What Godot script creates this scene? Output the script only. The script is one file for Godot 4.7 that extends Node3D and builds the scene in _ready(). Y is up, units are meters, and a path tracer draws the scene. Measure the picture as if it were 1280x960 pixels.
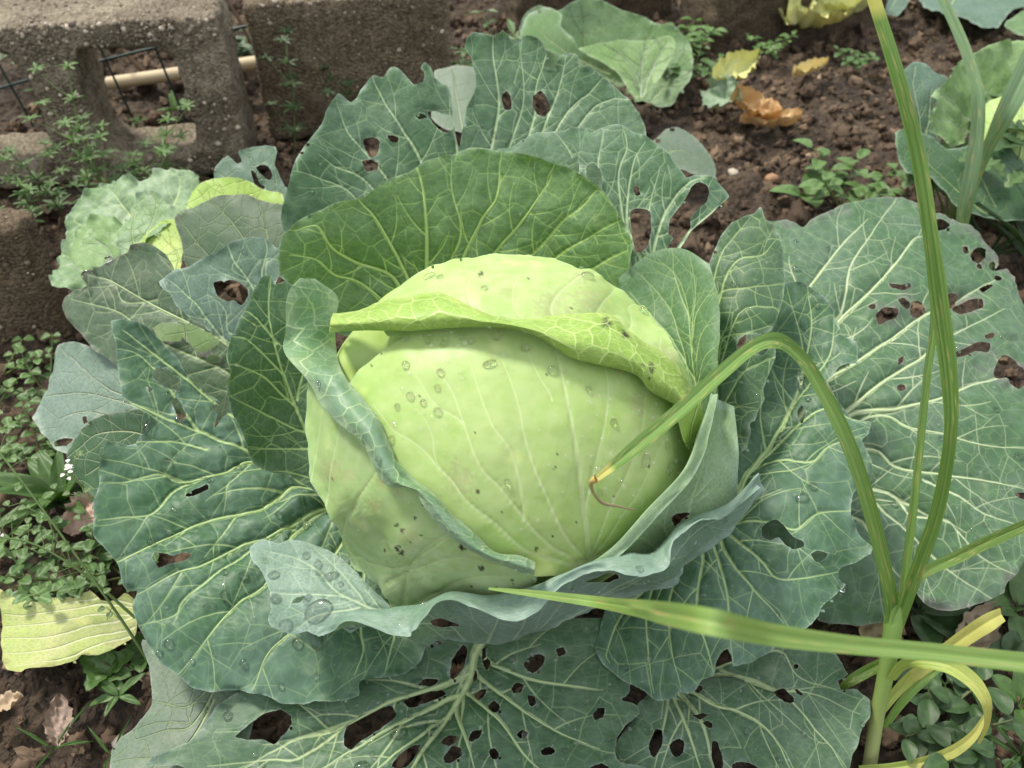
extends Node3D
# A garden cabbage seen from above: a pale head in a rosette of waxy outer leaves, garlic blades
# leaning over it, a bed of dark soil behind and a kerb of concrete blocks.

var rng := RandomNumberGenerator.new()
var wave := FastNoiseLite.new()
var fine := FastNoiseLite.new()
var nets: Array = []
var skin: NoiseTexture2D
var water: StandardMaterial3D
var film: StandardMaterial3D
var drop_mesh: ArrayMesh
var tiny: Array = []
var vein_tones := {}

# colour of each kind of leaf: lamina, second lamina tone, veins, margin tint, roughness
var STYLE := {
	"head": [Color(.375, .53, .16), Color(.475, .60, .27), Color(.52,.63,.30), Color(.5, .6, .25), .42],
	"wrap": [Color(.35, .49, .21), Color(.42, .535, .30), Color(.46, .57, .27), Color(.4, .5, .3), .45],
	"wrapb": [Color(.25, .385, .195), Color(.30, .42, .27), Color(.38, .5, .28), Color(.34, .46, .4), .45],
	"roll": [Color(.165, .295, .15), Color(.215, .335, .23), Color(.50, .62, .34), Color(.4, .52, .36), .45],
	"bowl": [Color(.17, .275, .20), Color(.23, .335, .285), Color(.36, .46, .31), Color(.34, .44, .42), .5],
	"lime": [Color(.30, .47, .09), Color(.37, .53, .14), Color(.60, .72, .30), Color(.5, .62, .2), .42],
	"lime2": [Color(.33, .50, .10), Color(.40, .54, .16), Color(.60, .72, .30), Color(.4, .5, .2), .5],
	"inner": [Color(.112, .212, .074), Color(.152, .258, .12), Color(.36, .50, .17), Color(.26, .36, .26), .48],
	"back": [Color(.080, .162, .080), Color(.118, .20, .128), Color(.36, .47, .27), Color(.24, .33, .28), .5],
	"outerg": [Color(.062, .135, .060), Color(.092, .165, .096), Color(.33, .45, .19), Color(.25, .35, .28), .48],
	"bluepale": [Color(.11, .19, .135), Color(.15, .23, .19), Color(.36, .47, .27), Color(.27, .36, .34), .5],
	"purple": [Color(.09, .15, .085), Color(.118, .17, .115), Color(.36, .45, .24), Color(.17, .13, .145), .5],
	"greypurple": [Color(.084, .168, .084), Color(.120, .198, .130), Color(.50, .58, .36), Color(.19, .155, .185), .5],
	"wru": [Color(.105, .205, .085), Color(.155, .26, .145), Color(.38, .50, .22), Color(.26, .36, .26), .48],
	"blue": [Color(.070, .150, .082), Color(.116, .204, .146), Color(.36, .48, .22), Color(.22, .31, .29), .47],
	"blue2": [Color(.070, .142, .074), Color(.114, .185, .122), Color(.36, .45, .24), Color(.2, .27, .25), .5],
	"pale": [Color(.17, .25, .20), Color(.22, .30, .26), Color(.42, .5, .36), Color(.36, .42, .4), .5],
	"grey": [Color(.15, .215, .15), Color(.185, .235, .19), Color(.36, .45, .24), Color(.24, .28, .25), .55],
	"frost": [Color(.20, .325, .155), Color(.28, .39, .25), Color(.46, .57, .27), Color(.4, .5, .42), .5],
	"green2": [Color(.14, .25, .10), Color(.19, .29, .16), Color(.36, .45, .24), Color(.34, .44, .36), .5],
	"green3": [Color(.19, .32, .12), Color(.23, .35, .16), Color(.42, .5, .36), Color(.34, .46, .26), .5],
	"fallen": [Color(.42, .50, .17), Color(.50, .52, .24), Color(.66, .68, .42), Color(.5, .46, .2), .6],
}


func _ready() -> void:
	var cam := Camera3D.new()
	cam.name = "camera"
	cam.position = Vector3(0, .55, .40)
	cam.rotation_degrees = Vector3(-43, 0, 0)
	cam.fov = 50.0
	cam.near = .02
	cam.far = 60.0
	var lens := CameraAttributesPhysical.new()
	lens.frustum_focal_length = 26.0
	lens.frustum_focus_distance = .47
	lens.exposure_aperture = 11.0
	cam.attributes = lens
	add_child(cam)
	cam.current = true
	var env := Environment.new()
	env.background_mode = Environment.BG_SKY
	env.tonemap_mode = Environment.TONE_MAPPER_LINEAR
	env.tonemap_exposure = 2.85
	env.sdfgi_enabled = true
	env.ssao_enabled = true
	env.ssil_enabled = true
	var sky := Sky.new()
	var air := ProceduralSkyMaterial.new()
	air.sky_top_color = Color(.97, .985, 1.0)
	air.sky_horizon_color = Color(.68, .70, .72)
	air.sky_curve = .35
	air.ground_bottom_color = Color(.22, .20, .16)
	air.ground_horizon_color = Color(.36, .36, .32)
	air.sky_energy_multiplier = .74
	sky.sky_material = air
	env.sky = sky
	var we := WorldEnvironment.new()
	we.name = "daylight"
	we.environment = env
	add_child(we)
	var sun := DirectionalLight3D.new()
	sun.name = "sun"
	sun.light_color = Color(1, .97, .92)
	sun.light_energy = .5
	sun.light_angular_distance = 10.0
	sun.shadow_enabled = true
	add_child(sun)
	sun.look_at_from_position(Vector3(-.5, 1.0, -.38), Vector3.ZERO, Vector3.FORWARD)

	rng.seed = 20240
	wave.seed = 5
	wave.noise_type = FastNoiseLite.TYPE_SIMPLEX_SMOOTH
	wave.frequency = 1.0
	wave.fractal_octaves = 2
	fine.seed = 11
	fine.noise_type = FastNoiseLite.TYPE_SIMPLEX
	fine.frequency = 1.0
	fine.fractal_octaves = 3
	make_nets()
	make_water()
	ground()
	blocks()
	behind_blocks()
	cabbages()
	garlic()
	debris()
	weeds()
	drops_done()


# ------------------------------------------------------------------ helpers

func tag(o: Node3D, label: String, category: String, group := "") -> Node3D:
	o.set_meta("label", label)
	o.set_meta("category", category)
	if group != "":
		o.set_meta("group", group)
	return o


func root(called: String, at: Vector3) -> Node3D:
	var o := Node3D.new()
	o.name = called
	o.position = at
	add_child(o, true)
	return o


func put(called: String, mesh: Mesh, m: Material, parent: Node3D) -> MeshInstance3D:
	var o := MeshInstance3D.new()
	o.name = called
	o.mesh = mesh
	o.material_override = m
	parent.add_child(o, true)
	return o


func v3s(a: Array) -> PackedVector3Array:
	var r := PackedVector3Array()
	for i in a.size() / 3:
		r.append(Vector3(a[i * 3], a[i * 3 + 1], a[i * 3 + 2]))
	return r


func v2s(a: Array) -> PackedVector2Array:
	var r := PackedVector2Array()
	for i in a.size() / 2:
		r.append(Vector2(a[i * 2], a[i * 2 + 1]))
	return r


func curve_at(p: PackedVector3Array, t: float) -> Vector3:
	var n := p.size()
	var x := clampf(t, 0, 1) * (n - 1)
	var i := mini(int(x), n - 2)
	var f := x - i
	var b := p[i]
	var c := p[i + 1]
	var a := p[i - 1] if i > 0 else 2.0 * b - c
	var d := p[i + 2] if i + 2 < n else 2.0 * c - b
	return b.cubic_interpolate(c, a, d, f)


func surface(v: PackedVector3Array, n: PackedVector3Array, idx: PackedInt32Array, c := PackedColorArray(), uv := PackedVector2Array()) -> ArrayMesh:
	var a := []
	a.resize(Mesh.ARRAY_MAX)
	a[Mesh.ARRAY_VERTEX] = v
	a[Mesh.ARRAY_NORMAL] = n
	if c.size():
		a[Mesh.ARRAY_COLOR] = c
	if uv.size():
		a[Mesh.ARRAY_TEX_UV] = uv
	a[Mesh.ARRAY_INDEX] = idx
	var m := ArrayMesh.new()
	m.add_surface_from_arrays(Mesh.PRIMITIVE_TRIANGLES, a)
	return m


# a closed grid of points (rows x cols, v-major) as a smooth sheet
func sheet(p: PackedVector3Array, rows: int, cols: int, col := PackedColorArray(), wrap_u := false) -> ArrayMesh:
	var n := PackedVector3Array()
	n.resize(p.size())
	for j in rows:
		for i in cols:
			var l := i - 1 if i > 0 else (cols - 2 if wrap_u else 0)
			var r := i + 1 if i < cols - 1 else (1 if wrap_u else cols - 1)
			var du := p[j * cols + r] - p[j * cols + l]
			var dv := p[mini(j + 1, rows - 1) * cols + i] - p[maxi(j - 1, 0) * cols + i]
			var q := du.cross(dv)
			n[j * cols + i] = q.normalized() if q.length_squared() > 1e-20 else Vector3.UP
	var idx := PackedInt32Array()
	for j in rows - 1:
		for i in cols - 1:
			var a := j * cols + i
			idx.append_array(PackedInt32Array([a, a + cols, a + 1, a + 1, a + cols, a + cols + 1]))
	return surface(p, n, idx, col)


# a tube along points with radii
func tube(p: PackedVector3Array, r: PackedFloat32Array, sides := 7, steps := 1, col := PackedColorArray()) -> ArrayMesh:
	var q := PackedVector3Array()
	var rr := PackedFloat32Array()
	var rows := (p.size() - 1) * steps + 1
	for k in rows:
		var t := float(k) / (rows - 1)
		q.append(curve_at(p, t))
		var x := t * (r.size() - 1)
		var i := mini(int(x), r.size() - 2)
		rr.append(lerpf(r[i], r[i + 1], x - i))
	var pts := PackedVector3Array()
	var cs := PackedColorArray()
	var side := Vector3.ZERO
	for k in rows:
		var tan := (q[mini(k + 1, rows - 1)] - q[maxi(k - 1, 0)]).normalized()
		if side == Vector3.ZERO:
			side = tan.cross(Vector3.UP if absf(tan.y) < .9 else Vector3.RIGHT).normalized()
		side = (side - tan * side.dot(tan)).normalized()
		var up := side.cross(tan)
		for s in sides + 1:
			var a := TAU * s / sides
			pts.append(q[k] + (side * cos(a) + up * sin(a)) * rr[k])
			if col.size():
				var x := float(k) / (rows - 1) * (col.size() - 1)
				var i := mini(int(x), col.size() - 2)
				cs.append(col[i].lerp(col[i + 1], x - i))
	return sheet(pts, rows, sides + 1, cs, true)


func plain(c: Color, rough := .7, vertex := false) -> StandardMaterial3D:
	var m := StandardMaterial3D.new()
	m.albedo_color = c.linear_to_srgb()
	m.roughness = rough
	m.vertex_color_use_as_albedo = vertex
	return m


func noise_tex(type: int, freq: float, ramp: Array, size := 512, seed_ := 1, ret := -1, octaves := 3) -> NoiseTexture2D:
	var n := FastNoiseLite.new()
	n.noise_type = type
	n.frequency = freq
	n.seed = seed_
	n.fractal_octaves = octaves
	if ret >= 0:
		n.cellular_return_type = ret
		n.fractal_type = FastNoiseLite.FRACTAL_NONE
	var t := NoiseTexture2D.new()
	t.width = size
	t.height = size
	t.seamless = true
	t.noise = n
	if ramp.size():
		var g := Gradient.new()
		var offs := PackedFloat32Array()
		var cols := PackedColorArray()
		for k in ramp.size() / 2:
			offs.append(ramp[k * 2])
			cols.append(ramp[k * 2 + 1])
		g.offsets = offs
		g.colors = cols
		t.color_ramp = g
	return t


func grey(x: float) -> Color:
	return Color(x, x, x)


func make_nets() -> void:
	for k in 3:
		nets.append(noise_tex(FastNoiseLite.TYPE_CELLULAR, .035, [0.0, Color(1, 1, .95), .08, Color(.95, .96, .92), .2, Color(.91, .92, .90), .6, Color(.88, .89, .885), 1.0, Color(.91, .92, .90)], 1024, 3 + k, FastNoiseLite.RETURN_DISTANCE2_SUB))


	skin = noise_tex(FastNoiseLite.TYPE_SIMPLEX, .012, [0.0, Color(.93, .95, .88), .35, Color(.96, .975, .93), .6, Color(.985, .99, .97), 1.0, Color(1, 1, .98)], 1024, 8, -1, 6)


func make_water() -> void:
	water = StandardMaterial3D.new()
	water.albedo_color = Color(1, 1, 1, 0)
	water.roughness = 0.0
	water.refraction_enabled = true
	water.refraction_scale = .033
	water.transparency = BaseMaterial3D.TRANSPARENCY_ALPHA
	film = StandardMaterial3D.new()
	film.albedo_color = Color(1, 1, 1, .04)
	film.roughness = .03
	film.metallic_specular = .6
	film.transparency = BaseMaterial3D.TRANSPARENCY_ALPHA
	var p := PackedVector3Array()
	for j in 9:
		var b := PI * j / 8.0
		for i in 15:
			var a := TAU * i / 14.0
			p.append(Vector3(sin(b) * cos(a), cos(b), sin(b) * sin(a)))
	var n := p.duplicate()
	var idx := PackedInt32Array()
	for j in 8:
		for i in 14:
			var a := j * 15 + i
			add_tri(idx, p, n, a, a + 1, a + 15)
			add_tri(idx, p, n, a + 1, a + 16, a + 15)
	drop_mesh = surface(p, n, idx)


# ------------------------------------------------------------------ leaves

# paints a line with soft edges into a one-byte picture; later lines never darken earlier ones
func stroke(buf: PackedByteArray, w: int, h: int, a: Vector2, b: Vector2, r0: float, r1: float, top: float) -> void:
	var n := maxi(1, int(ceil(a.distance_to(b) / 9.0)))
	var d := b - a
	var len2 := maxf(d.length_squared(), 1e-6)
	for k in n:
		var t0 := float(k) / n
		var t1 := float(k + 1) / n
		var p := a + d * t0
		var q := a + d * t1
		var r := maxf(lerpf(r0, r1, t0), lerpf(r0, r1, t1)) + 1.0
		var x0 := maxi(0, int(minf(p.x, q.x) - r))
		var x1 := mini(w - 1, int(maxf(p.x, q.x) + r) + 1)
		var y0 := maxi(0, int(minf(p.y, q.y) - r))
		var y1 := mini(h - 1, int(maxf(p.y, q.y) + r) + 1)
		for y in range(y0, y1 + 1):
			for x in range(x0, x1 + 1):
				var ex := x + .5 - a.x
				var ey := y + .5 - a.y
				var t := clampf((ex * d.x + ey * d.y) / len2, 0.0, 1.0)
				ex -= d.x * t
				ey -= d.y * t
				var g := lerpf(r0, r1, t) + .7 - sqrt(ex * ex + ey * ey)
				if g > 0.0:
					var val := int(minf(1.0, g * .72) * top)
					var at := y * w + x
					if val > buf[at]:
						buf[at] = val


func polyline(buf: PackedByteArray, w: int, h: int, p: PackedVector2Array, r0: float, r1: float, top: float) -> void:
	for k in p.size() - 1:
		stroke(buf, w, h, p[k], p[k + 1], lerpf(r0, r1, float(k) / (p.size() - 1)), lerpf(r0, r1, float(k + 1) / (p.size() - 1)), top)


func smooth_open(p: PackedVector2Array, k: int) -> PackedVector2Array:
	var r := PackedVector2Array()
	var n := p.size()
	for i in n - 1:
		var a := p[i - 1] if i > 0 else 2.0 * p[i] - p[i + 1]
		var d := p[i + 2] if i + 2 < n else 2.0 * p[i + 1] - p[i]
		for j in k:
			r.append(p[i].cubic_interpolate(p[i + 1], a, d, float(j) / k))
	r.append(p[n - 1])
	return r


func smooth_ring(p: PackedVector2Array, k: int, jitter: float) -> PackedVector2Array:
	var r := PackedVector2Array()
	var n := p.size()
	for i in n:
		var b := p[i]
		var c := p[(i + 1) % n]
		var m := b.distance_to(c)
		for j in k:
			var t := float(j) / k
			# half way between straight and rounded, so that nibbled corners stay
			var q := b.cubic_interpolate(c, p[(i - 1 + n) % n], p[(i + 2) % n], t).lerp(b.lerp(c, t), .45)
			r.append(q + Vector2(rng.randf_range(-1, 1), rng.randf_range(-1, 1)) * minf(jitter, m * .12))
	return r


# one leaf: a spline patch through CTRL (rows x cols points), cut to OUTLINE and pierced by HOLES (both in the
# patch's own u, v), with VEINS drawn where they run and a net of finer veins grown between them
func leaf(parent: Node3D, called: String, style: String, rows: int, cols: int, ctrl_: Array, outline_: Array, holes_: Array, veins_: Array, o: Dictionary, spots: Array, drops: Array) -> MeshInstance3D:
	var st: Array = STYLE[style]
	var ctrl := v3s(ctrl_)
	rng.seed = hash(called + style) + rows * 31 + cols * 7 + int(ctrl[0].x * 10000.0)
	var seed_ := rng.randi() % 1000
	# --- size and grid
	var mid_r := rows / 2
	var lu := 0.0
	var lv := 0.0
	for c in cols - 1:
		lu += ctrl[mid_r * cols + c].distance_to(ctrl[mid_r * cols + c + 1])
	for r in rows - 1:
		lv += ctrl[r * cols + cols / 2].distance_to(ctrl[(r + 1) * cols + cols / 2])
	var n: int = o.get("n", 60)
	var nu := n if lu >= lv else maxi(12, int(n * lu / lv))
	var nv := n if lv > lu else maxi(12, int(n * lv / lu))
	var w1 := nu + 1
	var h1 := nv + 1
	var p := PackedVector3Array()
	p.resize(w1 * h1)
	var column := PackedVector3Array()
	column.resize(rows)
	var line := PackedVector3Array()
	line.resize(cols)
	for j in h1:
		for c in cols:
			for r in rows:
				column[r] = ctrl[r * cols + c]
			line[c] = curve_at(column, float(j) / nv)
		for i in w1:
			p[j * w1 + i] = curve_at(line, float(i) / nu)
	# --- the leaf laid flat: x, y in metres
	var ex := Vector3.ZERO
	var ey := Vector3.ZERO
	for r in rows:
		ex += ctrl[r * cols + cols - 1] - ctrl[r * cols]
	for c in cols:
		ey += ctrl[(rows - 1) * cols + c] - ctrl[c]
	ex = ex.normalized()
	ey = (ey - ex * ey.dot(ex)).normalized()
	var flat := PackedVector2Array()
	flat.resize(w1 * h1)
	var lo := Vector2(1e9, 1e9)
	var hi := -lo
	var as_param: bool = o.get("flat", false)
	for k in w1 * h1:
		var q := Vector2((k % w1) * lu / nu, (k / w1) * lv / nv) if as_param else Vector2(p[k].dot(ex), p[k].dot(ey))
		flat[k] = q
		lo = lo.min(q)
		hi = hi.max(q)
	var size := hi - lo
	var per := minf(3000.0, 960.0 / maxf(size.x, size.y))
	var tw := maxi(32, int(size.x * per))
	var th := maxi(32, int(size.y * per))
	for k in w1 * h1:
		flat[k] = (flat[k] - lo) * per
	var flat_at := func(u: float, v: float) -> Vector2:
		var x := clampf(u, 0, 1) * nu
		var y := clampf(v, 0, 1) * nv
		var i := mini(int(x), nu - 1)
		var j := mini(int(y), nv - 1)
		var a := flat[j * w1 + i].lerp(flat[j * w1 + i + 1], x - i)
		var b := flat[(j + 1) * w1 + i].lerp(flat[(j + 1) * w1 + i + 1], x - i)
		return a.lerp(b, y - j)
	# --- veins
	var buf := PackedByteArray()
	buf.resize(tw * th)
	var cell: float = o.get("cell", 15.0) * .001 * per
	var cw: float = o.get("cellw", .7)
	var strength: float = o.get("net", 1.0)
	var seeds := PackedVector2Array()
	var lines: Array = []
	for ve in veins_:
		var pts := v2s(ve[0])
		for k in pts.size():
			pts[k] = flat_at.call(pts[k].x, pts[k].y)
		pts = smooth_open(pts, 5)
		lines.append(pts)
		for k in range(1, pts.size() - 1):
			pts[k] += Vector2(wave.get_noise_2d(pts[k].x / per * 55.0, seed_), wave.get_noise_2d(pts[k].y / per * 55.0, seed_ + 30.0)) * .0011 * per
		polyline(buf, tw, th, pts, ve[1] * .0005 * per, ve[2] * .00028 * per, 235)
	var main := Image.create_from_data(tw, th, false, Image.FORMAT_L8, buf)
	main.resize(maxi(3, int(tw / (per * .011))), maxi(3, int(th / (per * .011))), Image.INTERPOLATE_LANCZOS)
	main.resize(maxi(8, tw / 5), maxi(8, th / 5), Image.INTERPOLATE_CUBIC)
	# side branches, forking off alternately and thinning out
	for li in (lines.size() if strength >= .5 and n >= 40 else 0):
		var stem: PackedVector2Array = lines[li]
		var run := 0.0
		for k in stem.size() - 1:
			run += stem[k].distance_to(stem[k + 1])
		var gone := cell * rng.randf_range(.3, .8)
		var next_ := gone
		var passed := 0.0
		var hand := 1.0 if li % 2 else -1.0
		for k in stem.size() - 1:
			var seg := stem[k + 1] - stem[k]
			passed += seg.length()
			if passed < next_ or passed > run * .93:
				continue
			next_ = passed + cell * rng.randf_range(.6, 1.05) * o.get("sparse", 1.0)
			hand = -hand
			var dir := seg.normalized().rotated(hand * rng.randf_range(.6, 1.0))
			var at := stem[k]
			var steps := rng.randi_range(4, 7)
			var r0: float = lerpf(veins_[li][1], veins_[li][2], passed / run) * .00028 * per
			var track := PackedVector2Array([at])
			var met := false
			for s in steps:
				for e in 4:
					var q := at + dir * cell * .08 * (e + 1)
					if (s > 0 or e > 2) and q.x > 0 and q.y > 0 and q.x < tw - 1 and q.y < th - 1 and buf[int(q.y) * tw + int(q.x)] > 110:
						met = true
						track.append(q)
						break
				if met:
					break
				at += dir * cell * .32
				dir = dir.rotated(-hand * rng.randf_range(.0, .16))
				track.append(at)
				if s == 2 and rng.randf() < .45:
					var fork := PackedVector2Array([at])
					var fd := dir.rotated(hand * rng.randf_range(.5, .9))
					for g in 3:
						fork.append(fork[-1] + fd * cell * .3)
						fd = fd.rotated(-hand * .12)
					polyline(buf, tw, th, fork, r0 * .6, r0 * .15, 190)
			polyline(buf, tw, th, track, maxf(r0, .4), r0 * .2, 225)
	var taken := {}
	var walk := 0.0
	for pts in lines:
		walk = cell * .5
		for k in pts.size() - 1:
			var d: Vector2 = pts[k + 1] - pts[k]
			var l := d.length()
			while walk < l:
				var c: Vector2 = pts[k] + d * (walk / l)
				var side := d.orthogonal() / l * cell * rng.randf_range(.38, .5)
				for s in [1.0, -1.0]:
					var q: Vector2 = c + side * s
					var key := Vector2i((q / (cell * .62)).floor())
					if not taken.has(key):
						taken[key] = 1
						seeds.append(q)
				walk += cell * rng.randf_range(.8, 1.25)
			walk -= l
	for y in range(-1, int(th / cell) + 2):
		for x in range(-1, int(tw / cell) + 2):
			var q := Vector2(x + rng.randf_range(.08, .92) + (.5 if y % 2 else 0.0), y + rng.randf_range(.08, .92)) * cell
			var key := Vector2i((q / (cell * .62)).floor())
			var free := true
			for dy in [-1, 0, 1]:
				for dx in [-1, 0, 1]:
					if taken.has(key + Vector2i(dx, dy)):
						free = false
			if free:
				seeds.append(q)
	var marks := PackedVector2Array()
	for pts in lines:
		for k in range(0, pts.size(), 2):
			marks.append(pts[k])
	var tri := Geometry2D.triangulate_delaunay(seeds)
	var centre := {}
	var half := {}
	for t in tri.size() / 3:
		var a := seeds[tri[t * 3]]
		var b := seeds[tri[t * 3 + 1]] - a
		var c := seeds[tri[t * 3 + 2]] - a
		var d := 2.0 * b.cross(c)
		if absf(d) < 1e-6:
			continue
		var cc := a + Vector2(c.y * b.length_squared() - b.y * c.length_squared(), b.x * c.length_squared() - c.x * b.length_squared()) / d
		centre[t] = cc
		for e in 3:
			var i0 := tri[t * 3 + e]
			var i1 := tri[t * 3 + (e + 1) % 3]
			var key := Vector2i(mini(i0, i1), maxi(i0, i1))
			if half.has(key):
				var other: Vector2 = centre[half[key]]
				if other.distance_to(cc) < cell * 2.2 and rng.randf() < .9:
					var mid := (other + cc) * .5 + (cc - other).orthogonal() * rng.randf_range(-.1, .1)
					if strength >= .5 and mid.x > 0 and mid.y > 0 and mid.x < tw - 1 and mid.y < th - 1 and buf[int(mid.y) * tw + int(mid.x)] > 150:
						continue
					var far := 1e9
					for q in marks:
						far = minf(far, mid.distance_squared_to(q))
					far = clampf(1.3 - .62 * sqrt(far) / cell, .25, 1.2) if marks.size() else .85
					var wd := rng.randf_range(.6, 1.0) * far
					var r := wd * cw * .00050 * per
					var top := minf(255.0, (34.0 + 112.0 * wd) * strength)
					stroke(buf, tw, th, other, mid, r, r * .85, top)
					stroke(buf, tw, th, mid, cc, r * .85, r, top)
			else:
				half[key] = t
	var small := cell * .40
	if n >= 90:
		var dots := PackedVector2Array()
		for y in range(-1, int(th / small) + 2):
			for x in range(-1, int(tw / small) + 2):
				dots.append(Vector2(x + rng.randf() + (.5 if y % 2 else 0.0), y + rng.randf()) * small)
		var t3 := Geometry2D.triangulate_delaunay(dots)
		var mids := {}
		var seen := {}
		for t in t3.size() / 3:
			var a := dots[t3[t * 3]]
			var b := dots[t3[t * 3 + 1]] - a
			var c := dots[t3[t * 3 + 2]] - a
			var d := 2.0 * b.cross(c)
			if absf(d) < 1e-6:
				continue
			mids[t] = a + Vector2(c.y * b.length_squared() - b.y * c.length_squared(), b.x * c.length_squared() - c.x * b.length_squared()) / d
			for e in 3:
				var i0 := t3[t * 3 + e]
				var i1 := t3[t * 3 + (e + 1) % 3]
				var key := Vector2i(mini(i0, i1), maxi(i0, i1))
				if seen.has(key):
					var q: Vector2 = mids[seen[key]]
					var faint := .5 + .9 * wave.get_noise_2d(q.x / per * 14.0, q.y / per * 14.0 + seed_)
					if q.distance_to(mids[t]) < small * 2.0 and faint > .2 and rng.randf() < .85:
						stroke(buf, tw, th, q, mids[t], .00012 * per, .00012 * per, minf(95.0, 40.0 + 60.0 * faint) * strength)
				else:
					seen[key] = t
	var sharp := Image.create_from_data(tw, th, false, Image.FORMAT_L8, buf)
	var soft: Image = sharp.duplicate()
	soft.resize(maxi(4, tw / 7), maxi(4, th / 7), Image.INTERPOLATE_LANCZOS)
	var relief: Image = soft.duplicate()
	relief.resize(maxi(8, tw / 2), maxi(8, th / 2), Image.INTERPOLATE_CUBIC)
	var wide: Image = soft.duplicate()
	wide.resize(maxi(4, tw / 34), maxi(4, th / 34), Image.INTERPOLATE_LANCZOS)
	wide.resize(maxi(8, tw / 5), maxi(8, th / 5), Image.INTERPOLATE_CUBIC)
	# --- outline, holes and how near the margin each point is
	var scale_ := Vector2(nu, nv)
	var per_mm := Vector2(nu / lu, nv / lv).length() * .001 / 1.414
	var out := PackedVector2Array()
	if outline_.size():
		out = smooth_ring(v2s(outline_), 4, 0.0)
		for k in out.size():
			out[k] = out[k] * scale_ + Vector2(rng.randf_range(-1, 1), rng.randf_range(-1, 1)) * per_mm * .2
	else:
		out = PackedVector2Array([Vector2(0, 0), Vector2(nu, 0), Vector2(nu, nv), Vector2(0, nv)])
	var holes: Array = []
	for hh in holes_:
		var ring := smooth_ring(v2s(hh), 4, 0.0)
		for k in ring.size():
			ring[k] = ring[k] * scale_ + Vector2(rng.randf_range(-1, 1), rng.randf_range(-1, 1)) * per_mm * .3
		var box := Rect2(ring[0], Vector2.ZERO)
		for q in ring:
			box = box.expand(q)
		holes.append([ring, box.grow(1.5)])
	var inside := PackedByteArray()
	inside.resize(w1 * h1)
	for j in h1:
		for i in w1:
			var q := Vector2(i, j)
			var good := Geometry2D.is_point_in_polygon(q, out) if outline_.size() else true
			if good:
				for hh in holes:
					if hh[1].has_point(q) and Geometry2D.is_point_in_polygon(q, hh[0]):
						good = false
						break
			inside[j * w1 + i] = 255 if good else 0
	var near := Image.create_from_data(w1, h1, false, Image.FORMAT_L8, inside)
	if not outline_.size():
		near.fill(Color.BLACK)
		near.fill_rect(Rect2i(2, 2, w1 - 4, h1 - 4), Color.WHITE)
	var reach := maxi(2, int(o.get("edge", 7.0) * per_mm))
	near.resize(maxi(3, w1 / reach), maxi(3, h1 / reach), Image.INTERPOLATE_LANCZOS)
	near.resize(w1, h1, Image.INTERPOLATE_CUBIC)
	# --- relief: waves toward the margin, puffed lamina between the veins
	var nrm := PackedVector3Array()
	nrm.resize(w1 * h1)
	var facing := Vector3.ZERO
	for pass_ in 2:
		for j in h1:
			for i in w1:
				var du := p[j * w1 + mini(i + 1, nu)] - p[j * w1 + maxi(i - 1, 0)]
				var dv := p[mini(j + 1, nv) * w1 + i] - p[maxi(j - 1, 0) * w1 + i]
				var q := du.cross(dv)
				nrm[j * w1 + i] = q.normalized() if q.length_squared() > 1e-22 else Vector3.UP
		if pass_ == 0:
			for k in w1 * h1:
				facing += nrm[k]
		var flip := -1.0 if facing.dot(Vector3(0, 1, .7)) < 0.0 else 1.0
		if flip < 0.0:
			for k in w1 * h1:
				nrm[k] = -nrm[k]
		if pass_ == 1:
			break
		var rip: float = o.get("ripple", 1.0) * .001
		var puff: float = o.get("puff", 1.4) * .001
		var sw := relief.get_width()
		var sh := relief.get_height()
		for k in w1 * h1:
			var f := flat[k] / per
			var e := 1.0 - clampf(near.get_pixel(k % w1, k / w1).r, 0.0, 1.0)
			var s := relief.get_pixel(clampi(int(flat[k].x / tw * sw), 0, sw - 1), clampi(int(flat[k].y / th * sh), 0, sh - 1)).r
			var sb := wide.get_pixel(clampi(int(flat[k].x / tw * wide.get_width()), 0, wide.get_width() - 1), clampi(int(flat[k].y / th * wide.get_height()), 0, wide.get_height() - 1)).r
			var mb := main.get_pixel(clampi(int(flat[k].x / tw * main.get_width()), 0, main.get_width() - 1), clampi(int(flat[k].y / th * main.get_height()), 0, main.get_height() - 1)).r
			var a := wave.get_noise_3d(f.x * 16.0, f.y * 16.0, seed_) * (.5 + 1.6 * e) + wave.get_noise_3d(f.x * 45.0, f.y * 45.0, seed_ + 50.0) * (.22 + 1.5 * e) + wave.get_noise_3d(f.x * 105.0, f.y * 105.0, seed_ + 90.0) * .9 * e * e
			p[k] += nrm[k] * (a * rip - s * s * puff * 1.1 - sb * puff * 3.2 - mb * puff * o.get("fluted", 4.0))
	# --- colours
	var col := PackedColorArray()
	col.resize(w1 * h1)
	var base: Color = st[0]
	var base2: Color = st[1]
	var rim: Color = st[3]
	for k in w1 * h1:
		var f := flat[k] / per
		var m := clampf(.5 + 1.0 * wave.get_noise_3d(f.x * 9.0, f.y * 9.0, seed_ + 9.0) + .7 * fine.get_noise_3d(f.x * 90.0, f.y * 90.0, seed_) + .5 * fine.get_noise_3d(f.x * 30.0, f.y * 30.0, seed_ + 3.0), 0.0, 1.0)
		if style == "head":
			m = .5 + (m - .5) * .55
		var c := base.lerp(base2, m)
		var e := 1.0 - clampf(near.get_pixel(k % w1, k / w1).r, 0.0, 1.0)
		var g := fine.get_noise_3d(f.x * 40.0, f.y * 40.0, seed_ + 77.0)
		c = c.lerp(rim, clampf(e * 1.3 - .35 + g * .5, 0.0, .75))
		var worn := fine.get_noise_3d(f.x * 22.0, f.y * 22.0, seed_ + 31.0)
		if worn > .48:
			c = c.lerp(Color(c.r * 1.35 + .015, c.g * 1.2 + .01, c.b * 1.2 + .012), minf(1.0, (worn - .48) * 4.0))
		col[k] = c
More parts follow.
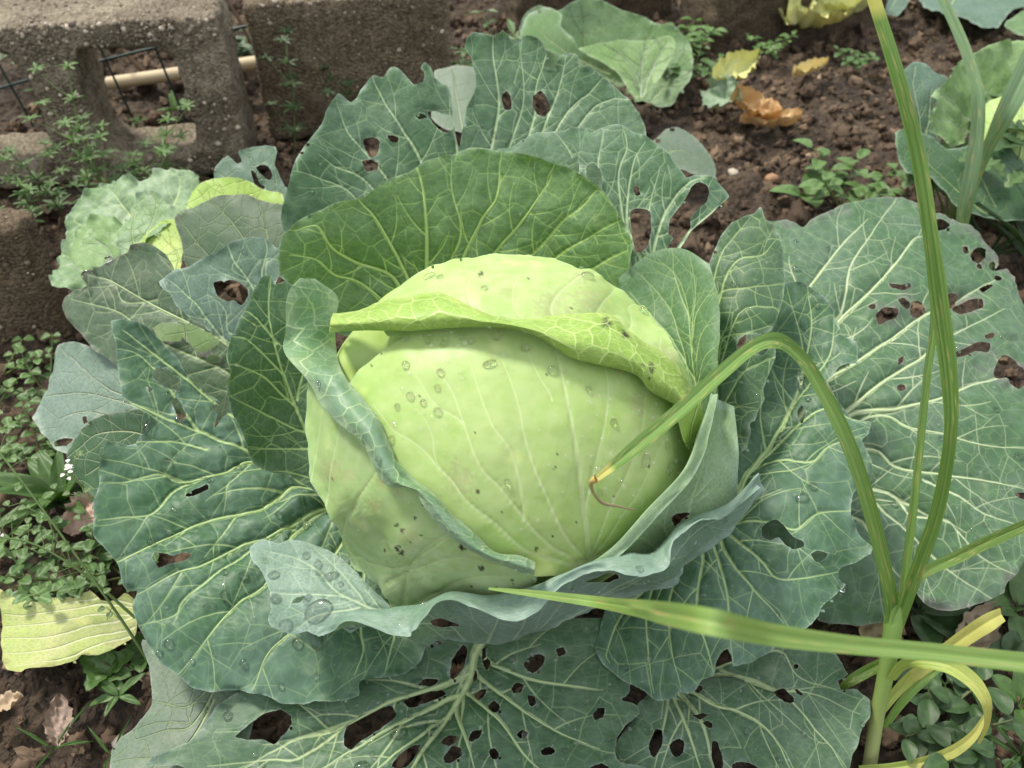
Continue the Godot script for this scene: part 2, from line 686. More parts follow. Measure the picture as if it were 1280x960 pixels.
	for sp in spots:
		var ci := Vector2(sp[0] * nu, sp[1] * nv)
		var r: float = sp[2] * per_mm * 1000.0
		for j in range(maxi(0, int(ci.y - r * 2)), mini(nv, int(ci.y + r * 2)) + 1):
			for i in range(maxi(0, int(ci.x - r * 2)), mini(nu, int(ci.x + r * 2)) + 1):
				var d := ci.distance_to(Vector2(i, j)) / r + 1.1 * fine.get_noise_3d(i * .55, j * .55, seed_)
				if d < 1.0:
					if sp.size() > 3:
						col[j * w1 + i] = col[j * w1 + i].lerp(Color(.40, .37, .22) if sp[3] == 1 else Color(.36, .33, .15), clampf((1.0 - d) * 1.4, 0.0, .42))
					else:
						col[j * w1 + i] = col[j * w1 + i].lerp(Color(.035, .03, .02), clampf((1.0 - d) * 3.0, 0.0, .95))
	# --- cut to shape
	var edge := {}
	for ring in [out] + holes.map(func(x): return x[0]):
		for k in ring.size():
			var a: Vector2 = ring[k]
			var b: Vector2 = ring[(k + 1) % ring.size()]
			var steps := int(a.distance_to(b) / .2) + 1
			for s in steps + 1:
				var q: Vector2 = a.lerp(b, float(s) / steps)
				edge[int(q.y) * nu + int(q.x) if q.x >= 0 and q.x < nu and q.y >= 0 and q.y < nv else -1] = 1
	var here := {}
	var vv := PackedVector3Array()
	var vn := PackedVector3Array()
	var vc := PackedColorArray()
	var vu := PackedVector2Array()
	var idx := PackedInt32Array()
	var uvs := Vector2(1.0 / tw, 1.0 / th)
	var origin := parent.position
	var rim_l := rim.lerp(Color(.75, .8, .6), .25)
	for j in nv:
		for i in nu:
			var c4 := [j * w1 + i, j * w1 + i + 1, (j + 1) * w1 + i + 1, (j + 1) * w1 + i]
			if not (outline_.size() or holes.size()) or not edge.has(j * nu + i):
				if not inside[c4[0]]:
					continue
				var at := []
				for k in c4:
					if not here.has(k):
						here[k] = vv.size()
						vv.append(p[k] - origin)
						vn.append(nrm[k])
						vc.append(col[k])
						vu.append(flat[k] * uvs)
					at.append(here[k])
				add_tri(idx, vv, vn, at[0], at[1], at[2])
				add_tri(idx, vv, vn, at[0], at[2], at[3])
				continue
			var quad := PackedVector2Array([Vector2(i, j), Vector2(i + 1, j), Vector2(i + 1, j + 1), Vector2(i, j + 1)])
			var left: Array = Geometry2D.intersect_polygons(quad, out) if outline_.size() else [quad]
			var box := Rect2(i, j, 1, 1)
			for hh in holes:
				if hh[1].intersects(box):
					var rest: Array = []
					for q in left:
						for piece in Geometry2D.clip_polygons(q, hh[0]):
							if not Geometry2D.is_polygon_clockwise(piece):
								rest.append(piece)
					left = rest
			for q in left:
				var tr := Geometry2D.triangulate_polygon(q)
				var first := vv.size()
				for t in q:
					var fx: float = clampf(t.x - i, 0, 1)
					var fy: float = clampf(t.y - j, 0, 1)
					vv.append(p[c4[0]].lerp(p[c4[1]], fx).lerp(p[c4[3]].lerp(p[c4[2]], fx), fy) - origin)
					vn.append(nrm[c4[0]].lerp(nrm[c4[1]], fx).lerp(nrm[c4[3]].lerp(nrm[c4[2]], fx), fy).normalized())
					if (fx < .001 or fx > .999) and (fy < .001 or fy > .999):
						vc.append(col[(j + int(fy + .5)) * w1 + i + int(fx + .5)])
					else:
						vc.append(col[c4[0]].lerp(rim_l, .5))
					vu.append(flat[c4[0]].lerp(flat[c4[1]], fx).lerp(flat[c4[3]].lerp(flat[c4[2]], fx), fy) * uvs)
				for t in tr.size() / 3:
					add_tri(idx, vv, vn, first + tr[t * 3], first + tr[t * 3 + 1], first + tr[t * 3 + 2])
	# --- material
	var m := StandardMaterial3D.new()
	m.vertex_color_use_as_albedo = true
	if style != "head" and style != "wrap":
		m.albedo_texture = nets[seed_ % 3]
	else:
		m.albedo_texture = skin
		m.subsurf_scatter_enabled = true
		m.subsurf_scatter_strength = .25
	m.roughness = st[4]
	m.metallic_specular = .38
	m.detail_enabled = true
	var vein: Color = st[2]
	var key_ := vein.to_html()
	if not vein_tones.has(key_):
		var tone := Image.create(4, 4, false, Image.FORMAT_RGBA8)
		tone.fill(vein.linear_to_srgb())
		vein_tones[key_] = ImageTexture.create_from_image(tone)
	m.detail_albedo = vein_tones[key_]
	m.detail_mask = ImageTexture.create_from_image(sharp)
	m.heightmap_enabled = true
	m.heightmap_texture = ImageTexture.create_from_image(relief) if n > 70 else m.detail_mask
	m.heightmap_flip_texture = not o.get("raised", false)
	m.heightmap_scale = o.get("bump", .13)
	m.backlight_enabled = true
	m.backlight = Color(.5, .55, .3)
	var made := put(called, surface(vv, vn, idx, vc, vu), m, parent)
	# --- stout ribs stand up from the blade
	for ri in int(o.get("ribs", 0)):
		var ve: Array = veins_[ri]
		var pts := smooth_open(v2s(ve[0]), 6)
		var q := PackedVector3Array()
		var rad := PackedFloat32Array()
		for k in pts.size():
			var x := clampf(pts[k].x, 0, 1) * nu
			var y := clampf(pts[k].y, 0, 1) * nv
			var i := mini(int(x), nu - 1)
			var j := mini(int(y), nv - 1)
			var kk := j * w1 + i
			var rr := lerpf(ve[1], ve[2], pow(float(k) / pts.size(), .8)) * .00052
			if inside[kk] and inside[kk + 1] and inside[kk + w1] and inside[kk + w1 + 1]:
				q.append(p[kk].lerp(p[kk + 1], x - i).lerp(p[kk + w1].lerp(p[kk + w1 + 1], x - i), y - j) + nrm[kk] * (-rr * .25) - origin)
				rad.append(rr)
			if q.size() > 5 and (k == pts.size() - 1 or not inside[kk]):
				for e in 5:
					rad[-1 - e] *= .15 + .17 * e
				var rib := put("midrib" if ri == 0 else "side_rib", tube(q, rad, 8, 2), rib_material(vein if style == "head" else vein.lerp(Color(.24, .36, .13), .3)), made)
				rib.position = Vector3.ZERO
				q = PackedVector3Array()
				rad = PackedFloat32Array()
			elif not inside[kk]:
				q = PackedVector3Array()
				rad = PackedFloat32Array()
	# --- water on it
	var spot_at := func(u: float, v: float) -> Array:
		var i := clampi(int(u * nu), 0, nu)
		var j := clampi(int(v * nv), 0, nv)
		return [p[j * w1 + i], nrm[j * w1 + i]]
	for d in drops:
		var q: Array = spot_at.call(d[0], d[1])
		if d.size() > 4:
			big_drop(q[0], q[1], d[2] * .001, d[3] * .001, d[4])
		else:
			tiny.append([q[0], q[1], (d[2] + d[3]) * .0005])
	for k in int(o.get("wet", 0)):
		var u := rng.randf()
		var v := rng.randf()
		var kk := clampi(int(v * nv), 0, nv) * w1 + clampi(int(u * nu), 0, nu)
		var dense := fine.get_noise_3d(u * 5.0, v * 5.0, seed_ + 5.0)
		if inside[kk] and dense > -.05:
			var q: Array = spot_at.call(u, v)
			tiny.append([q[0], q[1], .0005 + .0017 * pow(rng.randf(), 3.8)])
	return made


func rib_material(c: Color) -> StandardMaterial3D:
	var key := "rib" + c.to_html()
	if not vein_tones.has(key):
		var m := plain(c, .42)
		m.backlight_enabled = true
		m.backlight = Color(.3, .35, .2)
		vein_tones[key] = m
	return vein_tones[key]


func add_tri(idx: PackedInt32Array, v: PackedVector3Array, n: PackedVector3Array, a: int, b: int, c: int) -> void:
	if (v[b] - v[a]).cross(v[c] - v[a]).dot(n[a] + n[b] + n[c]) > 0.0:
		idx.append_array(PackedInt32Array([a, c, b]))
	else:
		idx.append_array(PackedInt32Array([a, b, c]))


func stand(n: Vector3, turn: float) -> Basis:
	var x := n.cross(Vector3(.3, .1, 1)).normalized()
	return Basis(x, n, x.cross(n)).rotated(n, turn)


func big_drop(at: Vector3, n: Vector3, rx: float, rz: float, label: String) -> void:
	var o := put("water_drop", drop_mesh, water, self)
	var r := (rx + rz) * .5
	var tall := minf(r * .8, .0013 + r * .22)
	o.transform = Transform3D(stand(n, 0.0) * Basis.from_scale(Vector3(rx, tall, rz)), at + n * tall * .35)
	tag(o, label, "water drop", "large water drops on the cabbage")


func drops_done() -> void:
	for kind in 2:
		var some := tiny.filter(func(x): return (x[2] > .0015) == (kind == 1))
		var mm := MultiMesh.new()
		mm.transform_format = MultiMesh.TRANSFORM_3D
		mm.mesh = drop_mesh
		mm.instance_count = some.size()
		for k in some.size():
			var t: Array = some[k]
			var r: float = t[2]
			mm.set_instance_transform(k, Transform3D(stand(t[1], k * 1.7) * Basis.from_scale(Vector3(r * rng.randf_range(.85, 1.25), r * .8, r)), t[0] + t[1] * r * .35))
		var o := MultiMeshInstance3D.new()
		o.name = "water_droplets" if kind == 0 else "water_beads"
		o.multimesh = mm
		o.material_override = film if kind == 0 else water
		add_child(o, true)
		tag(o, "fine clear water droplets sprinkled over the cabbage leaves" if kind == 0 else "round clear water beads standing on the cabbage leaves", "water droplets")
		o.set_meta("kind", "stuff")


# ------------------------------------------------------------------ the cabbages

func cabbages() -> void:
	var o: Node3D
	o = root("cabbage", Vector3(0, 0, .045))
	tag(o, "large pale green cabbage head in a wide rosette of waxy nibbled leaves", "cabbage")
	head_core(o)
	leaf(o, "crown_leaf", "head", 6, 6, [-.0831,.2668,-.0241,-.0425,.2621,-.0311,-.0006,.2607,-.0333,.0413,.2625,-.0305,.0817,.2676,-.023,.1194,.2755,-.0111,-.0841,.2478,-.0143,-.0386,.2746,.0225,-.0005,.279,.0284,.0381,.2702,.0165,.0827,.2486,-.0132,.1208,.2571,-.0016,-.0769,.2591,.0344,-.0367,.2746,.0539,-.0005,.2774,.0574,.036,.2718,.0504,.0791,.2466,.0187,.1218,.2393,.0096,-.0737,.2576,.0628,-.0356,.2693,.0763,-.0005,.2716,.079,.0349,.2669,.0735,.0744,.2504,.0545,.1223,.2225,.0223,-.0719,.2509,.0833,-.035,.2614,.0943,-.0005,.2635,.0966,.0342,.2591,.0919,.0724,.2447,.0767,.1224,.2067,.0364,-.0711,.2413,.0996,-.0346,.2514,.1095,-.0005,.2536,.1115,.0339,.2492,.1073,.0714,.2352,.0937,.1221,.1921,.0517], [.0252,.3367,.0556,.2302,.1442,.1434,.2131,.0954,.3079,.0545,.4028,.0352,.4976,.0445,.5736,.0902,.6112,.1167,.6572,.1519,.7128,.2204,.7613,.2807,.8253,.3899,.8708,.5282,.9017,.6557,.9342,.7798,.9584,.9771,.7827,.9314,.5455,.6329,.3079,.5183,.0368,.4949], [], [[[.546,.4491,.522,.3115,.5926,.1749,.6503,.152],1.6,.7],[[.6388,.4953,.6498,.3581,.6961,.2435,.72,.1972],1.4,.5],[[.4503,.4492,.4028,.2876,.4263,.1318],1,.4],[[.3079,.4036,.2715,.242,.3077,.1097],1,.4],[[.7336,.496,.7569,.4037,.7443,.3353,.7811,.3035],1.3,.5],[[.8508,.7246,.8402,.5874,.8411,.4963],1,.4],[[.1785,.3348,.1786,.175],.8,.4]], {"n": 140, "cell": 18, "ripple": 3, "puff": 0.9, "bump": 0.06, "net": 0.35, "wet": 160}, [[.522,.335,.01312,1],[.627,.289,.00962,1],[.593,.175,.007,1],[.379,.242,.00612,1],[.308,.158,.00131],[.317,.145,.00087],[.45,.184,.00066],[.581,.335,.00066],[.719,.434,.00096,2],[.334,.596,.0007,2],[.077,.326,.00073,2],[.166,.701,.00059,2],[.195,.194,.00067,2],[.643,.802,.00087],[.351,.471,.00122],[.265,.766,.0006,2],[.312,.556,.00099,2],[.116,.769,.00065,2],[.073,.708,.00065],[.081,.371,.00075,2],[.579,.426,.00956,1],[.231,.339,.00935,1],[.851,.611,.00949,1],[.142,.738,.00781,1]], [[.167,.179,3.7,1.4,"wide water drop on the upper left shoulder of the crown"],[.197,.171,2.7,1.4],[.627,.175,4.2,2.8,"water drop on the top right of the crown"],[.786,.358,2.4,2.4],[.611,.121,1.4,1.4]])
	leaf(o, "face_leaf", "head", 7, 7, [-.1056,.2384,-.0004,-.0603,.2711,.0417,-.0252,.2799,.0529,.0079,.2804,.0536,.042,.2734,.0446,.0854,.2386,-.0001,.1215,.244,.0068,-.0964,.2464,.0519,-.0575,.266,.0744,-.0243,.2726,.082,.0076,.273,.0824,.0402,.2675,.0761,.0767,.2517,.058,.1223,.2215,.0234,-.093,.2389,.0814,-.0562,.2552,.098,-.0238,.2612,.1042,.0074,.2616,.1046,.0393,.2564,.0993,.0744,.2427,.0853,.1223,.2009,.0424,-.092,.2241,.1017,-.0557,.2405,.1167,-.0236,.2467,.1223,.0074,.2471,.1227,.039,.2418,.1178,.0737,.2278,.105,.1216,.1825,.0635,-.093,.2022,.1154,-.056,.2218,.1314,-.0237,.2288,.1372,.0074,.2292,.1375,.0392,.2232,.1326,.0743,.2069,.1193,.1202,.1665,.0862,-.0986,.162,.1165,-.0572,.1969,.142,-.0241,.206,.1486,.0075,.2065,.149,.04,.1989,.1435,.0773,.1743,.1255,.1182,.1531,.11,-.1003,.1354,.1299,-.0609,.1554,.1429,-.0251,.1736,.1548,.0078,.1746,.1554,.0422,.1608,.1464,.0819,.1322,.1278,.1156,.1423,.1344], [.0335,.2736,.0597,.2127,.0982,.17,.14,.1276,.1753,.0934,.2025,.0414,.3745,.0178,.5896,.0788,.8038,.2208,.9105,.3228,.9401,.438,.9402,.5245,.9107,.6111,.8761,.6857,.8245,.7491,.7812,.8071,.7269,.8751,.6848,.9091,.6321,.9378,.5675,.938,.5138,.944,.4606,.9095,.3745,.8669,.2889,.7727,.2243,.6916,.1607,.5967,.0978,.467,.0551,.3744], [], [[[.6722,.9091,.6575,.7264,.6405,.5533,.617,.3803,.5934,.2362,.5721,.1216],3.2,1.2],[[.6597,.9119,.5893,.7842,.5395,.6399,.4926,.4669,.4712,.3228,.4348,.1786],2,.9],[[.6491,.9148,.5677,.8555,.4926,.7552,.4283,.6399,.3746,.5533,.3319,.4092,.2999,.294,.2632,.2073],2,.9],[[.6364,.9205,.5032,.8697,.4175,.7697,.3319,.6743,.2805,.5822,.2031,.4813,.1397,.4236,.0936,.3371],1.8,.8],[[.4926,.7552,.4605,.5244,.4111,.415,.3746,.294,.3489,.1786],1.6,.7],[[.6597,.7264,.6852,.5533,.7113,.4092,.7177,.2649,.7,.1643],1.5,.6],[[.6764,.9091,.7215,.7262,.7721,.5823,.8041,.4381,.8165,.2937],1.6,.7],[[.6806,.9091,.7493,.7551,.8144,.6113,.8613,.467],1.5,.6],[[.6848,.9091,.7814,.784,.8555,.6543,.8959,.5533],1.2,.5],[[.5675,.3228,.5288,.2362,.4926,.1216],1,.5],[[.3319,.4092,.246,.3228,.203,.2361],1,.5],[[.2805,.5822,.2568,.5244,.246,.4381,.2031,.3515],1,.4]], {"n": 210, "cell": 24, "cellw": 0.45, "ripple": 1.8, "puff": 0.7, "bump": 0.04, "net": 0.3, "wet": 200}, [[.635,.76,.0006],[.173,.464,.00091,2],[.368,.679,.00111,2],[.088,.199,.00068],[.552,.233,.00096],[.37,.65,.00119],[.356,.872,.00067],[.219,.746,.00104,2],[.486,.109,.00074,2],[.395,.188,.00079,2],[.363,.438,.00062],[.735,.67,.00082],[.311,.529,.00115,2],[.897,.503,.00065,2],[.575,.562,.00103],[.433,.725,.00062],[.212,.307,.00083],[.605,.213,.00077,2],[.527,.854,.00118],[.345,.512,.00091,2],[.804,.234,.00085],[.822,.559,.00122],[.672,.56,.00056,2],[.814,.142,.00118,2],[.579,.517,.00071],[.467,.779,.00067,2],[.318,.615,.00937,1],[.793,.333,.00605,1],[.1,.502,.00872,1],[.759,.182,.00615,1]], [[.402,.193,3.7,1.6,"largest flat water drop, high on the pale face of the head"],[.332,.107,2.1,1.7],[.422,.105,1.7,2.9],[.357,.116,1.7,2.1],[.285,.127,1.7,2.5],[.568,.222,2.9,2,"water drop on the pale face just under the rolled lime margin"],[.321,.136,1.7,1.2],[.263,.369,2.4,2],[.182,.207,2.9,1.7],[.664,.288,1.6,1.6],[.729,.4,1.6,1.6],[.733,.386,1.2,1.2],[.817,.545,2.5,3.8,"tall water drop near the right edge of the pale face"],[.88,.568,1.7,2.6],[.696,.669,1.6,3.3,"tall water drop near the dry garlic tip"],[.192,.308,2.9,1.6],[.224,.337,2,1.6],[.798,.369,1.3,1.3],[.796,.314,1.3,1.3],[.829,.389,1.3,1.3],[.289,.087,.7,.7],[.25,.137,1.3,1.6],[.408,.107,.8,.8],[.274,.088,.6,.7],[.422,.204,1.1,1.1],[.305,.174,1,1.3],[.433,.085,.9,1],[.349,.1,.7,.7],[.446,.214,.8,.8],[.44,.165,1.2,1.5],[.35,.139,.9,.9],[.272,.121,1.1,1.1],[.246,.174,.6,.7],[.341,.127,1.4,1.4],[.328,.104,.9,.9],[.316,.194,.6,.7],[.439,.087,.5,.5],[.408,.172,.6,.6],[.275,.146,.5,.6],[.437,.229,1,1.3],[.239,.118,1.4,1.7],[.328,.227,.9,1.1],[.302,.102,.7,.7],[.321,.23,.6,.6],[.245,.098,1.1,1.2],[.301,.086,1.4,1.5],[.72,.347,.5,.5],[.844,.383,.6,.6],[.73,.725,.6,.6],[.869,.488,1.5,1.6],[.729,.489,.5,.6],[.731,.681,1.2,1.3],[.672,.425,.6,.6],[.726,.674,.6,.5],[.908,.551,1.5,1.6],[.901,.587,1.2,1.4],[.797,.36,.6,.7],[.902,.696,.7,.8],[.875,.582,1.2,1.3],[.839,.6,.6,.8],[.916,.353,1.5,2],[.842,.341,1.3,1.3],[.919,.592,.6,.6],[.834,.552,1.1,1.4],[.723,.324,1.3,1.2],[.895,.369,1.2,1.5],[.895,.545,1.3,1.3],[.843,.456,1.3,1.6],[.791,.535,.5,.5],[.823,.52,1.2,1.4],[.701,.469,1.1,1.2],[.667,.661,1.1,1.1],[.81,.477,1.1,1.1],[.727,.519,1.4,1.3],[.694,.573,1.2,1.4],[.781,.669,1.1,1],[.896,.402,.7,.8],[.778,.645,.6,.7],[.711,.383,.8,.8],[.809,.687,1,.9],[.748,.543,.7,.9],[.795,.353,.6,.7],[.76,.632,1.4,1.6],[.844,.569,.6,.8],[.79,.69,.6,.8],[.872,.57,.7,.7],[.868,.469,1,.9],[.686,.381,1.1,1.1],[.901,.473,.9,.9],[.83,.36,.7,.9],[.712,.587,.6,.6],[.67,.331,1.3,1.7],[.251,.391,1.3,1.3],[.209,.314,.8,1.1],[.243,.43,.5,.6],[.226,.376,.9,1.1],[.155,.42,.7,.8],[.269,.365,.6,.6],[.159,.347,1.4,1.8],[.173,.291,1.1,1.2],[.176,.196,.6,.6],[.23,.344,.6,.8],[.216,.231,.5,.7],[.287,.418,.8,.9],[.115,.256,.6,.8],[.268,.384,.5,.5],[.154,.425,.6,.7],[.227,.327,1.3,1.4],[.197,.231,.5,.5],[.158,.223,.5,.7],[.152,.411,1,1.2],[.222,.426,1.2,1.4],[.204,.363,1,1.1],[.193,.231,1.2,1.3],[.333,.247,1.2,1.2],[.54,.632,1.2,1.2],[.537,.438,.5,.7],[.301,.84,.6,.5],[.834,.738,.6,.7],[.596,.659,.6,.7],[.926,.65,1.4,1.8],[.533,.756,1.1,1.3],[.358,.585,1.2,1.3],[.704,.794,.9,.8],[.695,.313,1.2,1.4],[.487,.792,.9,.9],[.825,.789,1.3,1.7],[.712,.645,.9,1],[.919,.386,.6,.7],[.609,.53,.8,.8],[.418,.174,1.1,1.4],[.737,.208,1.4,1.8],[.617,.122,1.2,1.4],[.688,.135,1,1],[.596,.229,.6,.8],[.77,.732,.6,.7],[.677,.147,.7,.9],[.773,.768,.6,.7],[.797,.649,.7,.7],[.301,.786,1.3,1.3]]).set_meta("label", "smooth yellow green face of the head")
	leaf(o, "wrapper_leaf", "wrap", 6, 6, [-.1285,.2238,.0218,-.0887,.2546,.0575,-.0582,.2683,.0734,-.0312,.2742,.0802,-.0053,.2759,.0822,.0205,.274,.08,-.1286,.1999,.0437,-.0855,.2444,.089,-.0567,.2558,.1007,-.0304,.2612,.1061,-.0052,.2627,.1077,.02,.2609,.1059,-.1247,.1874,.076,-.0848,.2264,.1108,-.0562,.2383,.1215,-.0302,.2439,.1265,-.0051,.2455,.1279,.0199,.2436,.1262,-.1257,.1612,.095,-.0863,.1999,.1254,-.0568,.2151,.1373,-.0304,.2218,.1425,-.0052,.2237,.144,.02,.2215,.1423,-.1229,.147,.1229,-.0957,.1385,.1171,-.059,.1813,.1465,-.0314,.1916,.1536,-.0053,.1943,.1555,.0206,.1913,.1533,-.1195,.1363,.1513,-.0929,.1279,.1463,-.0649,.1217,.1426,-.0351,.1257,.145,-.0058,.1408,.1541,.0231,.1252,.1447], [.0482,.0895,.0353,.2393,.0449,.3589,.0711,.4772,.115,.5736,.1655,.6627,.1671,.7432,.2102,.7968,.2602,.8402,.3135,.8951,.3654,.9468,.5235,.9641,.7157,.9459,.8717,.9069,.9422,.8399,.8663,.7826,.7269,.7474,.5937,.6481,.5142,.5733,.4189,.4836,.3391,.3643,.2585,.2593,.1611,.1558,.084,.0899], [], [[[.3968,.9523,.2067,.7745,.1812,.6539,.2215,.5683,.3004,.4479,.3649,.3584],2,.7],[[.4127,.952,.4276,.82,.5232,.718,.6506,.6572],1.6,.6],[[.2067,.7745,.397,.8116,.4907,.7624,.5874,.6938],1.5,.5],[[.3359,.8649,.5874,.777,.7779,.7913],1.3,.5],[[.115,.5736,.1304,.4178,.1611,.2686,.176,.1794],1.4,.6],[[.0711,.4772,.0845,.2992,.1096,.1495],1,.5],[[.4599,.9361,.6826,.8399,.8724,.8287],1.2,.5]], {"n": 160, "cell": 24, "cellw": 0.35, "ripple": 2.5, "puff": 2.2, "bump": 0.06, "net": 0.4, "wet": 90}, [[.388,.642,.00175],[.412,.66,.00175],[.391,.729,.00219],[.403,.747,.00219],[.641,.721,.00262],[.65,.73,.00131],[.721,.803,.00219],[.342,.737,.00109],[.482,.682,.00131],[.46,.612,.00131],[.326,.478,.00525,2],[.3,.568,.00525,2],[.397,.523,.0035,2],[.135,.471,.00116],[.781,.871,.0011],[.841,.847,.00122],[.071,.371,.00089,2],[.144,.633,.00099,2],[.496,.566,.00101],[.433,.252,.0006,2],[.338,.407,.00072,2],[.165,.634,.00057,2],[.196,.727,.00091,2],[.32,.422,.00106,2],[.518,.337,.00096],[.472,.643,.00091,2],[.547,.296,.00119,2],[.679,.87,.00084],[.32,.389,.00073],[.239,.518,.00073,2],[.626,.388,.00113,2],[.345,.782,.00065],[.906,.174,.00053,2],[.068,.645,.00091],[.274,.884,.0008],[.437,.706,.00073],[.734,.222,.00056],[.905,.478,.00104,2],[.889,.409,.00077,2],[.131,.441,.00815,1],[.54,.522,.00923,1],[.438,.677,.0059,1],[.19,.457,.00479,1]], [])
	leaf(o, "rolled_margin", "roll", 16, 4, [-.1258,.2601,-.0027,-.1229,.2593,-.0036,-.1202,.258,-.0051,-.118,.2566,-.0068,-.1328,.2528,.005,-.1234,.2501,.0017,-.1141,.2471,-.002,-.1059,.2445,-.0053,-.1345,.2367,.0162,-.1252,.2352,.0121,-.1159,.2333,.0077,-.1078,.2317,.0038,-.1358,.2263,.0247,-.1227,.2316,.0308,-.1138,.2262,.0245,-.1071,.2174,.0144,-.1121,.242,.0665,-.1027,.2519,.0749,-.0953,.2544,.0749,-.0915,.2495,.0674,-.1,.2442,.089,-.0922,.2523,.0927,-.0857,.2548,.0903,-.0819,.2511,.0822,-.0853,.2455,.1064,-.0802,.2519,.1073,-.076,.2536,.1032,-.0739,.2499,.0945,-.0757,.245,.1158,-.0716,.2505,.1164,-.0682,.2517,.1124,-.0666,.2478,.1043,-.0691,.2391,.1263,-.0649,.244,.1275,-.0613,.2446,.1246,-.0592,.2403,.1179,-.0614,.2335,.1352,-.0575,.2385,.136,-.0541,.2394,.1329,-.0521,.2353,.1262,-.0491,.2358,.1391,-.045,.2381,.1415,-.041,.236,.1405,-.0383,.2295,.1358,-.0421,.2301,.1454,-.0375,.2321,.1478,-.033,.2297,.1468,-.0297,.2228,.1421,-.0323,.2207,.153,-.0276,.2233,.1549,-.0229,.2213,.1532,-.0193,.2145,.148,-.0166,.2119,.1591,-.0134,.2143,.1605,-.01,.2118,.1584,-.0073,.2042,.1527,.0008,.2025,.1625,.0025,.2074,.1629,.0044,.2075,.1596,.0061,.2018,.1529,.0108,.1981,.1628,.0111,.2032,.1635,.0116,.2031,.1603,.0123,.1971,.1535], [], [], [], {"n": 110, "cell": 12, "cellw": 0.85, "ripple": 0.6, "puff": 0.8, "net": 1.5, "flat": true, "raised": true, "wet": 25}, [], [[.819,.603,1.6,1.6],[.333,.755,2,1.6],[.351,.534,1.6,1.6]]).set_meta("label", "blue green margin curled outward on the left wrapper")
	leaf(o, "rolled_margin", "lime", 5, 14, [-.11,.2312,.0063,-.0843,.2565,.0361,-.067,.2664,.0483,-.0528,.2716,.0555,-.033,.2766,.059,-.016,.2786,.0608,.0008,.2785,.062,.0155,.2758,.0667,.0304,.2701,.0748,.0449,.2649,.0746,.0652,.2551,.0711,.0733,.2475,.075,.0843,.2382,.0727,.0931,.2294,.0693,-.103,.2512,.0375,-.0814,.2665,.0547,-.0655,.2735,.0633,-.052,.2776,.0689,-.0329,.282,.0717,-.0163,.2838,.0732,0,.2837,.0744,.0142,.281,.0787,.0288,.2751,.0862,.0429,.2703,.0863,.0623,.2617,.0841,.0701,.2545,.088,.0805,.2465,.087,.0885,.2395,.0852,-.0986,.265,.048,-.08,.2759,.0598,-.0659,.282,.0648,-.0524,.2861,.0691,-.0339,.2903,.0715,-.0168,.2911,.0768,-.0014,.2906,.0794,.0119,.2887,.082,.0275,.2845,.0855,.0445,.2801,.0833,.0616,.2719,.0841,.0714,.2642,.088,.0823,.2554,.089,.089,.2485,.09,-.1002,.2618,.0366,-.0821,.2738,.0499,-.0691,.2805,.0526,-.0549,.2857,.0565,-.0362,.2904,.0593,-.0178,.2907,.0701,-.003,.2899,.0748,.0096,.2889,.0755,.027,.2863,.0741,.0481,.2813,.0679,.0631,.2731,.072,.0756,.264,.0756,.0879,.253,.078,.0936,.2454,.0817,-.1088,.238,.0015,-.0878,.2583,.0251,-.0744,.2673,.0287,-.0587,.2751,.0347,-.0391,.2814,.0394,-.0189,.2832,.0565,-.0042,.2825,.0631,.0084,.2819,.0623,.0275,.2796,.0567,.0523,.2723,.0453,.0664,.2639,.0522,.0815,.2525,.0543,.0958,.2375,.0556,.1013,.2286,.0607], [], [], [], {"n": 100, "cell": 11, "cellw": 0.85, "ripple": 0.8, "puff": 1.2, "net": 1.6, "flat": true, "raised": true, "wet": 40}, [[.691,.848,.00262],[.743,.809,.00306],[.694,.797,.00219],[.836,.564,.00394]], []).set_meta("label", "lime green leaf margin rolled back over the crown")
	leaf(o, "inner_leaf", "lime", 3, 3, [.0814,.2492,.0774,.0966,.2382,.0656,.1192,.2083,.0336,.0802,.2398,.0952,.0947,.2299,.0854,.1134,.2099,.0659,.0804,.2249,.1073,.0952,.2138,.0972,.1163,.1855,.0718], [.1441,.2574,.2541,.467,.3645,.7211,.5266,.9104,.6861,.7529,.8678,.5,.793,.227,.5791,.0907,.3652,.1125], [], [[[.7569,.2267,.6334,.5546,.5266,.888],1.2,.5]], {"n": 30, "cell": 10}, [], [[.491,.434,1.3,1.3]])
	leaf(o, "wrapper_leaf", "wru", 6, 4, [.0725,.2177,-.0626,.0944,.2297,-.0739,.1132,.2377,-.0677,.128,.2389,-.0482,.0741,.2068,-.0525,.0983,.2106,-.052,.1161,.221,-.0425,.1303,.2315,-.0167,.0836,.1952,-.028,.1015,.1983,-.0241,.1143,.2098,-.0143,.1261,.224,.0107,.0944,.1817,.0051,.1065,.1889,.0052,.1142,.2009,.0145,.12,.2176,.04,.1046,.177,.03,.1111,.1813,.0328,.1149,.1895,.0388,.1202,.2012,.0485,.1061,.1658,.0473,.1111,.1713,.0489,.1153,.1805,.0541,.1173,.1896,.0593], [], [], [[[.4749,1,.5647,.6566,.6405,.4203,.6005,.1814,.3895,.036],1.2,.4],[[.4902,.8158,.5057,.4939,.4349,.2864,.2122,.0807],1,.4],[[.6008,.6578,.414,.445,.2418,.3183,.0867,.1536],1,.4],[[.633,.5006,.6924,.3385,.7436,.1733,.7445,.0399],.9,.4],[[.6358,.6583,.8011,.5283,.9761,.4237],1,.5],[[.6658,.5402,.7835,.411,.9605,.2766],1,.5],[[.5868,.7746,.8487,.6448,.9915,.5588],1,.5],[[.6832,.4195,.7472,.2929,.9729,.1267],1,.5],[[.654,.34,.5248,.1404,.5496,.0246],.8,.4]], {"n": 80, "cell": 13, "cellw": 0.45, "ripple": 1.2, "net": 0.7, "sparse": 2.2}, [], [])
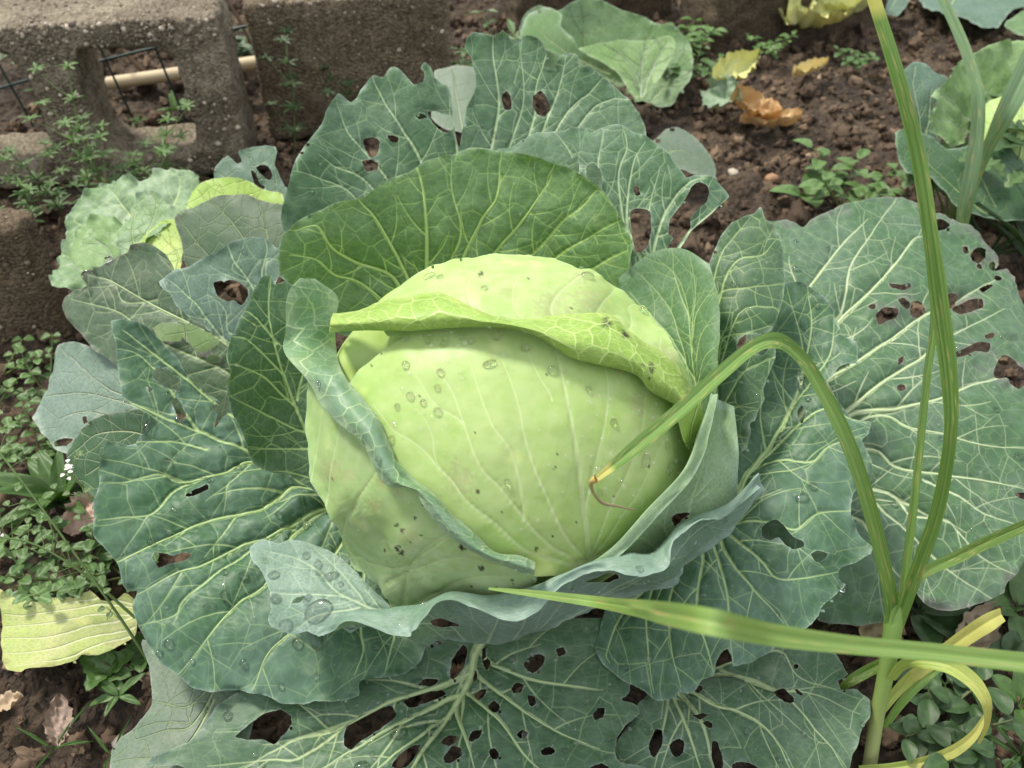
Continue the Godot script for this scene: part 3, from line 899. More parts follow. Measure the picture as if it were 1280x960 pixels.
	leaf(o, "wrapper_leaf", "wrapb", 6, 4, [.1163,.2253,.0611,.1129,.2242,.058,.1231,.2033,.041,.1323,.2025,.0471,.1064,.2242,.0902,.1012,.2259,.0883,.1192,.1906,.0616,.1337,.1869,.0667,.0961,.2168,.1124,.0905,.2192,.1106,.1093,.1894,.09,.1325,.1736,.0851,.0758,.2125,.1347,.0712,.2144,.1305,.093,.1874,.115,.1287,.1614,.1034,.0556,.2003,.1508,.0518,.2013,.1466,.0765,.1784,.131,.1072,.146,.115,.0403,.1912,.1562,.0377,.1906,.1519,.0563,.1711,.1436,.0821,.1334,.1247], [], [[.6296,.638,.6435,.6086,.727,.5888,.7035,.6386,.6955,.6725]], [[[.8825,.7991,.7174,.5906,.6252,.389,.5421,.2118],1.6,.6],[[.8361,.8101,.5987,.6565,.4881,.499],1.2,.5],[[.8527,.8628,.5235,.7533],1,.5],[[.6922,.5077,.7707,.366],1,.5]], {"n": 80, "cell": 17, "cellw": 0.6, "ripple": 1.2, "puff": 1, "net": 0.8, "flat": true, "raised": true}, [], [])
	leaf(o, "wrapper_leaf", "bowl", 15, 4, [-.1052,.1385,.1616,-.1073,.1359,.1571,-.1021,.1298,.1505,-.0933,.1183,.1463,-.0843,.1598,.165,-.0867,.1565,.1571,-.0825,.1417,.1531,-.0789,.1208,.1467,-.0568,.1665,.1778,-.065,.1633,.159,-.0576,.1474,.1615,-.0572,.1191,.1524,-.0484,.1707,.1766,-.0466,.169,.1591,-.0436,.149,.16,-.0438,.1132,.151,-.033,.1795,.1658,-.0316,.1748,.1565,-.0305,.1503,.1588,-.028,.1125,.1517,-.0117,.1812,.1751,-.0126,.1753,.1588,-.0087,.152,.1613,-.007,.1132,.151,.006,.1832,.1787,.0062,.1812,.1587,.0085,.1586,.1633,.0139,.1195,.1506,.0233,.1896,.1618,.0248,.1877,.1553,.0293,.1636,.1532,.0329,.131,.1481,.0418,.1975,.1572,.0412,.1943,.152,.0485,.1691,.1453,.0525,.1373,.1422,.0588,.1996,.1634,.06,.1962,.1474,.0635,.178,.1507,.0696,.1492,.142,.0772,.1966,.158,.0731,.1929,.1451,.0822,.1823,.1467,.0881,.1579,.1394,.0844,.1994,.1417,.0847,.1963,.1337,.0936,.1802,.1323,.0996,.1577,.1287,.097,.1962,.131,.0979,.1935,.1226,.1068,.18,.1187,.1151,.1601,.1155,.1169,.1881,.1167,.1189,.1863,.1074,.1247,.1748,.1045,.1288,.1607,.104,.1438,.1774,.0884,.1445,.1802,.0803,.1478,.1706,.0783,.1486,.1653,.0819], [], [[.6101,.5386,.6261,.5561,.6274,.5698,.6004,.5858,.6126,.6058,.6662,.6094,.7372,.5839,.6921,.5584],[.6126,.2153,.6202,.2476,.697,.2879,.7385,.2877,.7501,.2477,.6825,.2181]], [[[.9706,.3347,.7122,.3556,.422,.3782],1.4,.6],[[.9824,.3813,.6816,.4197,.4006,.4355],1.3,.5],[[.9904,.4128,.721,.4864,.397,.5329],1.3,.5],[[.9972,.4626,.9116,.5813,.5724,.7172],1.5,.6],[[.9644,.2876,.7333,.2613,.584,.138,.5645,.0553],1.6,.6],[[.9706,.247,.6215,.1935],1.2,.5],[[.976,.5463,.7188,.6415,.6184,.7105,.6411,.8596,.7283,.9435],1.4,.5]], {"n": 130, "cell": 17, "cellw": 0.6, "ripple": 2.2, "puff": 0.8, "net": 0.7, "flat": true, "raised": true, "wet": 120}, [], [[.088,.666,2.4,2.4,"round water drop on the wavy rim in front of the head"],[.342,.223,1.7,1.3]]).set_meta("label", "wavy blue green leaf cupping the front of the head")
	leaf(o, "wrapper_leaf", "bowl", 4, 4, [-.1675,.1412,.088,-.136,.1372,.0849,-.104,.1323,.0812,-.0707,.1307,.08,-.1635,.1333,.1118,-.132,.1316,.1106,-.0994,.1333,.1118,-.0666,.1375,.1147,-.1595,.1262,.1348,-.128,.1271,.1353,-.0954,.1332,.1392,-.0637,.1394,.143,-.1579,.1136,.1533,-.1261,.1164,.1549,-.094,.1228,.1585,-.0628,.1282,.1616], [.0747,.1809,.1096,.1412,.1596,.1079,.2498,.1479,.325,.1148,.41,.1283,.5599,.1948,.6851,.3134,.8256,.5006,.9356,.647,.9505,.7526,.8507,.7526,.7,.7794,.5603,.8601,.5004,.9137,.4253,.8736,.34,.9004,.2598,.8602,.2098,.8334,.1897,.7731,.2097,.6865,.1996,.5405,.1496,.3734,.0847,.2736], [[.33,.6468,.3702,.5872,.4253,.5739,.3903,.627]], [[[.9505,.7326,.65,.5674,.5001,.3801,.35,.267,.1496,.2008],1.6,.6],[[.65,.5674,.4504,.5673,.2246,.5672],1.2,.5],[[.7502,.6667,.5004,.7329,.3501,.8803],1.4,.6],[[.8005,.6667,.65,.4001,.4749,.1814],1,.4]], {"n": 80, "cell": 15, "cellw": 0.6, "ripple": 1.4, "wet": 120}, [], [[.5,.706,8.8,6,"largest water drop of all, oval, on the folded leaf left of the head"],[.24,.607,3.3,2.8,"round water drop at the left edge of the folded leaf, beside the largest drop"],[.225,.42,3.4,2.4,"round water drop near the pointed corner of the folded leaf"],[.505,.327,2.9,1.9],[.58,.414,4.8,2.4,"oblong water drop in the middle of the folded leaf"],[.305,.82,4.2,3.3,"water drop at the bottom corner of the folded leaf"]])
	leaf(o, "outer_leaf", "inner", 4, 6, [-.1674,.2891,-.1293,-.1188,.2799,-.148,-.065,.2766,-.1546,-.0097,.2776,-.1527,.0441,.2845,-.1386,.0944,.2937,-.1199,-.162,.2559,-.0942,-.1165,.2412,-.1188,-.0641,.236,-.1276,-.0097,.236,-.1276,.0433,.2454,-.1118,.0925,.2569,-.0924,-.1555,.2254,-.0562,-.1152,.1991,-.0931,-.0639,.1903,-.1055,-.0098,.1903,-.1055,.043,.202,-.089,.0906,.2195,-.0644,-.1523,.188,-.0281,-.1128,.1589,-.0625,-.0626,.1492,-.074,-.0096,.1492,-.074,.042,.1621,-.0587,.0886,.1815,-.0358], [.0141,.5008,.0364,.4582,.0619,.4156,.0957,.3846,.1295,.3615,.1693,.3269,.2432,.3054,.2974,.2261,.3657,.1826,.4065,.1319,.4463,.1101,.4858,.0956,.5252,.0667,.5645,.0696,.6041,.0839,.6516,.0926,.6989,.11,.7463,.142,.794,.1681,.8348,.2188,.8762,.2693,.9063,.3413,.928,.3989,.9547,.4854,.9685,.5431,.9527,.8843,.7724,.9806,.319,.9806,.1594,.9613,.0718,.8647,.0117,.6921,.0002,.5968], [], [[[.4001,.8846,.4043,.6731,.4071,.4416,.3999,.2694,.3822,.1536],4.2,.9],[[.3779,.8654,.3539,.7021,.2798,.4273,.2421,.3413,.2271,.3054],3.36,.8],[[.3555,.8654,.3132,.6876,.2163,.6151,.1518,.543,.1147,.4423,.0488,.462],3.08,.8],[[.3327,.8845,.2295,.7165,.1545,.6731,.107,.601,.0322,.5775],2.52,.7],[[.4565,.8846,.4957,.6295,.5545,.413,.5956,.2982,.604,.1244],3.64,.8],[[.49,.8846,.5698,.615,.6766,.3843,.739,.197],3.36,.8],[[.5235,.8846,.6694,.615,.7496,.456,.8208,.3413,.86,.2693],3.08,.8],[[.5458,.9037,.7349,.615,.8319,.4993,.9284,.4133],2.52,.6],[[.4228,.8846,.4541,.6731,.4974,.4704,.4757,.2693,.4778,.11],2.52,.6],[[.5911,.9037,.8514,.6441,.9488,.5575],1.96,.5]], {"n": 140, "cell": 16, "cellw": 0.8, "ripple": 4.5, "puff": 2.0, "ribs": 6, "wet": 40}, [], []).set_meta("label", "upright bright green leaf behind the head")
	leaf(o, "outer_leaf", "back", 4, 6, [-.1791,.3236,-.2434,-.1241,.3163,-.264,-.0643,.3127,-.2743,-.0026,.3109,-.2795,.0592,.3127,-.2743,.12,.3145,-.2692,-.1762,.2835,-.1924,-.1249,.2705,-.2213,-.066,.2662,-.2309,-.0051,.264,-.2357,.0558,.2662,-.2309,.1149,.2705,-.2213,-.1748,.2423,-.1472,-.1248,.2272,-.1741,-.0677,.2196,-.1875,-.0077,.2171,-.192,.052,.2222,-.183,.1098,.2272,-.1741,-.1748,.199,-.1067,-.1246,.1846,-.1275,-.0688,.176,-.14,-.0101,.176,-.14,.0482,.1789,-.1358,.1057,.1817,-.1317], [.0248,.8665,.0205,.7731,.0307,.7132,.0554,.5835,.0824,.5135,.1076,.4602,.1244,.4268,.1348,.3734,.1558,.32,.169,.2999,.2012,.3312,.2169,.3124,.2284,.2748,.2554,.2247,.2828,.231,.2978,.1936,.3132,.1848,.3369,.2124,.3609,.2625,.3842,.2562,.3892,.225,.3793,.1937,.3907,.175,.4067,.2,.4152,.2375,.447,.2688,.4595,.3125,.4651,.3999,.4833,.5246,.493,.4248,.4996,.3625,.5178,.3,.5204,.2375,.5071,.1625,.4907,.1188,.4937,.075,.5163,.05,.5476,.0625,.5672,.0688,.5862,.05,.6104,.0812,.6259,.0775,.6488,.0625,.6685,.0725,.6885,.0937,.7013,.1374,.6952,.1936,.7189,.2061,.7329,.156,.7477,.1311,.771,.1348,.7834,.156,.7885,.1935,.8198,.1935,.8485,.2311,.8772,.2624,.9144,.3125,.9487,.3876,.9668,.4502,.9722,.5336,.9452,.6999,.8889,.9001,.5472,.9506,.1168,.9502], [[.6712,.3125,.6901,.2899,.7091,.325,.7155,.3563,.701,.3938,.6826,.3813,.6707,.35],[.2344,.4877,.262,.4777,.278,.5001,.2707,.55,.251,.5563],[.2313,.5813,.259,.5688,.275,.5875,.2714,.615,.2436,.6188],[.3667,.3875,.3862,.38,.3999,.3974,.3788,.4099],[.3994,.3725,.4214,.3687,.4452,.3849,.465,.3936,.4677,.4497,.4428,.4622,.4144,.4186],[.5887,.3125,.6,.29,.6124,.3125,.616,.3625,.5979,.365],[.2958,.4751,.3249,.4812,.3229,.5025,.3056,.5]], [[[.4942,.967,.4799,.5496,.4617,.4248,.4554,.3],2.25,.5],[[.4617,.9504,.3855,.581,.3283,.4375,.2718,.2874,.2554,.2272],2.5,.6],[[.4188,.9603,.2914,.6375,.1943,.4628,.1613,.3375],2.25,.6],[[.3755,.9603,.2521,.675,.1632,.6001,.1145,.5502],2,.5],[[.3325,.9602,.2127,.7251,.115,.65,.0513,.6168],1.75,.5],[[.5263,.9671,.5701,.5245,.5854,.3375,.5652,.15,.5631,.0625],2.75,.6],[[.5476,.9671,.6677,.4623,.678,.2749,.6978,.1499],2.5,.5],[[.569,.9671,.6988,.45,.74,.2623,.7517,.1373],2,.5],[[.5905,.9671,.7451,.4251,.8191,.2874,.8488,.2373],2,.5],[[.6336,.9671,.7926,.4377,.8677,.325,.9227,.325],1.75,.5],[[.5263,.9671,.6212,.4996,.6477,.3125,.63,.0875],1.88,.5]], {"n": 140, "cell": 19, "cellw": 0.8, "ripple": 4, "net": 0.85, "wet": 60}, [], []).set_meta("label", "tallest leaf at the back with torn top edge")
	leaf(o, "outer_leaf", "back", 4, 4, [-.0149,.2791,-.1883,.0464,.2813,-.1835,.1068,.2835,-.1788,.1689,.2813,-.1835,-.0098,.2534,-.1507,.0473,.2559,-.1461,.1034,.2584,-.1416,.1586,.2608,-.137,-.0049,.2261,-.1183,.0485,.2288,-.114,.1009,.2315,-.1097,.1525,.2342,-.1054,0,.1962,-.0905,.0501,.1992,-.0864,.0985,.2051,-.0782,.1465,.208,-.0741], [.0005,.2446,.0664,.2091,.1188,.1735,.171,.129,.2695,.129,.3319,.1022,.375,.1021,.3931,.1236,.4676,.0842,.5167,.0842,.5785,.1289,.6413,.1824,.7056,.2446,.7601,.3333,.7954,.3955,.84,.383,.8789,.3865,.9146,.4042,.9719,.4754,.988,.5112,.941,.583,.8947,.6458,.8416,.7048,.8175,.7621,.7928,.8194,.7757,.8123,.8031,.7531,.8313,.6941,.8271,.6458,.8487,.601,.8919,.5472,.8975,.4934,.8853,.4488,.8514,.4292,.8242,.4542,.8036,.5115,.7798,.5652,.7364,.6458,.7334,.7352,.759,.7531,.7298,.8158,.7803,.8481,.6914,.9764,.5775,1,.4623,.9525,.2427,.7616], [[.2879,.3067,.3205,.2801,.3388,.3067,.3371,.3689,.2991,.3511],[.37,.3333,.396,.312,.4273,.3511,.4368,.4225,.4324,.4672,.3936,.4404,.3686,.3957],[.558,.6012,.5978,.5797,.6451,.6011,.6526,.7263,.637,.8158,.5888,.8425,.5663,.7262],[.5722,.4546,.589,.4438,.6029,.4938,.5806,.4974]], [[[.6158,1,.6103,.8694,.5451,.6548,.5682,.3333,.6166,.1913],2.88,.5],[[.6731,1,.6712,.7979,.7308,.5653,.8163,.4222,.8737,.4043],2.64,.6],[[.5775,1,.4262,.4403,.4425,.1379],1.92,.5],[[.5773,1,.5043,.4225,.542,.2268,.5229,.1021],1.68,.5],[[.5005,1,.3253,.3333,.2678,.1735],1.68,.5],[[.7691,1,.7857,.8158,.8412,.6994,.917,.6189,.9822,.5201],2.16,1],[[.6731,1,.6389,.619,.6832,.3333],1.44,.5]], {"n": 110, "cell": 19, "cellw": 0.8, "ripple": 3.5, "net": 0.85, "wet": 40}, [], []).set_meta("label", "back leaf torn into a curled strip")
	leaf(o, "outer_leaf", "outerg", 4, 3, [.1364,.2445,-.115,.1634,.2498,-.1062,.1894,.255,-.0974,.1311,.2072,-.0597,.1568,.2162,-.0476,.186,.2162,-.0476,.1258,.1721,-.0065,.1517,.1824,.0045,.1827,.179,.0008,.1207,.1395,.0444,.148,.1471,.051,.1793,.1433,.0477], [.0624,.219,.1782,.1247,.3158,.08,.5614,.046,.65,.023,.7047,.0708,.8118,.0908,.89,.1354,.9254,.1911,.9466,.2578,.9363,.3023,.9018,.3694,.8503,.4365,.7818,.4701,.6797,.4948,.7826,.5205,.8173,.5542,.7906,.5934,.7441,.6381,.6851,.694,.7026,.7276,.6377,.7725,.6059,.8063,.5507,.8175,.5493,.8626,.5284,.9075,.426,.9321,.3687,.9522,.2721,.9655,.2035,.9189,.0765,.8519,0,.4328], [[.3887,.5262,.4439,.4948,.5441,.4847,.6795,.4869,.7653,.5093,.7489,.543,.6816,.5654,.547,.5576,.4305,.5598]], [[[.214,.9115,.1897,.7165,.0974,.4141,.1847,.2026,.5265,.0612],2.16,.6],[[.184,.7315,.209,.5149,.5104,.4813,.8159,.4477],1.44,.5],[[.1617,.5523,.1615,.347,.5029,.3136,.9188,.3023],1.56,.5],[[.1338,.4328,.3259,.2249,.672,.1916,.8405,.1356],1.44,.5],[[.1883,.7916,.451,.6382,.7497,.5822],1.32,.5],[[.1924,.8517,.3586,.7613,.6208,.7613],1.32,.5],[[.214,.9115,.3646,.8739,.527,.8738],1.2,.4],[[.1775,.6418,.406,.414,.8845,.3918],1.32,.5]], {"n": 90, "cell": 15, "cellw": 0.75, "ripple": 3, "sparse": 2.2, "wet": 40}, [], [])
	leaf(o, "outer_leaf", "outerg", 4, 3, [-.1924,.2335,-.0569,-.1523,.2278,-.0652,-.1107,.222,-.0735,-.1845,.2112,-.0019,-.1514,.1919,-.0249,-.1107,.1822,-.0364,-.1853,.1745,.0323,-.1519,.1531,.0113,-.1098,.1459,.0043,-.1933,.1222,.0538,-.1523,.1143,.0474,-.1088,.1104,.0442], [.3713,.0541,.3125,.0646,.2425,.1291,.1963,.1864,.1505,.2332,.1169,.2807,.0837,.3181,.0586,.3933,.0759,.457,.0528,.5083,.0905,.5851,.1028,.6232,.1377,.6611,.1852,.7239,.2222,.7996,.2815,.8507,.398,.8793,.4905,.8834,.6055,.9155,.7194,.9561,.8178,.9832,.9077,.7119,.814,.4068,.7201,.2035,.607,.1211,.5012,.0768,.419,.0924,.395,.0618], [], [[[.757,.9156,.6648,.7119,.5074,.4743,.3776,.2381,.388,.0686],2.5,.6],[[.6648,.7119,.3846,.6441,.1353,.5765],1.62,.5],[[.6025,.6101,.3183,.4742,.0832,.423],1.62,.5],[[.5074,.4743,.2531,.3389,.0985,.3057],1.5,.5],[[.6957,.7799,.45,.7795,.233,.7786],1.5,.5],[[.4424,.3389,.2514,.2218,.1763,.2054],1.38,.5],[[.602,.5761,.6607,.3728,.565,.1699],1.5,.5],[[.757,.9156,.5442,.8815,.421,.8743],1.25,.4]], {"n": 100, "cell": 16, "cellw": 0.8, "ripple": 3, "sparse": 2.2, "wet": 60}, [], [])
	leaf(o, "outer_leaf", "bluepale", 3, 3, [-.2623,.2239,-.1163,-.2101,.2212,-.1206,-.157,.2185,-.1249,-.2557,.1978,-.0714,-.2049,.1948,-.0755,-.1545,.1888,-.0835,-.2536,.1668,-.0357,-.2032,.1635,-.0395,-.1519,.1602,-.0432], [.0672,.4145,.1279,.3696,.1888,.3201,.2701,.3089,.3717,.2524,.473,.207,.5337,.15,.5944,.1109,.6954,.0809,.7965,.0922,.8572,.1607,.9183,.092,.9428,.0691,.9508,.2134,.8635,.3945,.7555,.6971,.5944,.9095,.5351,.8852,.473,.8296,.3919,.7725,.3311,.6995,.2904,.6995,.2335,.6358,.1889,.5949,.1482,.5113,.1077,.4775], [[.4366,.4325,.4832,.41,.5135,.428,.5739,.41,.6545,.4549,.6645,.5226,.6243,.5951,.5739,.5565,.5235,.5632,.463,.5225]], [[[.5944,.8913,.473,.8182,.3717,.6585,.2295,.4775,.1279,.3988],1.6,.6],[[.7019,.8186,.5337,.7954,.5135,.6358,.3921,.5],1.2,.5],[[.7555,.6971,.6948,.4549,.574,.2522,.5337,.1614],1.5,.6],[[.8364,.5757,.7554,.3646,.7963,.1836,.7763,.0923],1.2,.5]], {"n": 80, "cell": 19, "cellw": 0.7, "ripple": 3, "wet": 60}, [], [])
	leaf(o, "outer_leaf", "purple", 3, 4, [-.3682,.1862,-.1701,-.3033,.1917,-.1615,-.2402,.1972,-.1529,-.1789,.2027,-.1443,-.3599,.1367,-.1034,-.2987,.1399,-.0995,-.2365,.1463,-.0918,-.1761,.1526,-.084,-.3544,.0862,-.0426,-.294,.0899,-.0392,-.2346,.0935,-.0357,-.1747,.1007,-.0288], [.4063,.0632,.3594,.0783,.3393,.1085,.2857,.1311,.219,.1763,.1789,.1914,.1495,.2289,.1561,.2812,.0986,.2933,.0517,.3262,.0368,.3708,.0717,.4482,.1385,.52,.192,.5952,.2321,.6178,.2856,.6706,.3393,.8011,.6428,.9403,.8938,.9403,.9824,.6799,.9293,.5199,.7682,.4304,.5805,.2811,.5336,.1688,.5001,.1161,.4465,.0708], [[.4467,.4825,.4802,.4646,.5537,.4601,.5831,.505,.5698,.5499,.4868,.547,.4601,.517],[.7539,.6398,.7477,.6539,.7316,.6627,.7116,.6627,.6955,.654,.6893,.6398,.6955,.6257,.7116,.617,.7316,.617,.7477,.6257],[.5537,.4751,.6206,.4676,.6875,.505,.7413,.5573,.6741,.6098,.6072,.5649]], [[[.9293,.7601,.7682,.5573,.5805,.4452,.4198,.3555,.2589,.2511,.1655,.2214],2.86,.7],[[.8937,.8403,.7683,.6999,.5537,.595,.393,.49,.2856,.4003,.0852,.341],2.34,.6],[[.7502,.5,.6607,.3409,.5537,.2213,.4733,.1311],1.56,.4],[[.4645,.3406,.3259,.3555,.2857,.2809,.2323,.1913],1.56,.4]], {"n": 100, "cell": 22, "cellw": 0.7, "ripple": 4, "ribs": 2, "edge": 9, "wet": 80}, [], [[.172,.233,5.7,4.5,"largest water drop at the purple tip of the upper left leaf"],[.257,.145,3.8,2.5,"small water drop above the purple tip of the upper left leaf"],[.161,.305,3.8,3.2,"water drop below the purple tip of the upper left leaf"]]).set_meta("label", "outer leaf with dull purple edge")
	leaf(o, "outer_leaf", "purple", 3, 3, [-.2924,.1945,-.2256,-.2262,.197,-.2211,-.1609,.1995,-.2166,-.2882,.1689,-.1881,-.2213,.1744,-.1795,-.1562,.1799,-.171,-.2841,.1442,-.1514,-.218,.1502,-.1433,-.1539,.1562,-.1352], [.0697,.3257,.1192,.2451,.2375,.1614,.3555,.0953,.5132,.0833,.6318,.144,.7704,.1923,.8692,.1925,.948,.4405,.8432,.7604,.4737,.8809,.1853,.881,.1294,.7609,.1036,.52], [], [[[.632,.8809,.5132,.5199,.3556,.2216,.2769,.1615],1.6,.6],[[.6849,.8408,.6716,.4603,.612,.192],1.3,.5],[[.4737,.8809,.2772,.6704,.1391,.4003],1.3,.5]], {"n": 60, "cell": 17, "cellw": 0.7, "ripple": 2, "edge": 7}, [], [])
	leaf(o, "outer_leaf", "blue", 5, 4, [.137,.195,-.1073,.1821,.2,-.1002,.2258,.205,-.093,.276,.2,-.1002,.1132,.14,-.0451,.1647,.148,-.0364,.2093,.165,-.0179,.254,.175,-.0071,.0838,.118,.0418,.1382,.128,.0501,.189,.14,.06,.2438,.14,.06,.0613,.08,.1036,.1155,.112,.1238,.1727,.115,.1257,.2413,.095,.1131,.0391,.06,.1686,.1018,.072,.1742,.1661,.07,.1733,.2348,.06,.1686], [.4551,.0368,.5313,.0356,.5944,.0461,.6421,.0599,.6737,.0715,.7026,.0872,.7213,.0954,.7263,.1109,.7385,.1156,.7568,.1477,.7862,.1559,.8151,.1614,.836,.1748,.8372,.2144,.792,.2176,.7516,.2242,.7291,.241,.704,.2545,.7457,.2939,.7842,.3142,.8271,.3357,.8722,.3369,.9069,.3421,.8946,.3694,.8673,.3844,.8827,.4034,.899,.4203,.9175,.4521,.9115,.471,.8352,.5045,.8256,.5515,.8549,.5784,.8633,.6001,.8916,.6223,.8839,.6393,.8405,.66,.7958,.6704,.7907,.6941,.8106,.7109,.7903,.7224,.7726,.7358,.7509,.7465,.7319,.761,.7157,.7809,.6951,.7942,.6669,.8088,.5994,.8288,.5833,.8558,.5365,.8761,.498,.8836,.4588,.8857,.4505,.8645,.4366,.8509,.4207,.8557,.4074,.8762,.4049,.9092,.3698,.9244,.3506,.9437,.3286,.9506,.3044,.9473,.2937,.961,.2491,.9692,.224,.9633,.1856,.9447,.1571,.9348,.114,.9218,.0422,.8886,0,.848,0,.7962,0,.761,.1048,.7025,.2245,.6402,.3428,.5498,.3141,.407,.3642,.243,.4359,.1167], [[.4999,.5795,.5225,.5671,.5561,.5644,.587,.5794,.6186,.6032,.6526,.61,.6619,.6236,.623,.6326,.5997,.6238,.5686,.6034,.5415,.6083,.5066,.6015],[.6887,.6405,.7094,.6336,.7423,.6402,.7327,.6539,.7067,.6594],[.585,.3163,.6049,.306,.6201,.3196,.6116,.3434,.5914,.3367],[.5703,.2615,.5753,.234,.5941,.2477,.5862,.2752]], [[[.3581,.5498,.4135,.4511,.4823,.3843,.5642,.2958,.6141,.14,.5809,.0528],3.24,.6],[[.3684,.5316,.4238,.4444,.5417,.3707,.6963,.3159,.8142,.3358,.8916,.3456],2.97,.6],[[.3887,.5498,.4247,.4477,.5285,.4243,.6623,.4308,.7311,.3971,.8794,.3694],2.43,.6],[[.5243,.3563,.5656,.3027,.7066,.1939,.7221,.1008],1.89,.5],[[.4696,.4066,.5835,.2615,.5789,.1732,.4732,.0456],1.76,.5],[[.348,.5681,.4186,.5624,.5349,.5726,.6272,.5861,.7009,.5518,.8253,.5448],2.56,.6],[[.3381,.5863,.3802,.6343,.4335,.675,.5201,.7281,.6148,.794],2.56,.5],[[.3505,.5772,.5045,.6479,.5785,.6949,.6738,.6946,.7878,.6806],2.03,.5],[[.3112,.5953,.4,.715,.426,.7806,.4565,.8747],1.89,.4],[[.2759,.6225,.2978,.6476,.3095,.7609,.3729,.8545,.4034,.9023],2.43,.5],[[.2418,.6494,.2172,.6605,.2194,.7611,.2567,.8553,.3065,.9371],2.16,.5],[[.2085,.6762,.1438,.7208,.1704,.8289,.2254,.9512],2.03,.5],[[.1119,.7207,.0589,.7682,.0408,.8578,.0613,.885],1.76,.4]], {"n": 190, "cell": 21, "cellw": 0.75, "ripple": 4, "puff": 2.2, "net": 0.85, "ribs": 2, "wet": 420}, [], [[.644,.521,4.6,3.1,"bright water drop below the hole in the right blue green leaf"],[.802,.719,3,3.4,"hanging water drop at the lower right corner of the right blue green leaf"],[.686,.492,2.6,3.1,"small water drop beside the bright drop on the right leaf"],[.612,.513,1.5,1.5],[.104,.83,2,2]]).set_meta("label", "blue green outer leaf with zigzag margin")
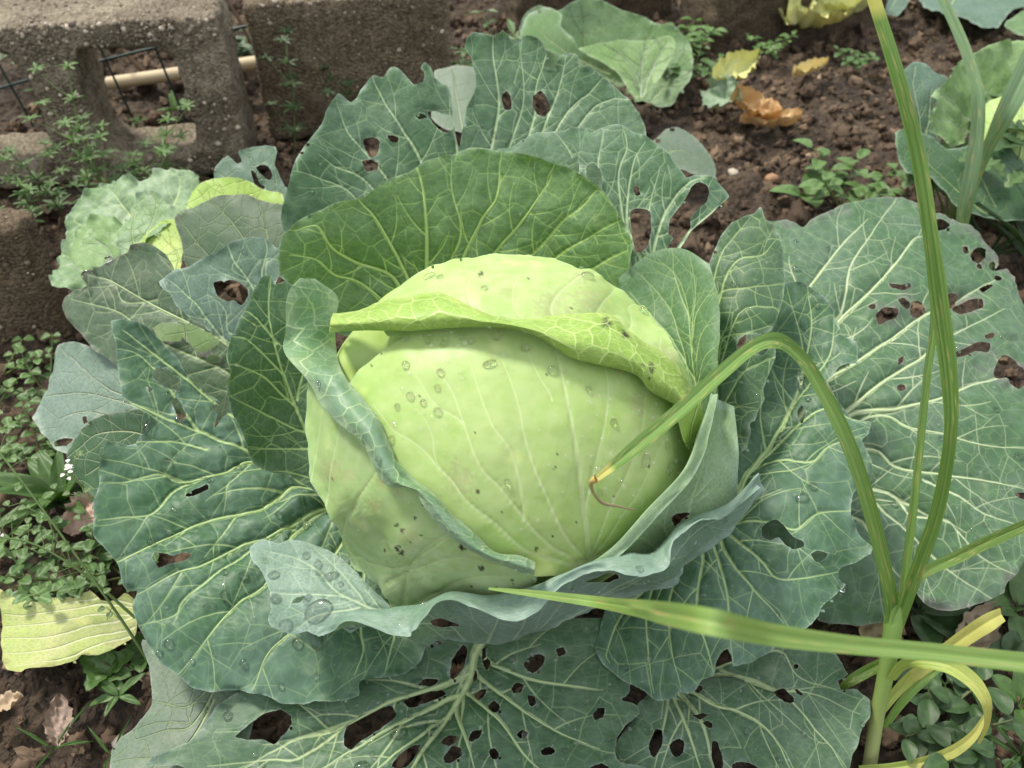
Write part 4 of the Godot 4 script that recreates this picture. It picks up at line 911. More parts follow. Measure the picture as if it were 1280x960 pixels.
	leaf(o, "outer_leaf", "greypurple", 5, 4, [.2113,.165,-.2847,.3058,.172,-.2722,.4062,.17,-.2758,.525,.155,-.3025,.1854,.145,-.1381,.2712,.148,-.1341,.3655,.14,-.1447,.4711,.125,-.1646,.1696,.118,-.0349,.2477,.122,-.0309,.3303,.118,-.0349,.4231,.105,-.048,.1616,.08,.0404,.2356,.085,.0442,.3113,.085,.0442,.3911,.08,.0404,.1574,.035,.1028,.2297,.04,.1057,.3006,.045,.1086,.3737,.045,.1086], [.0438,.1029,.0906,.0895,.1372,.0861,.1834,.1026,.2111,.0893,.2479,.0758,.2846,.0586,.3394,.0481,.404,.0396,.4598,.0367,.4971,.0422,.5297,.0491,.5668,.0716,.6039,.0762,.6636,.0915,.6956,.1046,.7275,.1209,.7548,.1371,.7731,.1532,.7869,.1788,.775,.1917,.8098,.1884,.8374,.2045,.842,.2304,.8466,.2369,.867,.2665,.9242,.3009,.9696,.5131,.9501,.726,.9007,.7961,.839,.8488,.802,.8811,.7946,.9013,.7374,.9227,.7097,.9266,.6728,.9346,.6359,.9399,.599,.9378,.5527,.9225,.5295,.8977,.5064,.9211,.499,.9556,.4693,.9622,.4322,.9674,.358,.972,.2933,.9673,.2471,.9647,.2241,.9541,.087,.8317,.0125,.6546,.0124,.3356], [[.5761,.0916,.6039,.0883,.6315,.0981,.6177,.1113,.5853,.1133],[.6956,.1596,.7184,.1455,.7457,.15,.7439,.1673,.723,.1788,.7002,.1737],[.6728,.1468,.6865,.1436,.691,.1564,.6801,.1584],[.7349,.1857,.733,.1897,.7282,.1922,.7221,.1922,.7173,.1897,.7154,.1857,.7173,.1817,.7221,.1792,.7281,.1792,.733,.1817],[.7786,.1822,.7768,.1883,.7719,.192,.7659,.192,.761,.1883,.7592,.1823,.761,.1762,.7659,.1725,.7719,.1725,.7768,.1762],[.6175,.2467,.6452,.2369,.6728,.2421,.6682,.2599,.6452,.2731,.6221,.2798],[.6406,.2798,.6682,.2566,.7003,.2513,.7368,.2533,.735,.2732,.7003,.2798,.6636,.2911],[.5152,.2631,.5385,.2566,.5571,.2599,.5664,.2797,.5385,.293,.5152,.2896],[.4733,.2598,.4919,.2533,.5105,.2664,.5059,.2797,.478,.273],[.4056,.2928,.4223,.2796,.4408,.2763,.4733,.2829,.4705,.2975,.4408,.3028,.4223,.3061],[.4501,.2209,.478,.2273,.5059,.224,.5152,.2305,.4873,.237,.4547,.2305],[.4069,.2723,.405,.2764,.4001,.279,.394,.279,.3891,.2764,.3872,.2723,.389,.2681,.394,.2656,.4001,.2656,.405,.2682],[.4988,.4503,.4964,.4554,.4902,.4586,.4825,.4586,.4763,.4554,.4739,.4502,.4763,.4451,.4825,.4419,.4902,.4419,.4964,.4451],[.6446,.3366,.6427,.3408,.6378,.3434,.6317,.3434,.6268,.3408,.6249,.3366,.6268,.3324,.6317,.3298,.6378,.3298,.6427,.3324],[.6372,.317,.6358,.3232,.6321,.3271,.6275,.3271,.6238,.3232,.6224,.3169,.6238,.3106,.6275,.3068,.6321,.3068,.6358,.3107],[.6406,.3768,.6819,.3635,.7185,.3501,.7551,.3534,.7505,.3735,.7185,.3668,.6819,.3802,.6498,.3849],[.7368,.3367,.7642,.33,.7688,.34,.7459,.3454],[.7687,.4168,.7825,.3902,.8008,.3768,.8375,.3902,.8652,.4101,.8931,.4167,.8931,.463,.856,.4498,.8375,.4564,.8099,.4334,.7779,.4268],[.8338,.6816,.8569,.6803,.8848,.6883,.8848,.6963,.8477,.6916],[.4781,.3865,.4967,.3799,.4921,.3933,.4782,.3999],[.7276,.2304,.7504,.2239,.7641,.2271,.7368,.2401],[.7933,.2096,.791,.2137,.7849,.2162,.7774,.2162,.7713,.2137,.769,.2096,.7713,.2056,.7774,.2031,.7849,.2031,.791,.2056]], [[[.0623,.6367,.2477,.443,.3394,.3963,.478,.3296,.5711,.283,.6911,.2434,.7824,.2109],4.5,.8],[[.0747,.6278,.3303,.4924,.4318,.4365,.5526,.3834,.6175,.3433,.8008,.2765],4.2,.8],[[.0747,.6332,.3303,.5022,.4784,.4924,.6176,.4696,.7276,.4367,.8745,.4167],4.8,.8],[[.1862,.443,.2937,.3026,.3945,.237,.4781,.1729,.5248,.1278,.5528,.1212],3.9,.7],[[.0871,.3357,.211,.2243,.3029,.1414,.3854,.0822],3.3,.6],[[.0747,.6457,.3948,.5087,.5249,.5348,.6176,.5479,.7369,.5744,.8749,.5813],2.7,.6],[[.0747,.6546,.3763,.5811,.4784,.6211,.6175,.6412,.7554,.6547,.8754,.6749],3.3,.7],[[.0747,.6725,.3949,.6681,.5062,.7015,.5989,.7347,.6728,.7609],3,.7],[[.1369,.2652,.2937,.2893,.3303,.1924,.3946,.1153,.4691,.0409],2.4,.5],[[.3949,.6815,.4598,.7347,.5712,.8073,.6544,.8609,.7651,.9147],2.1,.5],[[.5558,.651,.6636,.6881,.7556,.7281,.8758,.7609],1.95,.5],[[.4814,.6903,.5248,.7281,.6267,.7412,.7097,.8073,.8205,.8609],2.1,.5],[[.0498,.7258,.3303,.7281,.3949,.7741,.4599,.8406,.4877,.8675],2.4,.5]], {"n": 200, "cell": 23, "cellw": 0.7, "ripple": 4.5, "puff": 2.6, "net": 0.9, "ribs": 7, "sparse": 1.7, "edge": 18, "wet": 420}, [], [[.167,.197,4,2.7,"water drop near the top of the big grey leaf"],[.813,.34,7.7,2.6,"long water drop near the right edge of the big grey green leaf"],[.85,.601,4.1,2.9,"small water drop at the right edge of the big grey leaf"],[.703,.761,1.7,1.7]]).set_meta("label", "broad grey green outer leaf with purple edge and holes")
	leaf(o, "outer_leaf", "blue2", 3, 5, [.0535,.055,.1085,.1006,.06,.1114,.1468,.065,.1144,.194,.065,.1144,.2486,.05,.1055,.0496,.05,.1677,.0934,.055,.17,.1376,.055,.17,.1836,.05,.1677,.2329,.04,.163,.0463,.045,.2186,.0881,.045,.2186,.1298,.045,.2186,.1732,.04,.2168,.2195,.03,.2132], [.4793,.1663,.5835,.1153,.6254,.0811,.7087,.0894,.7705,.0894,.8322,.1318,.855,.1821,.8613,.2482,.8325,.2842,.8449,.3333,.8947,.3303,.9387,.3827,.9451,.4614,.9179,.5613,.895,.68,.8898,.8487,.8534,.947,.4446,.9576,.0556,.9579,.061,.7817,.082,.6286,.129,.4945,.1602,.3965,.25,.2501], [[.193,.6283,.2137,.5442,.2396,.5442,.2376,.6282,.2137,.6961,.1961,.6792],[.2625,.6282,.2916,.5911,.3155,.603,.3124,.6622,.2864,.6961],[.4116,.6116,.4324,.6117,.446,.6965,.4429,.7728,.422,.7896],[.4793,.739,.5104,.7222,.552,.7477,.5676,.79,.5208,.8067,.4793,.7814],[.3802,.5028,.3959,.4895,.4136,.511,.4063,.536],[.349,.307,.3699,.2906,.3834,.3068,.3646,.3346],[.6304,.3302,.6565,.317,.6877,.3545,.6981,.3921,.6668,.3922,.6408,.3661],[.6982,.3217,.7189,.3299,.7293,.3544,.7106,.3495],[.7086,.1995,.7071,.2073,.7029,.2121,.6978,.2121,.6936,.2073,.692,.1995,.6936,.1917,.6978,.1869,.7029,.1869,.7071,.1917],[.3437,.4535,.375,.4452,.4011,.4534,.375,.4813]], [[[.2722,.2719,.375,.478,.4272,.7812],3.6,1.2],[[.2639,.2719,.2812,.3478,.3332,.561,.3751,.7811],3.6,1],[[.3055,.2718,.4168,.3962,.5104,.445,.6145,.5614,.6876,.7818],3,.7],[[.3333,.2498,.4585,.2327,.5834,.2813,.7085,.4118,.8121,.6122,.8742,.7817],2.7,.6],[[.389,.2056,.6358,.115,.7086,.2479,.8325,.33],1.8,.4],[[.25,.2937,.2604,.3966,.2085,.781],2.7,.7],[[.4446,.2053,.6356,.3301,.75,.3462,.9157,.4614],1.8,.4]], {"n": 140, "cell": 24, "cellw": 0.6, "ripple": 4, "puff": 2.2, "ribs": 3, "wet": 300}, [], [])
	leaf(o, "outer_leaf", "blue2", 3, 6, [-.2519,.06,.1025,-.1794,.062,.1037,-.1061,.07,.1085,-.0351,.078,.1134,.0343,.075,.1116,.105,.07,.1085,-.2331,.055,.1637,-.1666,.055,.1637,-.0996,.058,.1651,-.0332,.062,.167,.0323,.062,.167,.0982,.06,.166,-.2193,.045,.2142,-.1574,.043,.2135,-.0943,.045,.2142,-.0316,.047,.2149,.0305,.05,.216,.0924,.05,.216], [.5563,.1455,.6229,.0624,.7349,0,.8113,0,.8803,0,.9139,.1789,.9196,.3876,.9028,.4387,.9252,.4484,.9375,.4709,.9375,.5081,.9252,.5408,.9112,.5736,.8944,.6481,.89,.7312,.9001,.7809,.9253,.7941,.9449,.8072,.9477,.8302,.9402,1,.1042,1,.1043,.8297,.0875,.7968,.0596,.7969,.0261,.7936,.0372,.7605,.0764,.6973,.0931,.6773,.1071,.6607,.1267,.5896,.1379,.5454,.1604,.4599,.194,.4041,.2501,.3881,.3881,.2652], [[.3881,.6727,.3937,.5899,.4217,.5325,.4553,.4757,.4778,.4644,.4845,.5163,.4553,.59,.4217,.6479,.4021,.7059],[.4805,.7969,.4945,.7391,.5169,.6844,.5309,.6778,.5225,.7391,.5057,.8051,.4889,.8133],[.5841,.3072,.5896,.2268,.6091,.1454,.6185,.1585,.6119,.2429,.5924,.3104],[.5002,.4355,.5282,.3873,.5673,.3745,.5757,.3953,.5394,.4515,.5086,.4757],[.5255,.3474,.545,.3201,.5646,.3265,.5506,.3585],[.7237,.2512,.7321,.2109,.749,.1915,.763,.2029,.7586,.2513,.7434,.2946,.7294,.2833],[.7002,.3793,.7098,.3473,.7227,.3553,.7182,.3953,.7042,.4033],[.6297,.4033,.6398,.3712,.6537,.3744,.6482,.4113,.637,.4322],[.6566,.4595,.6678,.4354,.679,.4676,.6734,.5033,.6594,.4919],[.8497,.5244,.8609,.4838,.872,.487,.8693,.5326,.8553,.5539],[.6203,.648,.6287,.6066,.6455,.5984,.6399,.6397,.6259,.6645],[.57,.6645,.5812,.6281,.598,.6314,.5996,.6645,.584,.6894],[.5756,.7474,.5896,.6944,.6063,.6977,.6091,.7391,.5896,.7804,.5784,.7804],[.6578,.7143,.6679,.6978,.6774,.7309,.6735,.7607,.6634,.7557],[.7099,.6232,.7211,.5984,.7306,.6232,.7183,.648],[.7547,.7145,.7687,.6946,.781,.7145,.7743,.7394,.7575,.7393],[.7294,.4113,.7434,.4194,.7463,.4596,.735,.4708],[.6453,.2187,.6564,.2026,.662,.2349,.6537,.2671],[.8441,.8137,.8637,.7841,.8793,.8056,.8749,.8465,.8497,.8465],[.7016,.8216,.7296,.8135,.7352,.8544,.7016,.8705],[.7827,.1704,.7966,.159,.8011,.1868,.7883,.2078],[.6452,.1537,.6525,.1372,.6525,.1944,.6453,.2107],[.6258,.2831,.6341,.2623,.6353,.3072,.6286,.3232],[.1884,.6309,.2165,.5732,.2445,.5162,.2725,.4919,.2921,.5243,.2949,.5651,.2809,.6227,.2585,.6724,.2389,.6475,.2109,.6508],[.3871,.6312,.3955,.5653,.4179,.5162,.4628,.4677,.4628,.5081,.4179,.59,.3955,.681]], [[[.646,.1125,.6313,.1781,.6202,.3072,.584,.5,.5337,.7142,.5112,.8297],6.72,1.6],[[.6267,.2644,.6007,.3072,.5338,.3873,.4722,.4435,.4049,.5489,.3433,.6146,.2389,.6751],4.16,.8],[[.6045,.3926,.5785,.4193,.5282,.5081,.4553,.6148,.3993,.7142,.3433,.8216],3.84,.8],[[.64,.1564,.6565,.2268,.6901,.2752,.7462,.3314,.8078,.3587,.8692,.3875],3.2,.6],[[.6252,.2214,.6425,.3072,.707,.4595,.7799,.5984,.8637,.7062],3.2,.6],[[.6074,.3499,.623,.4033,.679,.549,.7239,.731,.7575,.83],3.2,.7],[[.5941,.444,.598,.5163,.6175,.6645,.6343,.8297],3.52,.9],[[.5822,.5217,.5561,.5654,.5001,.6977,.4441,.8298],3.2,.8],[[.4067,.5489,.3284,.6146,.2725,.6807,.2052,.805],2.88,.7],[[.3899,.5653,.3061,.7472,.2501,.7554,.1379,.7968],2.08,.5]], {"n": 210, "cell": 25, "cellw": 0.6, "ripple": 4, "puff": 2.6, "net": 0.85, "ribs": 8, "wet": 900}, [], [[.526,.354,4.5,2.5,"wide water drop on the thick midrib of the bottom leaf"],[.537,.706,2.4,2.4],[.557,.601,4.4,3.9,"largest water drop in the middle of the holed bottom leaf"],[.569,.561,2.4,2.4],[.493,.618,5.3,4.4,"left one of two large water drops between ribs of the bottom leaf"],[.53,.565,4.9,3.9,"round water drop between the midrib and the left pair on the bottom leaf"],[.179,.535,3,3,"round water drop on the left arm of the bottom leaf"],[.36,.539,3,2.5],[.751,.47,2.5,2.5],[.731,.627,3.4,2.9],[.425,.808,4.8,3.8,"large water drop at the bottom edge of the holed bottom leaf"],[.701,.23,2.5,2],[.679,.35,2.5,2.5],[.839,.461,2.5,2.5],[.343,.504,2,2]]).set_meta("label", "bottom outer leaf riddled with holes around its thick midrib")
	leaf(o, "outer_leaf", "blue", 5, 4, [-.3053,.205,-.0595,-.2341,.18,-.0928,-.1523,.15,-.1327,-.0547,.125,-.166,-.2943,.165,.0058,-.2242,.14,-.0198,-.1415,.12,-.0403,-.0489,.11,-.0505,-.2793,.135,.0722,-.2094,.115,.0564,-.1289,.105,.0486,-.0441,.1,.0446,-.2705,.1,.1275,-.1969,.092,.1226,-.119,.09,.1214,-.0402,.09,.1214,-.2672,.058,.1751,-.1922,.055,.1737,-.1145,.06,.176,-.0383,.065,.1783], [.1116,.0581,.1568,.0596,.1974,.0736,.2463,.1084,.2868,.1431,.3046,.1708,.3191,.186,.3671,.2195,.4149,.2476,.4706,.2689,.5315,.2807,.7023,.4676,.9149,.7294,.923,.7869,.9429,.8079,.931,.8433,.9072,.8646,.8833,.8789,.8194,.8859,.7795,.8895,.7699,.9016,.7715,.925,.7395,.9355,.7075,.939,.6543,.939,.6224,.948,.5946,.9459,.5667,.9466,.527,.9282,.4871,.9211,.4473,.9168,.3753,.9174,.3271,.9067,.2949,.8783,.2548,.8571,.2146,.8219,.1905,.787,.1663,.7316,.1678,.7072,.1781,.6828,.15,.6806,.1379,.6617,.1336,.6264,.1015,.5911,.0777,.5699,.0658,.5559,.068,.5174,.0655,.4792,.081,.4375,.0786,.4027,.091,.3606,.1044,.336,.1766,.3409,.1969,.2986,.1986,.276,.1807,.2561,.1443,.235,.1363,.2055,.1323,.1708,.1228,.1084], [[.2235,.609,.2283,.597,.2542,.6006,.2786,.6056,.3028,.595,.3271,.5986,.3109,.6092,.2705,.6232,.2382,.6302],[.3092,.4617,.3351,.4478,.3673,.4374,.3713,.4499,.3432,.4617,.319,.4666],[.2216,.1812,.238,.1624,.2705,.1708,.2965,.1916,.2948,.2195,.2623,.2125,.2379,.1985],[.2745,.2441,.2867,.2335,.3029,.2547,.3126,.276,.2947,.2901],[.1766,.3184,.1848,.2901,.2051,.2724,.2132,.2901,.201,.3219,.1823,.329],[.2052,.2125,.2174,.209,.2215,.2195,.2117,.2237],[.3751,.2618,.403,.2406,.4228,.2265,.4268,.2476,.407,.283,.3872,.3043,.3951,.2689]], [[[.7236,.4584,.5955,.4026,.4788,.3536,.4151,.336,.3512,.3113,.254,.283,.1807,.2512,.1484,.2335],3.64,.8],[[.6595,.4119,.4468,.276,.3831,.2406,.3191,.1951,.2299,.1361,.181,.1049,.1405,.0806],3.08,.7],[[.6168,.3933,.4868,.3746,.4232,.4026,.3673,.4165,.2865,.4249,.2539,.4026],3.36,.8],[[.713,.4491,.6062,.4305,.5268,.4757,.4871,.493,.3593,.521,.2541,.5632,.1495,.6089,.1216,.6229],4.2,.8],[[.7449,.4676,.6702,.4792,.5427,.542,.4473,.5774,.3512,.6233,.2867,.6409,.1741,.6933],3.64,.7],[[.7449,.4528,.6063,.5279,.5507,.6197,.5109,.6725,.4392,.7178,.3832,.7764,.2949,.8748],3.36,.7],[[.7661,.5046,.6702,.6408,.5944,.7661,.5269,.8289,.4871,.914],2.52,.6],[[.3469,.3109,.3029,.2618,.2379,.1777,.1891,.1361,.1244,.1223],2.24,.5],[[.3662,.4156,.2865,.4443,.2215,.5035,.1408,.5139,.0774,.5209],2.1,.5],[[.2952,.4249,.2376,.4096,.1566,.4305,.0928,.4375],1.96,.5],[[.3662,.3559,.2947,.3395,.1888,.3395,.1005,.3395],1.82,.4],[[.5322,.5495,.319,.69,.2788,.7385,.1825,.7661],1.68,.4],[[.7873,.5607,.7714,.7523,.7794,.8219,.7555,.8788],2.1,.5],[[.8298,.5984,.8592,.7592,.8513,.822,.8354,.8788],1.96,.5]], {"n": 220, "cell": 27, "cellw": 0.7, "ripple": 4.5, "puff": 3.0, "net": 0.8, "ribs": 7, "sparse": 1.2, "wet": 700}, [], [[.268,.809,2.5,3],[.242,.831,2,2],[.417,.696,2.5,3.6,"oval water drop halfway along the lower left leaf"],[.388,.722,2,1.5],[.466,.85,2.5,2.5],[.464,.651,3.1,2.6,"round water drop on the dark leaf just left of the folded leaf"],[.634,.527,3.2,3.2],[.655,.803,4,5,"tall water drop on the dark leaf just below the folded leaf"],[.606,.809,3.5,3.5,"round water drop on the dark leaf at the tip of the folded leaf"],[.628,.786,2.5,2.5],[.655,.882,2,2],[.564,.907,2,2],[.558,.505,2.7,2.2],[.819,.818,2,2.5],[.211,.309,3.3,6.6,"tall water drop near the torn notch of the left leaf"],[.265,.393,3.3,4.9]]).set_meta("label", "largest blue green outer leaf with a pointed torn tip")
	leaf(o, "outer_leaf", "pale", 3, 3, [-.4011,.11,-.1307,-.3293,.125,-.1126,-.2616,.14,-.0945,-.3878,.075,-.0667,-.3123,.1,-.0422,-.2486,.115,-.0274,-.3696,.05,-.0007,-.2984,.075,.0193,-.238,.09,.0313], [.1973,.0773,.2592,.0463,.321,.0372,.4654,.0743,.5696,.0927,.6956,.1829,.8215,.289,.8632,.3591,.8421,.5,.7791,.5894,.4248,.5214,.3535,.5807,.3269,.6621,.3024,.7021,.1993,.6661,.1152,.5721,.0681,.4821,.0936,.3932,.1398,.2875], [[.1993,.6262,.2613,.608,.3188,.6114,.2819,.6532,.2097,.6588],[.3738,.4822,.4044,.4734,.4085,.5089,.384,.5178]], [[[.8352,.4764,.695,.4031,.4041,.3414,.1569,.3581],1.5,.5],[[.8074,.3826,.5693,.3242,.3627,.1824,.2595,.092],1.3,.5],[[.7791,.5237,.4043,.4469,.1991,.5],1.2,.4]], {"n": 70, "cell": 16, "cellw": 0.7, "ripple": 3, "wet": 40}, [], []).set_meta("label", "pale faded outer leaf")
	leaf(o, "outer_leaf", "greypurple", 3, 3, [-.3395,.12,-.0522,-.2808,.135,-.0365,-.2284,.145,-.0259,-.3408,.085,-.0228,-.2827,.1,-.0092,-.2303,.11,-.0001,-.3419,.05,.007,-.2842,.065,.0188,-.232,.075,.0267], [.0761,.4958,.1118,.3882,.2294,.2505,.3223,.1954,.438,.1703,.6722,.1328,.8138,.2328,.8137,.733,.438,.808,.2989,.858,.2408,.838,.1589,.7456,.0998,.6333], [], [[[.7509,.3998,.5311,.333,.2759,.3581,.1354,.4833],1.4,.5],[[.7509,.4666,.438,.5333,.2058,.6832],1.3,.5]], {"n": 60, "cell": 15, "cellw": 0.7, "ripple": 3}, [], [])
	leaf(o, "outer_leaf", "grey", 3, 3, [-.2828,.035,.0998,-.2234,.05,.1085,-.1723,.05,.1085,-.2663,.03,.157,-.2097,.045,.1641,-.1607,.045,.1641,-.2498,.03,.2087,-.1979,.04,.2124,-.1508,.04,.2124], [.2777,.0254,.3354,.1898,.3573,.3828,.3222,.4705,.2671,.5328,.1552,.6143,.1005,.6911,.102,.8147,.1116,1,.7992,1,1,.5238,1,.243], [], [[[.7406,.3829,.5915,.6321,.4065,.7597,.2968,.85],1.8,.7],[[.7653,.2898,.6083,.5238,.4386,.5597,.27,.6141],1.4,.5],[[.7909,.243,.5869,.4178,.396,.4003],1.3,.5]], {"n": 70, "cell": 19, "cellw": 0.6, "ripple": 2, "wet": 60}, [], [])
	leaf(o, "outer_leaf", "grey", 3, 3, [-.104,.1442,-.6163,-.0607,.1522,-.5964,-.0194,.1522,-.5964,-.1,.1219,-.5407,-.0589,.1262,-.5311,-.0188,.1262,-.5311,-.0949,.1074,-.4588,-.0565,.1074,-.4588,-.0181,.1074,-.4588], [.0955,.1115,.2491,.0745,.4359,.0559,.6462,.0742,.8348,.1383,.8821,.4544,.8234,.8216,.2946,.7763,.0592,.6382,.1188,.3642], [], [[[.5294,.8216,.4124,.364,.3543,.0928],2,.8]], {"n": 24, "cell": 20, "cellw": 0.6, "ripple": 2}, [], [])
	o = root("cabbage", Vector3(.155, 0, -.837))
	tag(o, "smaller upright cabbage growing alone at the back of the bed", "cabbage")
	leaf(o, "leaf", "green2", 3, 4, [0,.1147,-.958,.0991,.1012,-1.0001,.1981,.1012,-1.0001,.2882,.1147,-.958,0,.0538,-.8738,.0991,.0304,-.934,.1981,.0304,-.934,.2815,.0577,-.8638,0,-.0005,-.7821,.0953,-.0183,-.8202,.1907,-.0183,-.8202,.2748,.0039,-.7726], [.0392,.3582,.0505,.2336,.0794,.1587,.1198,.1211,.1605,.1084,.2097,.1454,.2594,.1452,.3177,.0879,.3754,.0531,.4244,.0456,.473,.058,.5377,.1125,.5863,.1447,.7186,.2071,.7687,.2523,.8184,.2702,.8594,.2781,.9,.3084,.9558,.4333,.9747,.5586,.9668,.6594,.9557,.7477,.8836,.8857,.851,.9301,.8017,.9401,.7353,.9158,.6685,.916,.4243,.8868,.1927,.6609], [], [[[.6519,.903,.4245,.5341,.3919,.2813,.3755,.1076],3,1],[[.6963,.8702,.6853,.534,.7521,.282],3,1],[[.7631,.8699,.8352,.7363,.9322,.4833],3,1]], {"n": 60, "cell": 24, "cellw": 0.8, "ripple": 5, "puff": 3, "bump": 0.3}, [], [])
	leaf(o, "leaf", "green2", 3, 3, [.0062,.108,-.9243,.1002,.1149,-.9034,.1912,.1219,-.8826,.0059,.082,-.8317,.0994,.0743,-.8519,.1927,.0743,-.8519,.0058,.0471,-.7718,.0994,.0303,-.8109,.1943,.0261,-.8206], [.0351,.4261,.0646,.2034,.1134,.1087,.2587,.051,.3669,.1263,.3543,.2765,.4513,.4254,.5,.5561,.5731,.5449,.6702,.5748,.839,.7995,.8629,.9874,.6702,.8747,.4755,.7246,.256,.5746], [], [[[.7426,.8496,.3535,.5373,.1127,.2405],3,1]], {"n": 40, "cell": 22, "cellw": 0.7, "ripple": 2}, [], [])
	leaf(o, "leaf", "green3", 3, 3, [.06,.1157,-.8837,.156,.1157,-.8837,.252,.1157,-.8837,.0583,.0769,-.7996,.1534,.071,-.8146,.2458,.0749,-.8046,.0573,.0345,-.7327,.1497,.0323,-.7375,.2407,.0345,-.7327], [.2015,.4222,.2719,.391,.3661,.3597,.5551,.3283,.7199,.3286,.8368,.2979,.9185,.3012,.9488,.3602,.9419,.4533,.8837,.6098,.837,.72,.7549,.83,.6726,.914,.6256,.8924,.5315,.7205,.4369,.6101], [], [[[.6883,.8934,.673,.7204,.5552,.5,.4133,.3751],3,1],[[.6883,.8934,.6967,.5943,.7199,.3441],3,1],[[.7009,.8768,.7905,.5627,.8836,.3445],3,1]], {"n": 40, "cell": 22, "cellw": 0.7, "ripple": 3, "puff": 3, "bump": 0.3}, [], [])
	o = root("cabbage", Vector3(-.408, 0, -.363))
	tag(o, "frosty light green cabbage plant behind the large one, below the hollow block", "cabbage")
	leaf(o, "leaf", "frost", 3, 4, [-.4677,.152,-.3637,-.4107,.1472,-.373,-.344,.152,-.3637,-.272,.1664,-.3361,-.4508,.1081,-.2818,-.3912,.1081,-.2818,-.3275,.1137,-.2733,-.2618,.1247,-.2562,-.417,.0874,-.1804,-.3667,.0811,-.1883,-.3109,.0811,-.1883,-.2516,.0874,-.1804], [.0486,.8117,.0569,.6629,.0846,.5968,.1057,.5497,.1301,.5124,.1219,.4203,.1381,.3567,.1706,.3117,.2113,.2579,.2603,.213,.3013,.1823,.3753,.168,.4405,.1498,.4892,.1554,.5297,.1719,.5703,.1168,.6193,.1038,.6685,.0908,.7346,.0944,.7925,.1036,.8499,.1496,.817,.2226,.7757,.3131,.7838,.4032,.7508,.4939,.7178,.623,.5217,.698,.2768,.8104], [], [[[.5651,.6606,.5217,.4756,.4242,.3128,.3589,.2224],2,.8],[[.5217,.7104,.3915,.5123,.2442,.4389,.1626,.4022],2,.8],[[.6085,.6605,.6194,.4393,.7015,.241,.7181,.1315],2,.8],[[.4783,.7354,.3588,.6613,.1952,.6245,.0976,.6061],2,.8]], {"n": 80, "cell": 13, "cellw": 0.9, "ripple": 11, "puff": 4, "wet": 60}, [], [])
	leaf(o, "leaf", "lime2", 3, 3, [-.3004,.1822,-.2757,-.2479,.1822,-.2757,-.1941,.1846,-.2711,-.2963,.1649,-.2459,-.2446,.1649,-.2459,-.1915,.1675,-.2415,-.2923,.1483,-.2167,-.2412,.1483,-.2167,-.1889,.151,-.2124], [.0904,.5147,.1033,.3826,.1421,.2728,.2066,.1848,.2712,.1318,.3747,.1097,.4784,.1186,.5562,.1407,.6341,.1716,.6989,.2508,.7766,.2948,.8541,.3168,.9057,.3607,.9186,.5589,.7249,.8245,.1033,.8245], [], [[[.5173,.8833,.4654,.5589,.3618,.2068],1.6,.7],[[.5865,.8833,.673,.5589,.6471,.2508],1.5,.6],[[.4481,.8833,.31,.5589,.1808,.2948],1.4,.6]], {"n": 50, "cell": 12, "cellw": 0.9, "ripple": 2.5}, [], [])
	leaf(o, "leaf", "bluepale", 3, 3, [-.2846,.1877,-.3219,-.2386,.1901,-.3172,-.1932,.1924,-.3126,-.2809,.1674,-.2892,-.2355,.1699,-.2847,-.1907,.1724,-.2802,-.2772,.1477,-.2572,-.2324,.1504,-.2529,-.1882,.1531,-.2485], [.0745,.5313,.0841,.3888,.1477,.2874,.2271,.2183,.2906,.2874,.3223,.3158,.3699,.2874,.3477,.1654,.4809,.1041,.6082,.0795,.7196,.1041,.7515,.1857,.7196,.328,.7674,.4701,.8151,.613,.8628,.6744,.831,.8786,.64,.9192,.1,.7154], [[.5191,.3807,.5763,.3401,.6559,.3685,.6942,.4701,.6559,.5313,.5763,.4701],[.4651,.4091,.5191,.4498,.5445,.5599,.6082,.613,.5763,.654,.4968,.5926]], [[[.5763,.9138,.5763,.6744,.4809,.3482,.4492,.145],1.5,.6],[[.7037,.8922,.7356,.6744,.6878,.1857],1.5,.6],[[.4915,.9138,.3223,.6744,.1318,.4295],1.3,.5]], {"n": 50, "cell": 14, "cellw": 0.7, "ripple": 2.5}, [], [])
	leaf(o, "leaf", "lime2", 3, 3, [-.3642,.1533,-.2761,-.3044,.1585,-.2672,-.2461,.1637,-.2584,-.3546,.1319,-.2288,-.2963,.1375,-.2203,-.2395,.1431,-.2119,-.3427,.1152,-.179,-.2862,.1213,-.171,-.2312,.1273,-.163], [.126,.5734,.2508,.3857,.3504,.2462,.475,.2151,.53,.2927,.5451,.5105,.525,.7315,.4002,.8257,.176,.7315], [], [[[.5,.7525,.5,.5734,.3504,.3547],1.4,.6]], {"n": 40, "cell": 12, "cellw": 0.9, "ripple": 3}, [], [])
	leaf(o, "leaf", "green3", 3, 3, [-.3128,.1174,-.1537,-.272,.1174,-.1537,-.2279,.1235,-.1458,-.3083,.1064,-.1298,-.2681,.1064,-.1298,-.2246,.1128,-.1221,-.3039,.0959,-.1063,-.2642,.0959,-.1063,-.2213,.1026,-.0989], [.0832,.0722,.5,.0289,.9177,.1439,.9589,.8582,.5,.9293,.0832,.7151], [], [[[.5,.9293,.4581,.1439],2,1]], {"n": 20, "cell": 14}, [], [])
